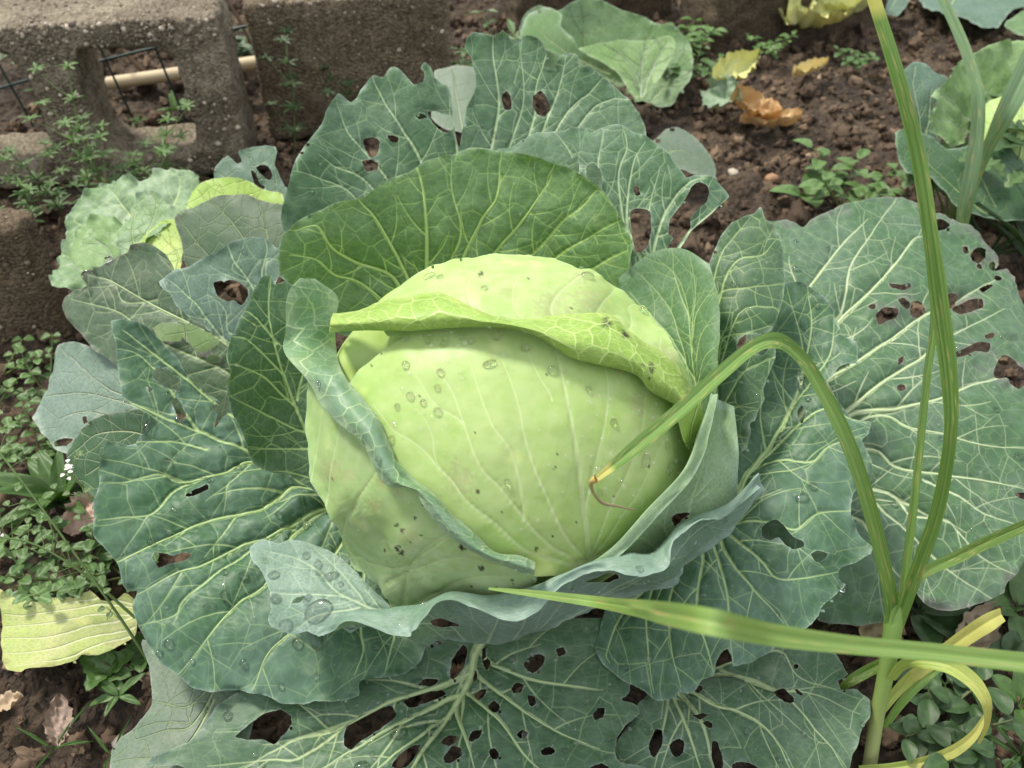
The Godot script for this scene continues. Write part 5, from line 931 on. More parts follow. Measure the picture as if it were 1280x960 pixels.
	leaf(o, "leaf", "frost", 3, 3, [-.3764,.1591,-.2952,-.3347,.1616,-.2907,-.2936,.1642,-.2862,-.3667,.1397,-.2497,-.3239,.1451,-.2411,-.2859,.1451,-.2411,-.357,.1218,-.2057,-.3152,.1277,-.1975,-.2763,.1306,-.1934], [.2392,.2972,.3458,.1616,.4881,.093,.613,.1445,.7021,.2633,.8093,.2969,.7733,.449,.6125,.5341,.4882,.6368,.3462,.8085,.168,.8768,.0963,.637], [], [[[.3343,.8199,.4527,.5,.5593,.2636,.5238,.1274],1.8,.6],[[.287,.7743,.2752,.5,.3104,.2635],1.5,.6]], {"n": 50, "cell": 11, "cellw": 0.9, "ripple": 7, "puff": 3}, [], [])
	leaf(o, "leaf", "green3", 3, 3, [-.4391,.1351,-.307,-.3895,.1403,-.2982,-.3388,.1481,-.2849,-.4254,.1178,-.2567,-.3772,.1234,-.2482,-.3301,.129,-.2397,-.4089,.1054,-.2041,-.3624,.1114,-.196,-.3191,.1144,-.1919], [.164,.4206,.3264,.2517,.5218,.1839,.6856,.2516,.7836,.4545,.7178,.6953,.5217,.7986,.2619,.7986,.1314,.6608], [], [[[.6523,.7757,.5544,.5572,.359,.3867],1.8,.6]], {"n": 50, "cell": 11, "cellw": 0.9, "ripple": 8, "puff": 3}, [], [])
	o = root("cabbage", Vector3(.616, 0, -.557))
	tag(o, "light green cabbage at the right edge behind the parsley", "cabbage")
	leaf(o, "leaf", "bluepale", 3, 3, [.4427,.1671,-.5829,.4929,.1632,-.593,.544,.1593,-.603,.4291,.1215,-.4993,.478,.117,-.5088,.5277,.1124,-.5183,.4201,.0743,-.428,.468,.0692,-.4369,.5168,.0641,-.4458], [.144,.1975,.1914,.1378,.2626,.0977,.3418,.0641,.4407,.0663,.5394,.1088,.6379,.1533,.7835,.182,.7362,.2961,.6182,.3834,.5985,.5146,.6772,.6472,.5788,.8247,.3417,.736,.3021,.5808,.223,.4053], [], [[[.4737,.7064,.4209,.4708,.3418,.2524,.3616,.0977],2,.8],[[.4947,.7064,.5394,.4708,.5788,.2524],2,.8]], {"n": 50, "cell": 15, "cellw": 0.6, "ripple": 3}, [], [])
	leaf(o, "leaf", "green3", 3, 4, [.4806,.1951,-.5954,.5648,.1769,-.6467,.6426,.1659,-.6775,.6703,.1842,-.6262,.4558,.153,-.4877,.5593,.1141,-.5745,.6304,.1055,-.5938,.6569,.1271,-.5456,.441,.1074,-.4042,.5205,.0826,-.4494,.5937,.0676,-.4765,.6368,.0776,-.4584], [.0517,.6222,.0614,.5203,.1018,.4291,.1754,.3072,.2617,.2393,.3475,.1904,.4509,.1345,.5538,.111,.6811,.0913,.8308,.0752,.9735,.2171,.9735,.4593,.7457,.4794,.5961,.4587,.4521,.5,.3689,.5945,.3262,.7093,.2618,.8109,.1762,.8094,.1025,.726], [], [[[.5544,.8971,.3476,.626,.1746,.4795,.1017,.4797],2,.8],[[.6101,.8968,.4521,.4791,.3047,.2749],2.2,.8],[[.6667,.8965,.617,.4177,.5538,.1351],2,.8],[[.4992,.9234,.2613,.6879,.0917,.6229],2,.7]], {"n": 60, "cell": 12, "cellw": 0.9, "ripple": 9, "puff": 4}, [], [])
	leaf(o, "leaf", "outerg", 3, 4, [.4201,.1338,-.4835,.4849,.1338,-.4835,.5555,.1293,-.493,.6276,.1248,-.5025,.402,.1043,-.4013,.4692,.0993,-.4103,.5378,.0943,-.4193,.6144,.0842,-.4373,.3885,.0735,-.3315,.4536,.0679,-.34,.5201,.0624,-.3485,.5945,.0513,-.3656], [.043,.1282,.0989,.1027,.1513,.1278,.2559,.1776,.3604,.252,.5,.2272,.6744,.2023,.9354,.1765,.935,.8027,.6744,.8525,.413,.7522,.2557,.5,.1158,.4503,.055,.3025], [], [[[.5818,.8024,.3256,.5,.1161,.2528],2,.7],[[.6281,.7353,.5003,.4005,.4127,.252],2,.7]], {"n": 50, "cell": 15, "cellw": 0.6, "ripple": 3}, [], [])
	leaf(o, "leaf", "head", 3, 3, [.5386,.1562,-.5864,.595,.1602,-.5764,.6502,.1641,-.5665,.5168,.1215,-.4993,.5647,.1305,-.4804,.6234,.1305,-.4804,.5114,.0759,-.4432,.5586,.086,-.4252,.61,.091,-.4163], [.0686,.5906,.1269,.4428,.2423,.3329,.4427,.2593,.5288,.0954,.8182,0,.8173,.8672,.3857,.8664,.156,.7657], [], [[[.4618,.9335,.3288,.5903,.2713,.4185],2,.8],[[.5383,.9336,.5572,.4674,.5574,.2717],2,.8]], {"n": 50, "cell": 14, "cellw": 0.7, "ripple": 2}, [], [])
	o = root("cabbage", Vector3(.841, 0, -1.163))
	tag(o, "farthest cabbage, grey green, in the top right corner", "cabbage")
	leaf(o, "leaf", "bluepale", 3, 4, [.6925,.0322,-1.3322,.8083,.0386,-1.3108,.921,.045,-1.2894,1.0239,.0545,-1.2573,.6625,.005,-1.2111,.7577,.0226,-1.1592,.8627,.0296,-1.1384,.9579,.0402,-1.1072,.6412,-.0254,-1.1144,.7325,-.0062,-1.064,.8277,.0053,-1.0337,.9248,.013,-1.0135], [.24,.0872,.287,.4591,.3953,.5826,.5201,.6455,.5988,.7934,.6771,.7513,.7242,.5829,.8344,.5,.9898,.5826,.9898,.0876], [], [[[.4995,.1725,.416,.5549,.4994,.7791],3,1]], {"n": 40, "cell": 24, "cellw": 0.6, "ripple": 6}, [], [])
	leaf(o, "leaf", "green2", 2, 2, [.8024,.0627,-1.0598,.9384,.0627,-1.0598,.7623,.0304,-.934,.8915,.0304,-.934], [.1813,.4711,.275,.2811,.5,.1199,.95,.0873,.95,.7798,.5,.6575,.3125,.5957], [], [[[.7,.8403,.2,.4292],3,1]], {"n": 30, "cell": 24, "cellw": 0.6, "ripple": 4}, [], [])
	leaf(o, "leaf", "bluepale", 2, 2, [.6475,.0435,-1.2471,.768,.0435,-1.2471,.6266,.0013,-1.1393,.7432,.0013,-1.1393], [.0937,.2331,.1875,.5082,.375,.7449,.5625,.8452,.7031,.6439,.7969,.3713,.75,.1635], [], [[[.625,.2793,.4375,.7695],3,1]], {"n": 24, "cell": 24, "cellw": 0.6, "ripple": 4}, [], [])
	o = root("fallen_leaf", Vector3(-.327, 0, .076))
	tag(o, "pale yellow cabbage leaf fallen flat on the soil at the left", "fallen leaf")
	leaf(o, "blade", "fallen", 3, 3, [-.377,.035,.0577,-.3231,.03,.0544,-.2655,.03,.0544,-.3695,.02,.0879,-.3078,.03,.0938,-.2529,.03,.0938,-.3528,.02,.1244,-.2983,.022,.1254,-.2461,.02,.1244], [.0351,.0592,.0684,.2713,.0651,.458,.0728,.6957,.0994,.8927,.1417,.9355,.2187,.9475,.315,.8981,.4108,.8416,.4968,.8036,.5636,.7403,.6594,.756,.7555,.7023,.852,.6142,.9197,.5206,.9294,.3362,.9007,.1342,.8527,.0929,.7949,.1501,.6986,.1816,.6411,.1248,.5256,.1657,.4103,.1558,.2953,.2112,.2182,.1857,.1218,.1475], [], [[[.8973,.3362,.6019,.4282,.3731,.552,.0847,.5844],2.2,1],[[.9075,.4589,.6018,.5517,.373,.6779,.1038,.7429],2,1],[[.9076,.2952,.6405,.3056,.411,.3971,.0749,.4581],2,1],[[.9074,.5413,.6593,.6456,.4491,.7723,.142,.8679],1.8,1],[[.9076,.2127,.6793,.2128,.4872,.2744,.2193,.3344,.0842,.3334],1.6,.8],[[.8718,.171,.7564,.1659,.564,.1971,.3149,.2734],1.4,.7]], {"n": 70, "cell": 16, "cellw": 0.3, "ripple": 5, "puff": 3, "bump": 0.07, "net": 0.45}, [], [])
	o = root("fallen_leaf", Vector3(.232, 0, -.644))
	tag(o, "grey green cabbage leaf lying on the soil behind the large cabbage", "fallen leaf")
	leaf(o, "blade", "grey", 3, 3, [.1688,.06,-.6283,.2261,.05,-.6493,.2912,.03,-.6913,.1623,.04,-.5522,.2151,.035,-.5616,.2741,.02,-.5896,.1538,.03,-.4676,.2057,.02,-.4843,.2595,.01,-.501], [.2248,.1698,.3002,.0981,.4504,.0692,.5617,.1167,.747,.2773,.8788,.4528,.9285,.5957,.8982,.6682,.6732,.6317,.3756,.5238,0,.3813], [], [[[.1498,.4288,.5,.3355,.7973,.5238],2,.8]], {"n": 24, "cell": 22, "cellw": 0.5, "ripple": 2}, [], [])


func head_core(o: Node3D) -> void:
	var p := PackedVector3Array()
	var c := PackedColorArray()
	for j in 61:
		var b := PI * j / 60.0
		for i in 91:
			var a := TAU * (i % 90) / 90.0
			var d := Vector3(sin(b) * cos(a), cos(b), sin(b) * sin(a))
			var dent := exp(-pow(d.angle_to(Vector3(-.735, .66, .15)) / .26, 2.0))
			var r := .965 - .20 * dent + .02 * wave.get_noise_3d(d.x * 2.2, d.y * 2.2, d.z * 2.2)
			p.append(Vector3(-.0061, .1703, -.0088) + d * Vector3(0.121, 0.108, 0.116) * r)
			c.append(Color(.33, .47, .12).lerp(Color(.42, .54, .2), clampf(.5 + fine.get_noise_3d(d.x * 5.0, d.y * 5.0, d.z * 5.0), 0, 1)))
	var m := plain(Color.WHITE, .45, true)
	put("head_core", sheet(p, 61, 91, c, true), m, o)
	put("stump", tube(PackedVector3Array([Vector3(0, -.03, 0), Vector3(0, .03, 0), Vector3(0, .09, 0)]), PackedFloat32Array([.022, .028]), 12, 3), plain(Color(.30, .38, .2), .6), o)


func garlic() -> void:
	var o: Node3D
	o = root("garlic_plant", Vector3(.233, -.004, .174))
	tag(o, "garlic plant beside the cabbage with long arching and yellowing blades", "garlic")
	stalk(o, "stem", [.2332,-.0036,.1738, .2318,.0361,.1573, .2308,.0735,.1443, .2293,.1042,.132, .2289,.121,.1232], [.00448, .00436, .00497, .00559, .00337], [Color(.42, .44, .2), Color(.26, .36, .1), Color(.2, .33, .08), Color(.2, .33, .08)])
	blade(o, "leaf_blade", [.226,.1069,.1337, .2223,.1253,.126, .2023,.176,.1089, .1814,.2201,.0924, .159,.2537,.0747, .1466,.2666,.0695, .1358,.2732,.0701, .123,.274,.0762, .1048,.2714,.0924, .0816,.2687,.1154, .058,.2666,.1378, .0377,.2669,.1581], [.0083, .0086, .00899, .00865, .00772, .00727, .00862, .0071, .00728, .00702, .00675, .00278], {})
	stalk(o, "dry_tip", [.0377,.2669,.1581, .0354,.2641,.158, .037,.2567,.158, .0416,.2496,.1578, .0487,.2453,.1563, .0576,.2408,.1551], [.0019, .0011, .0006, .0009, .0005, .0003], [Color(.5, .36, .1), Color(.33, .28, .13), Color(.26, .22, .12), Color(.16, .13, .08)])
	blade(o, "leaf_blade", [.2298,.1033,.1342, .2308,.1408,.1253, .2337,.184,.1123, .2308,.2296,.0972, .2247,.2598,.0827, .2146,.2934,.065, .2055,.3228,.0512, .1943,.3568,.0333, .18,.3893,.0166, .1638,.4242,-.0091], [.00834, .00882, .00845, .00735, .00934, .00982, .00822, .00802, .00717, .00643], {"fold": .9})
	blade(o, "leaf_blade", [.2345,.0997,.1294, .2356,.1515,.0988, .236,.1897,.0756, .2352,.2315,.0517, .2359,.2554,.0376, .2324,.2788,.024], [.00506, .00534, .00484, .00473, .00467, .00269], {})
	blade(o, "leaf_blade", [.2354,.1088,.1182, .2492,.1237,.1098, .2672,.133,.1052, .2844,.1473,.1028, .3124,.1681,.0998], [.00424, .00672, .00752, .0074, .00722], {"c": Color(.10, .19, .03), "c2": Color(.17, .27, .06)})
	blade(o, "leaf_blade", [.2349,.0293,.1541, .2448,.0521,.1465, .2552,.0707,.1428, .2747,.0933,.1354, .2856,.1042,.132, .2961,.1051,.1271], [.00536, .00746, .00904, .01055, .01086, .0084], {"yellow": 0.55-.4, "c": Color(.24, .34, .06), "c2": Color(.36, .44, .12)})
	blade(o, "leaf_blade", [.231,.0718,.1513, .2332,.0872,.1506, .2394,.0986,.1537, .2518,.104,.1596, .2627,.1016,.1673, .2695,.0951,.1747, .273,.0865,.1787, .2772,.0708,.181, .2803,.0509,.1817], [.00594, .00749, .00856, .00922, .00875, .00714, .00519, .00366, .00209], {"yellow": 0.8-.4, "c": Color(.24, .34, .06), "c2": Color(.36, .44, .12)})
	blade(o, "leaf_blade", [.2222,.0069,.179, .2397,.0148,.1813, .2576,.0225,.1809, .2727,.0327,.1783, .2835,.0426,.1731, .2903,.0536,.1655], [.00533, .00702, .00782, .00774, .00599, .00256], {"yellow": 0.7-.4, "c": Color(.24, .34, .06), "c2": Color(.36, .44, .12)})
	blade(o, "leaf_blade", [.2407,.0651,.1343, .2283,.0579,.137, .2163,.0507,.1409, .2079,.0399,.1441], [.00702, .00794, .00708, .00358], {"c": Color(.10, .19, .03), "c2": Color(.17, .27, .06)})
	blade(o, "leaf_blade", [.2413,.0187,.1571, .2497,.0417,.1493, .2601,.0558,.143, .2703,.0607,.1385], [.00451, .0062, .00614, .00263], {})
	o = root("garlic_plant", Vector3(.199, .27, .25))
	tag(o, "single green garlic blade reaching in from the right edge across the cabbage", "garlic")
	blade(o, "leaf_blade", [-.0114,.201,.1717, .0152,.21,.1811, .0437,.2218,.1933, .0482,.35,.2783, .0775,.325,.2688, .1097,.305,.2609, .1431,.29,.2551, .1987,.27,.2497], [.00116, .00366, .00566, .00704, .00677, .00592, .00604, .00737], {"c": Color(.165, .28, .055), "c2": Color(.25, .375, .105), "fold": .25, "side": Vector3(0, .55, -.83)})
	o = root("garlic_plant", Vector3(.474, .062, -.349))
	tag(o, "pair of blue green garlic blades in front of the right hand cabbage", "garlic")
	blade(o, "leaf_blade", [.4041,.2886,-.4501, .4274,.2534,-.4172, .4414,.2261,-.3918, .4477,.2033,-.3706, .4501,.1645,-.348, .4507,.1137,-.328, .4612,.0735,-.3315], [.00936, .01136, .01203, .01337, .01489, .01526, .01006], {"c": Color(.13, .235, .10), "c2": Color(.20, .31, .16), "tip": false})
	blade(o, "leaf_blade", [.5077,.273,-.4082, .4789,.2286,-.3668, .4659,.1964,-.3505, .466,.1568,-.3545, .4707,.1152,-.3568, .479,.0568,-.357], [.02216, .02216, .01848, .0137, .00994, .01041], {"c": Color(.13, .235, .10), "c2": Color(.20, .31, .16), "tip": false})


# ------------------------------------------------------------------ ground and stones

func soil_height(x: float, z: float) -> float:
	var h := .016 * wave.get_noise_2d(x * 4.0, z * 4.0) + .010 * fine.get_noise_2d(x * 14.0 + 9.0, z * 14.0) + .006 * fine.get_noise_2d(x * 45.0, z * 45.0 + 3.0)
	return h - .012


func ground() -> void:
	var xs := PackedFloat32Array()
	var zs := PackedFloat32Array()
	for k in [-30.0, -12.0, -6.0, -3.0, -2.0, -1.5]:
		xs.append(k)
	for k in 301:
		xs.append(-1.15 + 2.5 * k / 300.0)
	for k in [1.7, 2.2, 3.2, 6.0, 12.0, 30.0]:
		xs.append(k)
	for k in [-40.0, -20.0, -10.0, -6.0, -4.0, -3.0, -2.4]:
		zs.append(k)
	for k in 271:
		zs.append(-1.95 + 2.35 * k / 270.0)
	for k in [.6, .9, 1.5, 3.0, 8.0, 20.0]:
		zs.append(k)
	var p := PackedVector3Array()
	var c := PackedColorArray()
	for z in zs:
		for x in xs:
			p.append(Vector3(x, soil_height(x, z), z))
			var m := clampf(.45 + .8 * fine.get_noise_2d(x * 6.0, z * 6.0 + 40.0) + .5 * fine.get_noise_2d(x * 80.0, z * 80.0), 0.0, 1.0)
			c.append(Color(.050, .032, .019).lerp(Color(.150, .102, .062), m))
	var m := plain(Color.WHITE, .92, true)
	m.albedo_texture = noise_tex(FastNoiseLite.TYPE_SIMPLEX, .03, [0.0, grey(.45), .5, grey(.8), 1.0, grey(1.0)], 512, 21, -1, 5)
	m.uv1_triplanar = true
	m.uv1_world_triplanar = true
	m.uv1_scale = Vector3(6, 6, 6)
	m.heightmap_enabled = true
	m.heightmap_texture = noise_tex(FastNoiseLite.TYPE_SIMPLEX, .02, [], 512, 22, -1, 5)
	m.heightmap_scale = .9
	var g := put("ground", sheet(p, zs.size(), xs.size(), c), m, self)
	g.set_meta("kind", "structure")
	tag(g, "dark brown crumbly garden soil of the vegetable bed", "ground")
	# clods
	for kind in 3:
		var mm := MultiMesh.new()
		mm.transform_format = MultiMesh.TRANSFORM_3D
		mm.use_colors = true
		mm.mesh = lump(40 + kind, .8, 12, 2.1)
		mm.instance_count = 5200
		for k in 5200:
			var x := rng.randf_range(-.75, 1.15)
			var z := rng.randf_range(-1.75, .26)
			var s := .0016 + .010 * pow(rng.randf(), 4.0)
			if rng.randf() < .01:
				s *= 1.7
			var b := Basis.from_euler(Vector3(rng.randf() * 6, rng.randf() * 6, rng.randf() * 6)) * Basis.from_scale(Vector3(s, s * rng.randf_range(.6, 1.0), s * rng.randf_range(.7, 1.1)))
			mm.set_instance_transform(k, Transform3D(b, Vector3(x, soil_height(x, z) + s * .25, z)))
			mm.set_instance_color(k, Color(.050, .032, .020).lerp(Color(.19, .13, .082), pow(rng.randf(), 1.6)))
		var o := MultiMeshInstance3D.new()
		o.name = "soil_clods"
		o.multimesh = mm
		var cm := plain(Color.WHITE, .95, true)
		o.material_override = cm
		add_child(o, true)
		o.set_meta("kind", "stuff")
		tag(o, ["small dark brown soil crumbs", "ragged brown soil clods", "rounded brown soil lumps"][kind] + " strewn over the bed", "soil")
	# crumbs of straw and dead leaf
	for kind in 2:
		var mm := MultiMesh.new()
		mm.transform_format = MultiMesh.TRANSFORM_3D
		mm.use_colors = true
		mm.mesh = curled(1.0, .22 if kind == 0 else .045, .35, 60 + kind, Color(.8, .8, .8), Color(1, 1, 1))
		mm.instance_count = 420
		for k in 420:
			var x := rng.randf_range(-.7, 1.1)
			var z := rng.randf_range(-1.5, .24)
			var s := rng.randf_range(.006, .017) if kind == 0 else rng.randf_range(.010, .035)
			mm.set_instance_transform(k, Transform3D(Basis.from_euler(Vector3(rng.randf_range(-.4, .4), rng.randf() * 6, rng.randf_range(-.3, .3))) * Basis.from_scale(Vector3.ONE * s), Vector3(x, soil_height(x, z) + .003, z)))
			mm.set_instance_color(k, Color(.13, .085, .05).lerp(Color(.48, .36, .20), pow(rng.randf(), 2.2)))
		var o := MultiMeshInstance3D.new()
		o.name = "soil_litter"
		o.multimesh = mm
		o.material_override = plain(Color.WHITE, .8, true)
		add_child(o, true)
		o.set_meta("kind", "stuff")
		tag(o, ["small dry leaf crumbs scattered on the soil", "bits of straw and root scattered on the soil"][kind], "litter")
	# pebbles
	var shapes := [lump(3, .18, 10), lump(4, .22, 10), lump(5, .15, 10)]
	var tones := [plain(Color(.34, .25, .17), .7), plain(Color(.22, .19, .17), .7), plain(Color(.42, .37, .30), .7), plain(Color(.30, .17, .09), .7)]
	var spots := [[-.36, .10, 6, "tan pebble under the yellow fallen leaf"], [-.27, .15, 5, "small grey pebble beside the bottom left cabbage leaf"], [.36, .12, 7, "rusty pebble at the right edge near the bottom"], [.33, .155, 8, "pale pebble at the bottom right corner"], [.30, -.62, 8, "pale pebble on the soil behind the torn back leaf"], [.34, -.58, 10, "brown stone left of the oval leaved weed"], [.27, -.60, 7, "grey pebble nearest the torn back leaf"], [.42, -.68, 7, "tan pebble behind the oval leaved weed"], [.50, -.92, 9, "tan stone below the cream scrap of leaf"], [.60, -.82, 8, "grey stone left of the garlic pair"]]
	for k in spots.size():
		var s: Array = spots[k]
		var o := put("pebble", shapes[k % 3], tones[[0, 1, 3, 2, 2, 3, 1, 0, 0, 1][k]], self)
		var r: float = s[2] * .001
		o.position = Vector3(s[0], soil_height(s[0], s[1]) + r * .3, s[1])
		o.rotation = Vector3(0, k * 1.3, 0)
		o.scale = Vector3(r, r * .65, r * .85)
		tag(o, s[3], "pebble", "pebbles in the soil")


func lump(seed_: int, rough: float, sides := 10, freq := 1.1) -> ArrayMesh:
	var p := PackedVector3Array()
	var rows := sides / 2 + 2
	for j in rows:
		var b := PI * j / (rows - 1)
		for i in sides + 1:
			var a := TAU * (i % sides) / sides
			var d := Vector3(sin(b) * cos(a), cos(b), sin(b) * sin(a))
			p.append(d * (1.0 + rough * 1.6 * fine.get_noise_3d(d.x * freq + seed_ * 7.0, d.y * freq, d.z * freq)))
	var n := PackedVector3Array()
	var idx := PackedInt32Array()
	var m := sheet(p, rows, sides + 1, PackedColorArray(), true)
	return m


# a block of cells, some of them hollow, with worn edges and a rough cast surface
func cast_block(cells: Vector3i, cell: float, hollows: Array, amp: float, seed_: int, tone: Color, tone2: Color) -> ArrayMesh:
	var solid := PackedByteArray()
	var sx := cells.x + 2
	var sy := cells.y + 2
	var sz := cells.z + 2
	solid.resize(sx * sy * sz)
	for k in cells.z:
		for j in cells.y:
			for i in cells.x:
				var on := 1
				for hh in hollows:
					if Vector2(i + .5, j + .5).x > hh.position.x and i + .5 < hh.end.x and j + .5 > hh.position.y and j + .5 < hh.end.y:
						var dx: float = minf(i + .5 - hh.position.x, hh.end.x - i - .5)
						var dy: float = minf(j + .5 - hh.position.y, hh.end.y - j - .5)
						if dx + dy > 3.2:
							on = 0
				solid[((k + 1) * sy + j + 1) * sx + i + 1] = on
	var ids := {}
	var p := PackedVector3Array()
	var n := PackedVector3Array()
	var c := PackedColorArray()
	var idx := PackedInt32Array()
	var dirs := [Vector3i(1, 0, 0), Vector3i(-1, 0, 0), Vector3i(0, 1, 0), Vector3i(0, -1, 0), Vector3i(0, 0, 1), Vector3i(0, 0, -1)]
	var rim := [[Vector3i(1, 0, 0), Vector3i(1, 1, 0), Vector3i(1, 1, 1), Vector3i(1, 0, 1)], [Vector3i(0, 0, 0), Vector3i(0, 0, 1), Vector3i(0, 1, 1), Vector3i(0, 1, 0)], [Vector3i(0, 1, 0), Vector3i(0, 1, 1), Vector3i(1, 1, 1), Vector3i(1, 1, 0)], [Vector3i(0, 0, 0), Vector3i(1, 0, 0), Vector3i(1, 0, 1), Vector3i(0, 0, 1)], [Vector3i(0, 0, 1), Vector3i(1, 0, 1), Vector3i(1, 1, 1), Vector3i(0, 1, 1)], [Vector3i(0, 0, 0), Vector3i(0, 1, 0), Vector3i(1, 1, 0), Vector3i(1, 0, 0)]]
	for k in range(1, sz - 1):
		for j in range(1, sy - 1):
			for i in range(1, sx - 1):
				if not solid[(k * sy + j) * sx + i]:
					continue
				for d in 6:
					var dd: Vector3i = dirs[d]
					if solid[((k + dd.z) * sy + j + dd.y) * sx + i + dd.x]:
						continue
					var at := []
					for q in rim[d]:
						var g: Vector3i = Vector3i(i, j, k) + q
						var key: int = (g.z * 200 + g.y) * 200 + g.x
						if not ids.has(key):
							ids[key] = p.size()
							var pull := Vector3.ZERO
							var cnt := 0
							for e in 8:
								var f: Vector3i = g - Vector3i(e & 1, (e >> 1) & 1, (e >> 2) & 1)
								if solid[(f.z * sy + f.y) * sx + f.x]:
									pull += Vector3(f - g) + Vector3(.5, .5, .5)
									cnt += 1
							if cnt <= 2:
								pull = pull / cnt * .9
							elif cnt == 3:
								pull = pull / cnt * .4
							else:
								pull = Vector3.ZERO
							var w := (Vector3(g) - Vector3.ONE + pull) * cell
							var s := w * 30.0 + Vector3(seed_ * 13.0, 0, 0)
							w += Vector3(fine.get_noise_3dv(s), fine.get_noise_3dv(s + Vector3(50, 0, 0)), fine.get_noise_3dv(s + Vector3(0, 50, 0))) * amp
							p.append(w)
							n.append(Vector3.ZERO)
							var m := clampf(.5 + .9 * wave.get_noise_3d(s.x * .4, s.y * .4, s.z * .4) + .4 * fine.get_noise_3dv(s * 3.0), 0, 1)
							c.append(tone.lerp(tone2, m))
						at.append(ids[key])
					var nn := Vector3(dd)
					for t in at:
						n[t] += (p[at[1]] - p[at[0]]).cross(p[at[3]] - p[at[0]]).normalized()
					add_flat(idx, p, at[0], at[1], at[2], nn)
					add_flat(idx, p, at[0], at[2], at[3], nn)
	for k in n.size():
		n[k] = n[k].normalized()
	return surface(p, n, idx, c)


func add_flat(idx: PackedInt32Array, v: PackedVector3Array, a: int, b: int, c: int, n: Vector3) -> void:
	if (v[b] - v[a]).cross(v[c] - v[a]).dot(n) > 0.0:
		idx.append_array(PackedInt32Array([a, c, b]))
	else:
		idx.append_array(PackedInt32Array([a, b, c]))


func concrete() -> StandardMaterial3D:
	var m := plain(Color.WHITE, .9, true)
	m.albedo_texture = noise_tex(FastNoiseLite.TYPE_CELLULAR, .09, [0.0, Color(.62, .58, .52), .35, Color(.8, .78, .74), .7, Color(.9, .88, .84), .93, Color(.95, .93, .9), 1.0, Color(1, 1, 1)], 512, 31, FastNoiseLite.RETURN_CELL_VALUE)
	m.uv1_triplanar = true
	m.uv1_scale = Vector3(7, 7, 7)
	m.heightmap_enabled = true
	m.heightmap_texture = noise_tex(FastNoiseLite.TYPE_SIMPLEX, .05, [], 512, 33, -1, 4)
	m.heightmap_scale = .35
	return m


func grit(parent: Node3D, size: Vector3, count: int, hollows: Array, cell: float, seed_: int) -> void:
	var mm := MultiMesh.new()
	mm.transform_format = MultiMesh.TRANSFORM_3D
	mm.use_colors = true
	mm.mesh = lump(90, .3, 8)
	mm.instance_count = count
	rng.seed = seed_
	for k in count:
		var at := Vector3.ZERO
		while true:
			at = Vector3(rng.randf_range(.004, size.x - .004), rng.randf_range(.003, size.y - .003), size.z)
			if rng.randf() < .45:
				at.y = size.y - .030 * pow(rng.randf(), 1.3)
			if rng.randf() < .22:
				at = Vector3(at.x, size.y, size.z - rng.randf() * size.z)
			var free := true
			for hh in hollows:
				if at.z == size.z and Rect2(hh.position * cell, hh.size * cell).grow(.002).has_point(Vector2(at.x, at.y)):
					free = false
			if free:
				break
		var s := .0011 + .0032 * pow(rng.randf(), 2.5)
		if at.y == size.y:
			s *= .6
		mm.set_instance_transform(k, Transform3D(Basis.from_euler(Vector3(k, k * 2.0, k * .7)) * Basis.from_scale(Vector3(s, s * .8, s)), at - Vector3(0, 0, s * .2)))
		var t := rng.randf()
		mm.set_instance_color(k, Color(.20, .16, .12).lerp(Color(.62, .54, .43), t * t * t))
	var o := MultiMeshInstance3D.new()
	o.name = "aggregate"
	o.multimesh = mm
	o.material_override = plain(Color.WHITE, .8, true)
	o.set_meta("kind", "stuff")
	parent.add_child(o, true)


func blocks() -> void:
	var m := concrete()
	var brown := Color(.215, .185, .14)
	var drab := Color(.40, .36, .285)
	# hollow block: its cores face the bed
	var cell := .0066
	var hol := [Rect2(3, 5, 20, 21.5), Rect2(31.5, 5, 19, 21.5)]
	var o := root("hollow_block", Vector3(-.748, -.006, -.655))
	o.rotation.y = atan2(.05, .36)
	put("cast_body", cast_block(Vector3i(59, 31, 15), cell, hol, .0045, 1, brown, drab), m, o)
	grit(o, Vector3(59 * cell, 31 * cell, 15 * cell), 900, hol, cell, 71)
	tag(o, "weathered hollow concrete block lying on its side with two open cores", "concrete block")
	# solid block beside it
	o = root("solid_block", Vector3(-.37, -.008, -.845))
	o.rotation.y = atan2(.05, .26)
	put("cast_body", cast_block(Vector3i(40, 29, 22), cell, [], .004, 2, Color(.19, .152, .105), Color(.27, .225, .16)), m, o)
	grit(o, Vector3(40 * cell, 29 * cell, 22 * cell), 200, [], cell, 72)
	tag(o, "solid brown concrete block standing between hollow block and weeds", "concrete block")
	o = root("solid_block", Vector3(.30, -.03, -1.16))
	o.rotation.y = atan2(.09, .29)
	put("cast_body", cast_block(Vector3i(52, 20, 20), cell, [], .005, 3, Color(.11, .085, .055), Color(.16, .125, .085)), m, o)
	tag(o, "low dark brown block at the far edge of the bed", "concrete block")
	o = root("solid_block", Vector3(-.02, -.03, -1.22))
	o.rotation.y = atan2(.09, .29)
	put("cast_body", cast_block(Vector3i(46, 18, 16), cell, [], .005, 5, Color(.11, .085, .055), Color(.16, .125, .085)), m, o)
	tag(o, "mossy dark block behind the upright cabbage at the back", "concrete block")
	o = root("solid_block", Vector3(-.81, -.02, -.305))
	o.rotation.y = .02
	put("cast_body", cast_block(Vector3i(52, 22, 6), cell, [], .004, 4, Color(.16, .122, .08), Color(.23, .18, .12)), m, o)
	grit(o, Vector3(52 * cell, 22 * cell, 6 * cell), 160, [], cell, 74)
	tag(o, "near brown concrete block at the left edge below the hollow block", "concrete block")


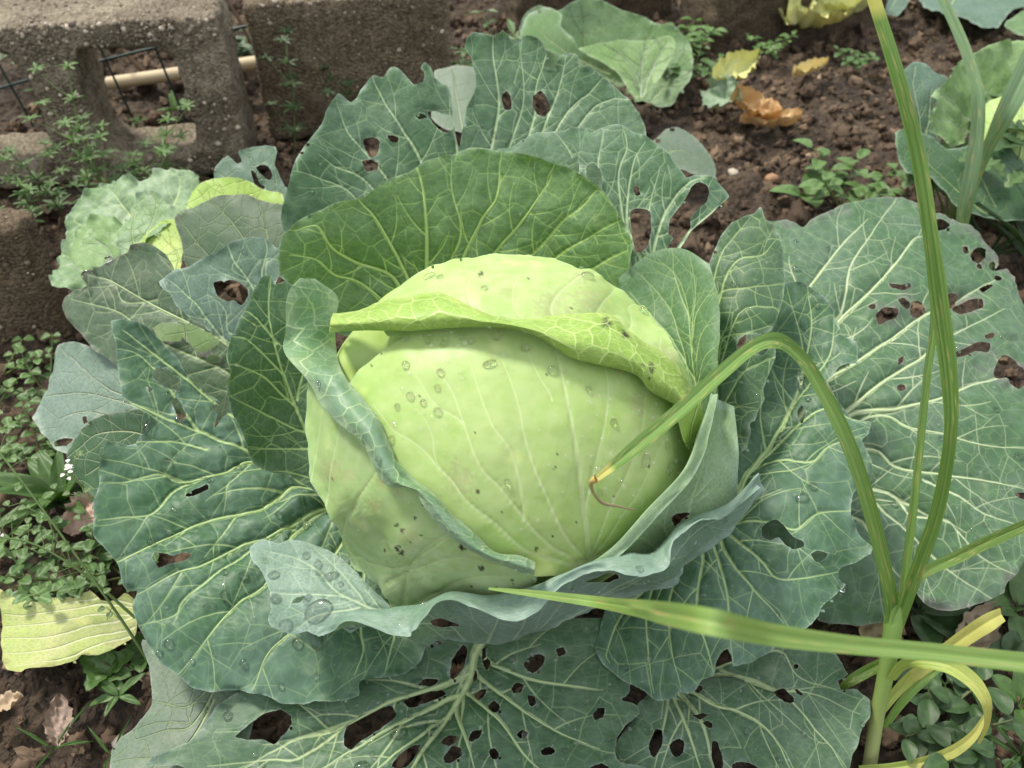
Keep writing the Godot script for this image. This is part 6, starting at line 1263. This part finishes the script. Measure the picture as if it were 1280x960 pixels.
func behind_blocks() -> void:
	var wire := plain(Color(.018, .045, .04), .45)
	var f := root("wire_fence", Vector3(-.6, 0, -.74))
	tag(f, "dark green welded wire fence seen through the hollow block", "fence")
	for x in [-.18, -.105, -.03, .045, .12, .195, .27]:
		put("upright_wire", tube(PackedVector3Array([Vector3(x + .012, -.02, 0), Vector3(x, .07, .0), Vector3(x - .02, .22, -.0)]), PackedFloat32Array([.0016, .0016]), 6, 3), wire, f)
	for y in [.075, .19]:
		put("cross_wire", tube(PackedVector3Array([Vector3(-.25, y - .055, .003), Vector3(-.02, y + .008, .003), Vector3(.35, y + .09, .003)]), PackedFloat32Array([.0020, .0020]), 6, 3), wire, f)
	var pole := put("bamboo_pole", tube(PackedVector3Array([Vector3(-.625, .012, -.86), Vector3(-.52, .026, -.86), Vector3(-.38, .045, -.86)]), PackedFloat32Array([.0095, .0105]), 12, 4), plain(Color(.50, .40, .25), .6), self)
	tag(pole, "pale bamboo pole lying on the ground behind hollow block", "pole")
	var dry := plain(Color(.17, .115, .075), .8)
	rng.seed = 99
	for k in 7:
		var x := rng.randf_range(-.85, -.4)
		var z := rng.randf_range(-1.05, -.80)
		var a := rng.randf_range(-1.2, 1.2)
		var p := Vector3(x, .0, z)
		var o := put("dry_stalk", tube(PackedVector3Array([p, p + Vector3(a * .08, .09, .02), p + Vector3(a * .2, rng.randf_range(.1, .3), .03)]), PackedFloat32Array([.004, .0018]), 5, 3), dry, self)
		tag(o, "thin brown dry stalk leaning behind the wire fence", "dry stalk", "dry stalks behind the fence")


# ------------------------------------------------------------------ garlic

func blade(parent: Node3D, called: String, pts_: Array, widths: Array, o: Dictionary) -> void:
	var pts := v3s(pts_)
	var n := pts.size()
	var rows := (n - 1) * 7 + 1
	var face: Vector3 = o.get("face", Vector3(0, .73, .68))
	var p := PackedVector3Array()
	var c := PackedColorArray()
	var base: Color = o.get("c", Color(.10, .205, .034))
	var light: Color = o.get("c2", Color(.19, .315, .075))
	var yellow := Color(.52, .50, .13)
	var from: float = o.get("yellow", 2.0)
	var origin := parent.position
	var wp := PackedVector3Array()
	for w in widths:
		wp.append(Vector3(w, 0, 0))
	var seed_ := float(rows) + pts[0].x * 100.0
	var last := Vector3.ZERO
	for j in rows:
		var t := float(j) / (rows - 1)
		var at := curve_at(pts, t)
		var dir := (curve_at(pts, minf(t + .02, 1)) - curve_at(pts, maxf(t - .02, 0))).normalized()
		var side := dir.cross(face).normalized()
		if o.has("side"):
			var given: Vector3 = o.side
			side = (given - dir * given.dot(dir)).normalized()
		if last != Vector3.ZERO and side.dot(last) < 0.0:
			side = -side
		last = side
		var up := side.cross(dir)
		if up.dot(face) < 0.0:
			up = -up
		var w := curve_at(wp, t).x * .5
		for i in 21:
			var x := (i - 10) / 10.0
			var deep: float = w * o.get("fold", .38) * (absf(x) - .5) + w * .12 * (1.0 - x * x)
			p.append(at + side * x * w + up * deep - origin)
			var stripe := fine.get_noise_2d(x * 22.0 + seed_, t * 1.3)
			var m := clampf(.4 + 1.1 * stripe + (.25 if absf(x) < .15 else 0.0), 0, 1)
			var k := base.lerp(light, m)
			var y := clampf((t - from) * 3.0 + fine.get_noise_2d(x * 6.0 + seed_, t * 12.0), 0.0, 1.0) if from < 2.0 else 0.0
			if o.get("tip", true) and t > .965:
				y = 1.0
			k = k.lerp(yellow, y * .9)
			var burn := fine.get_noise_2d(x * 2.0 + seed_ * 3.0, t * 26.0)
			if burn > .52:
				k = k.lerp(Color(.45, .36, .14), minf(1.0, (burn - .52) * 6.0))
			c.append(k)
	var m := plain(Color.WHITE, .42, true)
	m.backlight_enabled = true
	m.backlight = Color(.5, .55, .25)
	put(called, sheet(p, rows, 21, c), m, parent)


func stalk(parent: Node3D, called: String, pts_: Array, radii: Array, cols: Array) -> void:
	var pts := v3s(pts_)
	for k in pts.size():
		pts[k] -= parent.position
	put(called, tube(pts, PackedFloat32Array(radii), 14, 5, PackedColorArray(cols)), plain(Color.WHITE, .4, true), parent)


# ------------------------------------------------------------------ dry leaves

func curled(len_: float, wid: float, curl: float, seed_: int, a: Color, b: Color) -> ArrayMesh:
	var p := PackedVector3Array()
	var c := PackedColorArray()
	for j in 25:
		var t := j / 24.0
		var w := wid * pow(sin(PI * clampf(.06 + t * .92, 0, 1)), .7) * (1.0 + .35 * fine.get_noise_2d(t * 7.0, seed_))
		for i in 15:
			var x := (i - 7) / 7.0
			var y := curl * len_ * (x * x * .5 + .6 * (t - .4) * (t - .4)) + .10 * len_ * wave.get_noise_3d(x * 1.6, t * 3.0, seed_) + .05 * len_ * fine.get_noise_3d(x * 4.0, t * 8.0, seed_)
			p.append(Vector3((t - .5) * len_, y, x * w))
			var m := clampf(.5 + .9 * fine.get_noise_3d(x * 2.5, t * 4.0, seed_ + 4.0) - (.35 if absf(x) < .08 else 0.0), 0, 1)
			c.append(a.lerp(b, m))
	return sheet(p, 25, 15, c)


func dead_leaf(at: Vector3, turn: Vector3, len_: float, wid: float, curl: float, seed_: int, a: Color, b: Color, label: String) -> void:
	var m := plain(Color.WHITE, .65, true)
	m.backlight_enabled = true
	m.backlight = Color(.4, .35, .2)
	var o := put("dead_leaf", curled(len_, wid, curl, seed_, a, b), m, self)
	o.position = at
	o.rotation = turn
	tag(o, label, "dead leaf")


func debris() -> void:
	dead_leaf(Vector3(.350, .015, -.755), Vector3(.3, -.5, -.25), .075, .020, .5, 1, Color(.44, .24, .09), Color(.56, .40, .20), "curled orange brown dead leaf lying on the soil behind the cabbage")
	dead_leaf(Vector3(.372, .006, -.735), Vector3(.1, -.15, .05), .085, .017, .3, 2, Color(.66, .50, .28), Color(.58, .36, .16), "tan dead leaf under the orange brown one")
	dead_leaf(Vector3(.335, .035, -.84), Vector3(.5, .5, .3), .075, .022, .6, 3, Color(.62, .62, .26), Color(.52, .55, .25), "pale yellow wilted leaf above the orange dead leaf")
	dead_leaf(Vector3(.318, .02, -.79), Vector3(.8, -.9, .2), .075, .026, .4, 4, Color(.20, .29, .18), Color(.26, .34, .23), "grey green wilted leaf left of the orange dead leaf")
	dead_leaf(Vector3(.47, .012, -.90), Vector3(.2, .35, .1), .06, .010, .5, 5, Color(.66, .60, .32), Color(.60, .46, .18), "small cream scrap of leaf alone on the far soil")
	dead_leaf(Vector3(.53, .03, -1.07), Vector3(.2, .2, 0), .13, .035, .5, 6, Color(.62, .62, .28), Color(.45, .48, .18), "largest yellow wilted leaf of the heap by the far block")
	dead_leaf(Vector3(.58, .045, -1.09), Vector3(.4, -.5, .2), .10, .03, .6, 7, Color(.58, .60, .30), Color(.40, .45, .18), "yellow green wilted leaf on top of the far heap")
	dead_leaf(Vector3(.49, .035, -1.07), Vector3(-.2, .9, .1), .08, .028, .6, 8, Color(.66, .66, .36), Color(.5, .5, .2), "cream wilted leaf at the left end of the far heap")
	dead_leaf(Vector3(-.345, .012, -.025), Vector3(.2, 1.2, .35), .045, .014, .3, 9, Color(.58, .42, .34), Color(.50, .34, .26), "pinkish dry leaf poking out beside the left outer leaf")
	dead_leaf(Vector3(-.302, .006, .148), Vector3(.2, 1.9, .1), .034, .008, .3, 10, Color(.34, .26, .21), Color(.22, .15, .11), "grey brown dry leaf on the soil near the bottom left corner")
	dead_leaf(Vector3(-.345, .004, .135), Vector3(0, .4, .1), .026, .007, .3, 11, Color(.48, .38, .26), Color(.38, .28, .18), "tan dry leaf at the left edge near the bottom")
	dead_leaf(Vector3(-.325, .006, .085), Vector3(.1, .3, .1), .05, .016, .4, 12, Color(.10, .075, .06), Color(.17, .13, .10), "dark brown rotting leaf under the yellow fallen leaf")
	dead_leaf(Vector3(.33, .012, .085), Vector3(.2, .8, .2), .05, .012, .4, 13, Color(.36, .30, .22), Color(.24, .19, .13), "dull brown dry leaf among the weeds beside the garlic")
	dead_leaf(Vector3(.262, .012, .075), Vector3(.1, 1.4, .1), .06, .02, .3, 14, Color(.36, .29, .15), Color(.26, .21, .12), "brown decayed leaf under the garlic stem")
	dead_leaf(Vector3(.235, .02, .06), Vector3(.15, 1.2, .1), .05, .014, .3, 15, Color(.17, .21, .07), Color(.27, .26, .10), "olive wilting leaf between cabbage leaf and garlic")


# ------------------------------------------------------------------ weeds

var leaf_shapes := {}
var weed_mats := {}

func leaflet(kind: String) -> ArrayMesh:
	if leaf_shapes.has(kind):
		return leaf_shapes[kind]
	var wid: float = {"lance": .14, "oval": .30, "round": .42, "lobed": .36, "grass": .035, "cut": .34}[kind]
	var p := PackedVector3Array()
	var c := PackedColorArray()
	var rows := 17
	for j in rows:
		var t := j / float(rows - 1)
		var w := wid * pow(maxf(sin(PI * pow(t, .85)), 0.0), .75)
		if kind == "lobed":
			w *= .72 + .38 * absf(sin(t * PI * 3.0))
		elif kind == "cut":
			w *= .45 + .65 * absf(sin(t * PI * 4.0))
		elif kind == "oval" or kind == "round":
			w = wid * (0.08 if t < .14 else pow(maxf(sin(PI * (t - .13) / .88), 0.0), .6))
		for i in 7:
			var x := (i - 3) / 3.0
			var y := .35 * w * absf(x) - .30 * t * t + .02 * sin(t * 9.0 + x * 4.0)
			p.append(Vector3(t, y, x * w))
			c.append(grey(1.0 if absf(x) > .1 else 1.35) * (.85 + .3 * fine.get_noise_2d(t * 6.0, x * 3.0)))
	var m := sheet(p, rows, 7, c)
	leaf_shapes[kind] = m
	return m


func weed_mat(c: Color) -> StandardMaterial3D:
	var key := c.to_html()
	if not weed_mats.has(key):
		var m := plain(c, .5, true)
		m.backlight_enabled = true
		m.backlight = Color(.5, .55, .2)
		weed_mats[key] = m
	return weed_mats[key]


func sprig(parent: Node3D, kind: String, at: Vector3, turn: float, lift: float, len_: float, m: Material, called := "leaf") -> void:
	var o := put(called, leaflet(kind), m, parent)
	o.transform = Transform3D(Basis(Vector3.UP, turn) * Basis(Vector3(0, 0, 1), lift) * Basis.from_scale(Vector3.ONE * len_), at)


func stem_to(parent: Node3D, a: Vector3, b: Vector3, r: float, m: Material, bow := .1) -> PackedVector3Array:
	var mid := (a + b) * .5 + Vector3(rng.randf_range(-1, 1), .4, rng.randf_range(-1, 1)) * a.distance_to(b) * bow
	var p := PackedVector3Array([a, mid, b])
	put("stem", tube(p, PackedFloat32Array([r, r * .6]), 6, 4), m, parent)
	return p


func rosette(at: Vector3, kind: String, n: int, len_: float, lift: float, c: Color, label: String, cat := "weed", group := "") -> void:
	rng.seed = hash(label) + int(at.x * 1000)
	var o := root("weed", at)
	var m := weed_mat(c)
	for k in n:
		sprig(o, kind, Vector3(0, .004, 0), k * 2.4 + rng.randf_range(-.4, .4), lift + rng.randf_range(-.3, .35), len_ * rng.randf_range(.65, 1.1), m)
	tag(o, label, cat, group)


# low branching weed with pairs of oval leaves
func bushy(at: Vector3, stems: int, len_: float, kind: String, size: float, c: Color, label: String) -> void:
	rng.seed = hash(label) + int(at.x * 1000)
	var o := root("weed", at)
	var m := weed_mat(c)
	var sm := weed_mat(c.lerp(Color(.2, .16, .08), .35))
	for s in stems:
		var a := TAU * s / stems + rng.randf_range(-.4, .4)
		var l := len_ * rng.randf_range(.6, 1.1)
		var tip := Vector3(cos(a) * l * .75, l * rng.randf_range(.35, .8), sin(a) * l * .75)
		var p := stem_to(o, Vector3.ZERO, tip, .0010, sm)
		for k in 4:
			var t := .35 + .21 * k
			var q := curve_at(p, t)
			for e in 2:
				sprig(o, kind, q, a + PI * e + PI * .5 * (k % 2) + rng.randf_range(-.4, .4), rng.randf_range(.05, .6), size * rng.randf_range(.7, 1.15), m)
	tag(o, label, "weed")


# upright stem with whorls of narrow leaves
func cleavers(at: Vector3, height: float, lean: Vector2, c: Color, label: String) -> void:
	rng.seed = hash(label)
	var o := root("cleavers_weed", at)
	var m := weed_mat(c)
	var sm := weed_mat(c.lerp(Color(.2, .2, .1), .3))
	var p := stem_to(o, Vector3.ZERO, Vector3(lean.x, height, lean.y), .0011, sm, .06)
	for k in 5:
		var t := .18 + .2 * k
		var q := curve_at(p, t)
		whorl(o, q, .021 - .0018 * k, m)
		if k < 4:
			var a := rng.randf() * TAU
			var tip := q + Vector3(cos(a) * .035, .03, sin(a) * .03)
			stem_to(o, q, tip, .0007, sm, .05)
			whorl(o, tip, .013, m)
	tag(o, label, "weed")


func whorl(o: Node3D, at: Vector3, len_: float, m: Material) -> void:
	var r := rng.randf() * TAU
	for k in 7:
		sprig(o, "lance", at, r + TAU * k / 7.0, rng.randf_range(.25, .75), len_ * rng.randf_range(.8, 1.1), m)


# long-stalked leaves cut into lobed leaflets
func parsley(at: Vector3, n: int, height: float, c: Color, label: String, spread := .09) -> void:
	rng.seed = hash(label)
	var o := root("parsley", at)
	var m := weed_mat(c)
	var sm := weed_mat(c.lerp(Color(.22, .3, .1), .5))
	for s in n:
		var a := TAU * s / n + rng.randf_range(-.4, .4)
		var r := spread * rng.randf_range(.4, 1.1)
		var top := Vector3(cos(a) * r, height * rng.randf_range(.55, 1.05), sin(a) * r)
		var p := stem_to(o, Vector3.ZERO, top, .0015, sm, .12)
		for k in 5:
			var q := top if k < 3 else curve_at(p, .78)
			var turn: float = -a + [0.0, .9, -.9, 1.3, -1.3][k]
			sprig(o, "cut", q, turn, rng.randf_range(-.1, .35), .034 * rng.randf_range(.8, 1.15), m)
	tag(o, label, "herb")


# thin wiry stem with small pods on threads and a head of tiny white flowers
func purse(pts: PackedVector3Array, label: String, pods := true) -> void:
	rng.seed = hash(label)
	var o := root("shepherds_purse", pts[0])
	for k in range(pts.size() - 1, -1, -1):
		pts[k] -= pts[0]
	var m := weed_mat(Color(.10, .17, .05))
	put("stem", tube(pts, PackedFloat32Array([.0011, .0008, .0006]), 6, 6), m, o)
	for k in 12:
		var q := curve_at(pts, .3 + .06 * k)
		var a := rng.randf() * TAU
		var tip := q + Vector3(cos(a) * .015, .008, sin(a) * .015)
		put("pod_stalk", tube(PackedVector3Array([q, (q + tip) * .5 + Vector3(0, .001, 0), tip]), PackedFloat32Array([.0003, .0003]), 5, 2), m, o)
		if pods:
			sprig(o, "round", tip, a, .3, .0055, m, "pod")
	var fl := weed_mat(Color(.75, .75, .70))
	for k in 9:
		sprig(o, "round", pts[-1] + Vector3(rng.randf_range(-.004, .004), rng.randf_range(-.003, .004), rng.randf_range(-.004, .004)), k * .8, .3, .0035, fl, "petal")
	tag(o, label, "weed")


func weeds() -> void:
	var mid := Color(.070, .145, .032)
	var pale := Color(.105, .20, .05)
	var deep := Color(.045, .098, .028)
	cleavers(Vector3(-.49, 0, -.50), .175, Vector2(-.01, -.03), pale, "tall cleavers weed climbing in front of the hollow block")
	cleavers(Vector3(-.44, 0, -.53), .105, Vector2(.03, -.01), pale, "short cleavers weed under the right core of the hollow block")
	cleavers(Vector3(-.46, 0, -.51), .085, Vector2(.02, .02), mid, "lower cleavers weed between the two taller ones")
	cleavers(Vector3(-.55, 0, -.49), .10, Vector2(-.02, .02), mid, "cleavers weed at the foot of the hollow block near the left edge")
	cleavers(Vector3(-.515, 0, -.49), .13, Vector2(.015, .01), pale, "cleavers weed just left of the tallest one by the hollow block")
	cleavers(Vector3(-.475, 0, -.475), .12, Vector2(.0, .015), mid, "cleavers weed leaning forward before the web of the hollow block")
	cleavers(Vector3(-.425, 0, -.50), .075, Vector2(-.02, .01), pale, "small cleavers weed above the frosty cabbage")
	cleavers(Vector3(-.58, 0, -.46), .07, Vector2(.02, .01), pale, "little cleavers weed behind the near brown block")
	cleavers(Vector3(-.30, 0, -.66), .15, Vector2(.01, -.01), deep, "dark cleavers weed in the gap between hollow and solid block")
	cleavers(Vector3(-.24, 0, -.70), .08, Vector2(.02, .0), deep, "small cleavers weed at the foot of the solid block")
	bushy(Vector3(-.16, 0, -.74), 6, .10, "lance", .028, deep, "dark leafy weed growing against the solid block face")
	bushy(Vector3(-.09, 0, -.86), 7, .13, "lance", .035, mid, "bushy green weed at the right end of the solid block")
	bushy(Vector3(-.03, 0, -.92), 6, .11, "lance", .03, mid, "grassy weed left of the upright cabbage at the back")
	bushy(Vector3(.28, 0, -.90), 7, .09, "oval", .022, mid, "small leafy weed right of the upright cabbage at the back")
	bushy(Vector3(.30, 0, -1.02), 6, .08, "oval", .025, pale, "light green weed at the foot of the far block")
	bushy(Vector3(.43, 0, -1.0), 5, .05, "oval", .016, pale, "tiny weed on bare soil before the far block")
	bushy(Vector3(.56, 0, -.95), 5, .05, "oval", .016, mid, "tiny weed on bare soil left of the tall garlic blades")
	bushy(Vector3(.41, 0, -.515), 5, .08, "oval", .027, pale, "oval leaved weed on bare soil behind the big right leaf")
	rosette(Vector3(.37, 0, -.53), "oval", 5, .05, .5, pale, "small rosette weed left of the oval leaved weed")
	bushy(Vector3(-.50, 0, -.20), 5, .07, "round", .011, pale, "chickweed patch at the left edge below the near block")
	bushy(Vector3(-.44, 0, -.17), 5, .06, "round", .011, mid, "chickweed patch below the near block, right of another")
	bushy(Vector3(-.475, 0, -.12), 5, .06, "round", .010, pale, "chickweed patch left of the pale drooping leaf")
	bushy(Vector3(-.42, 0, -.10), 6, .05, "round", .010, mid, "little chickweed touching the pale drooping leaf")
	bushy(Vector3(-.445, 0, -.06), 6, .05, "round", .010, pale, "chickweed at the left edge above the leafy rosette")
	rosette(Vector3(-.375, 0, -.04), "lance", 13, .062, .75, mid, "rosette weed of long upright leaves left of the cabbage")
	bushy(Vector3(-.41, 0, .0), 6, .05, "oval", .012, pale, "small weed at the left edge below the rosette")
	bushy(Vector3(-.335, 0, .035), 8, .06, "oval", .013, mid, "leafy weed above the yellow fallen leaf")
	bushy(Vector3(-.365, 0, .045), 6, .055, "oval", .012, pale, "yellowish weed at the top left of the yellow fallen leaf")
	bushy(Vector3(-.30, 0, .03), 6, .05, "oval", .012, mid, "weed between yellow fallen leaf and the big left leaf")
	rosette(Vector3(-.285, .0, .112), "lobed", 9, .022, .45, mid, "lobed rosette weed below the yellow fallen leaf")
	rosette(Vector3(-.262, .0, .10), "lobed", 8, .020, .5, mid, "lobed rosette weed beside the bottom left cabbage leaf")
	rosette(Vector3(-.27, .0, .128), "lance", 5, .022, .3, mid, "narrow leaved weed below the lobed rosettes")
	rosette(Vector3(-.30, 0, .165), "grass", 4, .035, .6, mid, "tuft of grass at the bottom left corner")
	rosette(Vector3(-.26, 0, .17), "grass", 4, .03, .9, mid, "short grass tuft beside the bottom left cabbage leaf")
	purse(PackedVector3Array([Vector3(-.235, 0, .128), Vector3(-.262, .06, .10), Vector3(-.315, .12, .05), Vector3(-.36, .16, .01)]), "tallest wiry flowering weed leaning across the yellow fallen leaf")
	purse(PackedVector3Array([Vector3(-.26, .04, .09), Vector3(-.29, .07, .075), Vector3(-.32, .09, .065), Vector3(-.345, .10, .065)]), "wiry side stem with white flowers above the yellow fallen leaf")
	purse(PackedVector3Array([Vector3(-.25, .05, .09), Vector3(-.265, .09, .06), Vector3(-.285, .11, .04), Vector3(-.30, .125, .03)]), "short flowering stem right of the yellow fallen leaf")
	parsley(Vector3(.53, 0, -.47), 9, .14, mid, "parsley in front of the right hand cabbage")
	parsley(Vector3(.60, 0, -.42), 9, .13, deep, "dark parsley at the right edge")
	parsley(Vector3(.62, 0, -.52), 8, .15, mid, "parsley behind the dark parsley at the right edge")
	rosette(Vector3(.59, 0, -.36), "grass", 12, .13, .8, deep, "long dark grass at the right edge behind the big leaf")
	rosette(Vector3(.545, 0, -.40), "grass", 9, .10, .9, deep, "dark grass tuft between parsley and the big right leaf")
	rosette(Vector3(.30, 0, .062), "oval", 6, .042, .35, deep, "dark broad leaved weed behind the garlic stem")
	rosette(Vector3(.345, 0, .135), "oval", 4, .038, .5, mid, "broad leaved weed at the right edge near the bottom")
	rosette(Vector3(.30, 0, .12), "oval", 5, .034, .45, deep, "dark weed under the curled yellow garlic blade")
	rosette(Vector3(.35, 0, .10), "oval", 4, .032, .5, deep, "dark weed right of the curled yellow garlic blade")
	rosette(Vector3(.375, 0, .062), "oval", 5, .05, .55, mid, "green weed leaf cluster at the right edge under the big leaf")
	bushy(Vector3(.285, 0, .155), 6, .05, "oval", .02, deep, "low weed at the bottom edge right of the garlic")
	rosette(Vector3(.33, 0, .17), "grass", 8, .06, .7, mid, "grass tuft at the bottom right corner")
	rosette(Vector3(-.70, 0, -.83), "lance", 10, .05, .8, mid, "green weed behind the left core of the hollow block")
	rosette(Vector3(-.50, 0, -.78), "lance", 9, .032, .7, pale, "light green weed behind the right core of the hollow block")
	rosette(Vector3(-.65, 0, -.80), "lance", 8, .04, .8, mid, "weed close behind the web of the hollow block")
	bushy(Vector3(-.74, 0, -.95), 8, .12, "lance", .04, deep, "tall dark weed behind the fence at the left")
	bushy(Vector3(-.46, 0, -.98), 8, .10, "lance", .04, deep, "tall dark weed behind the fence near the pole")
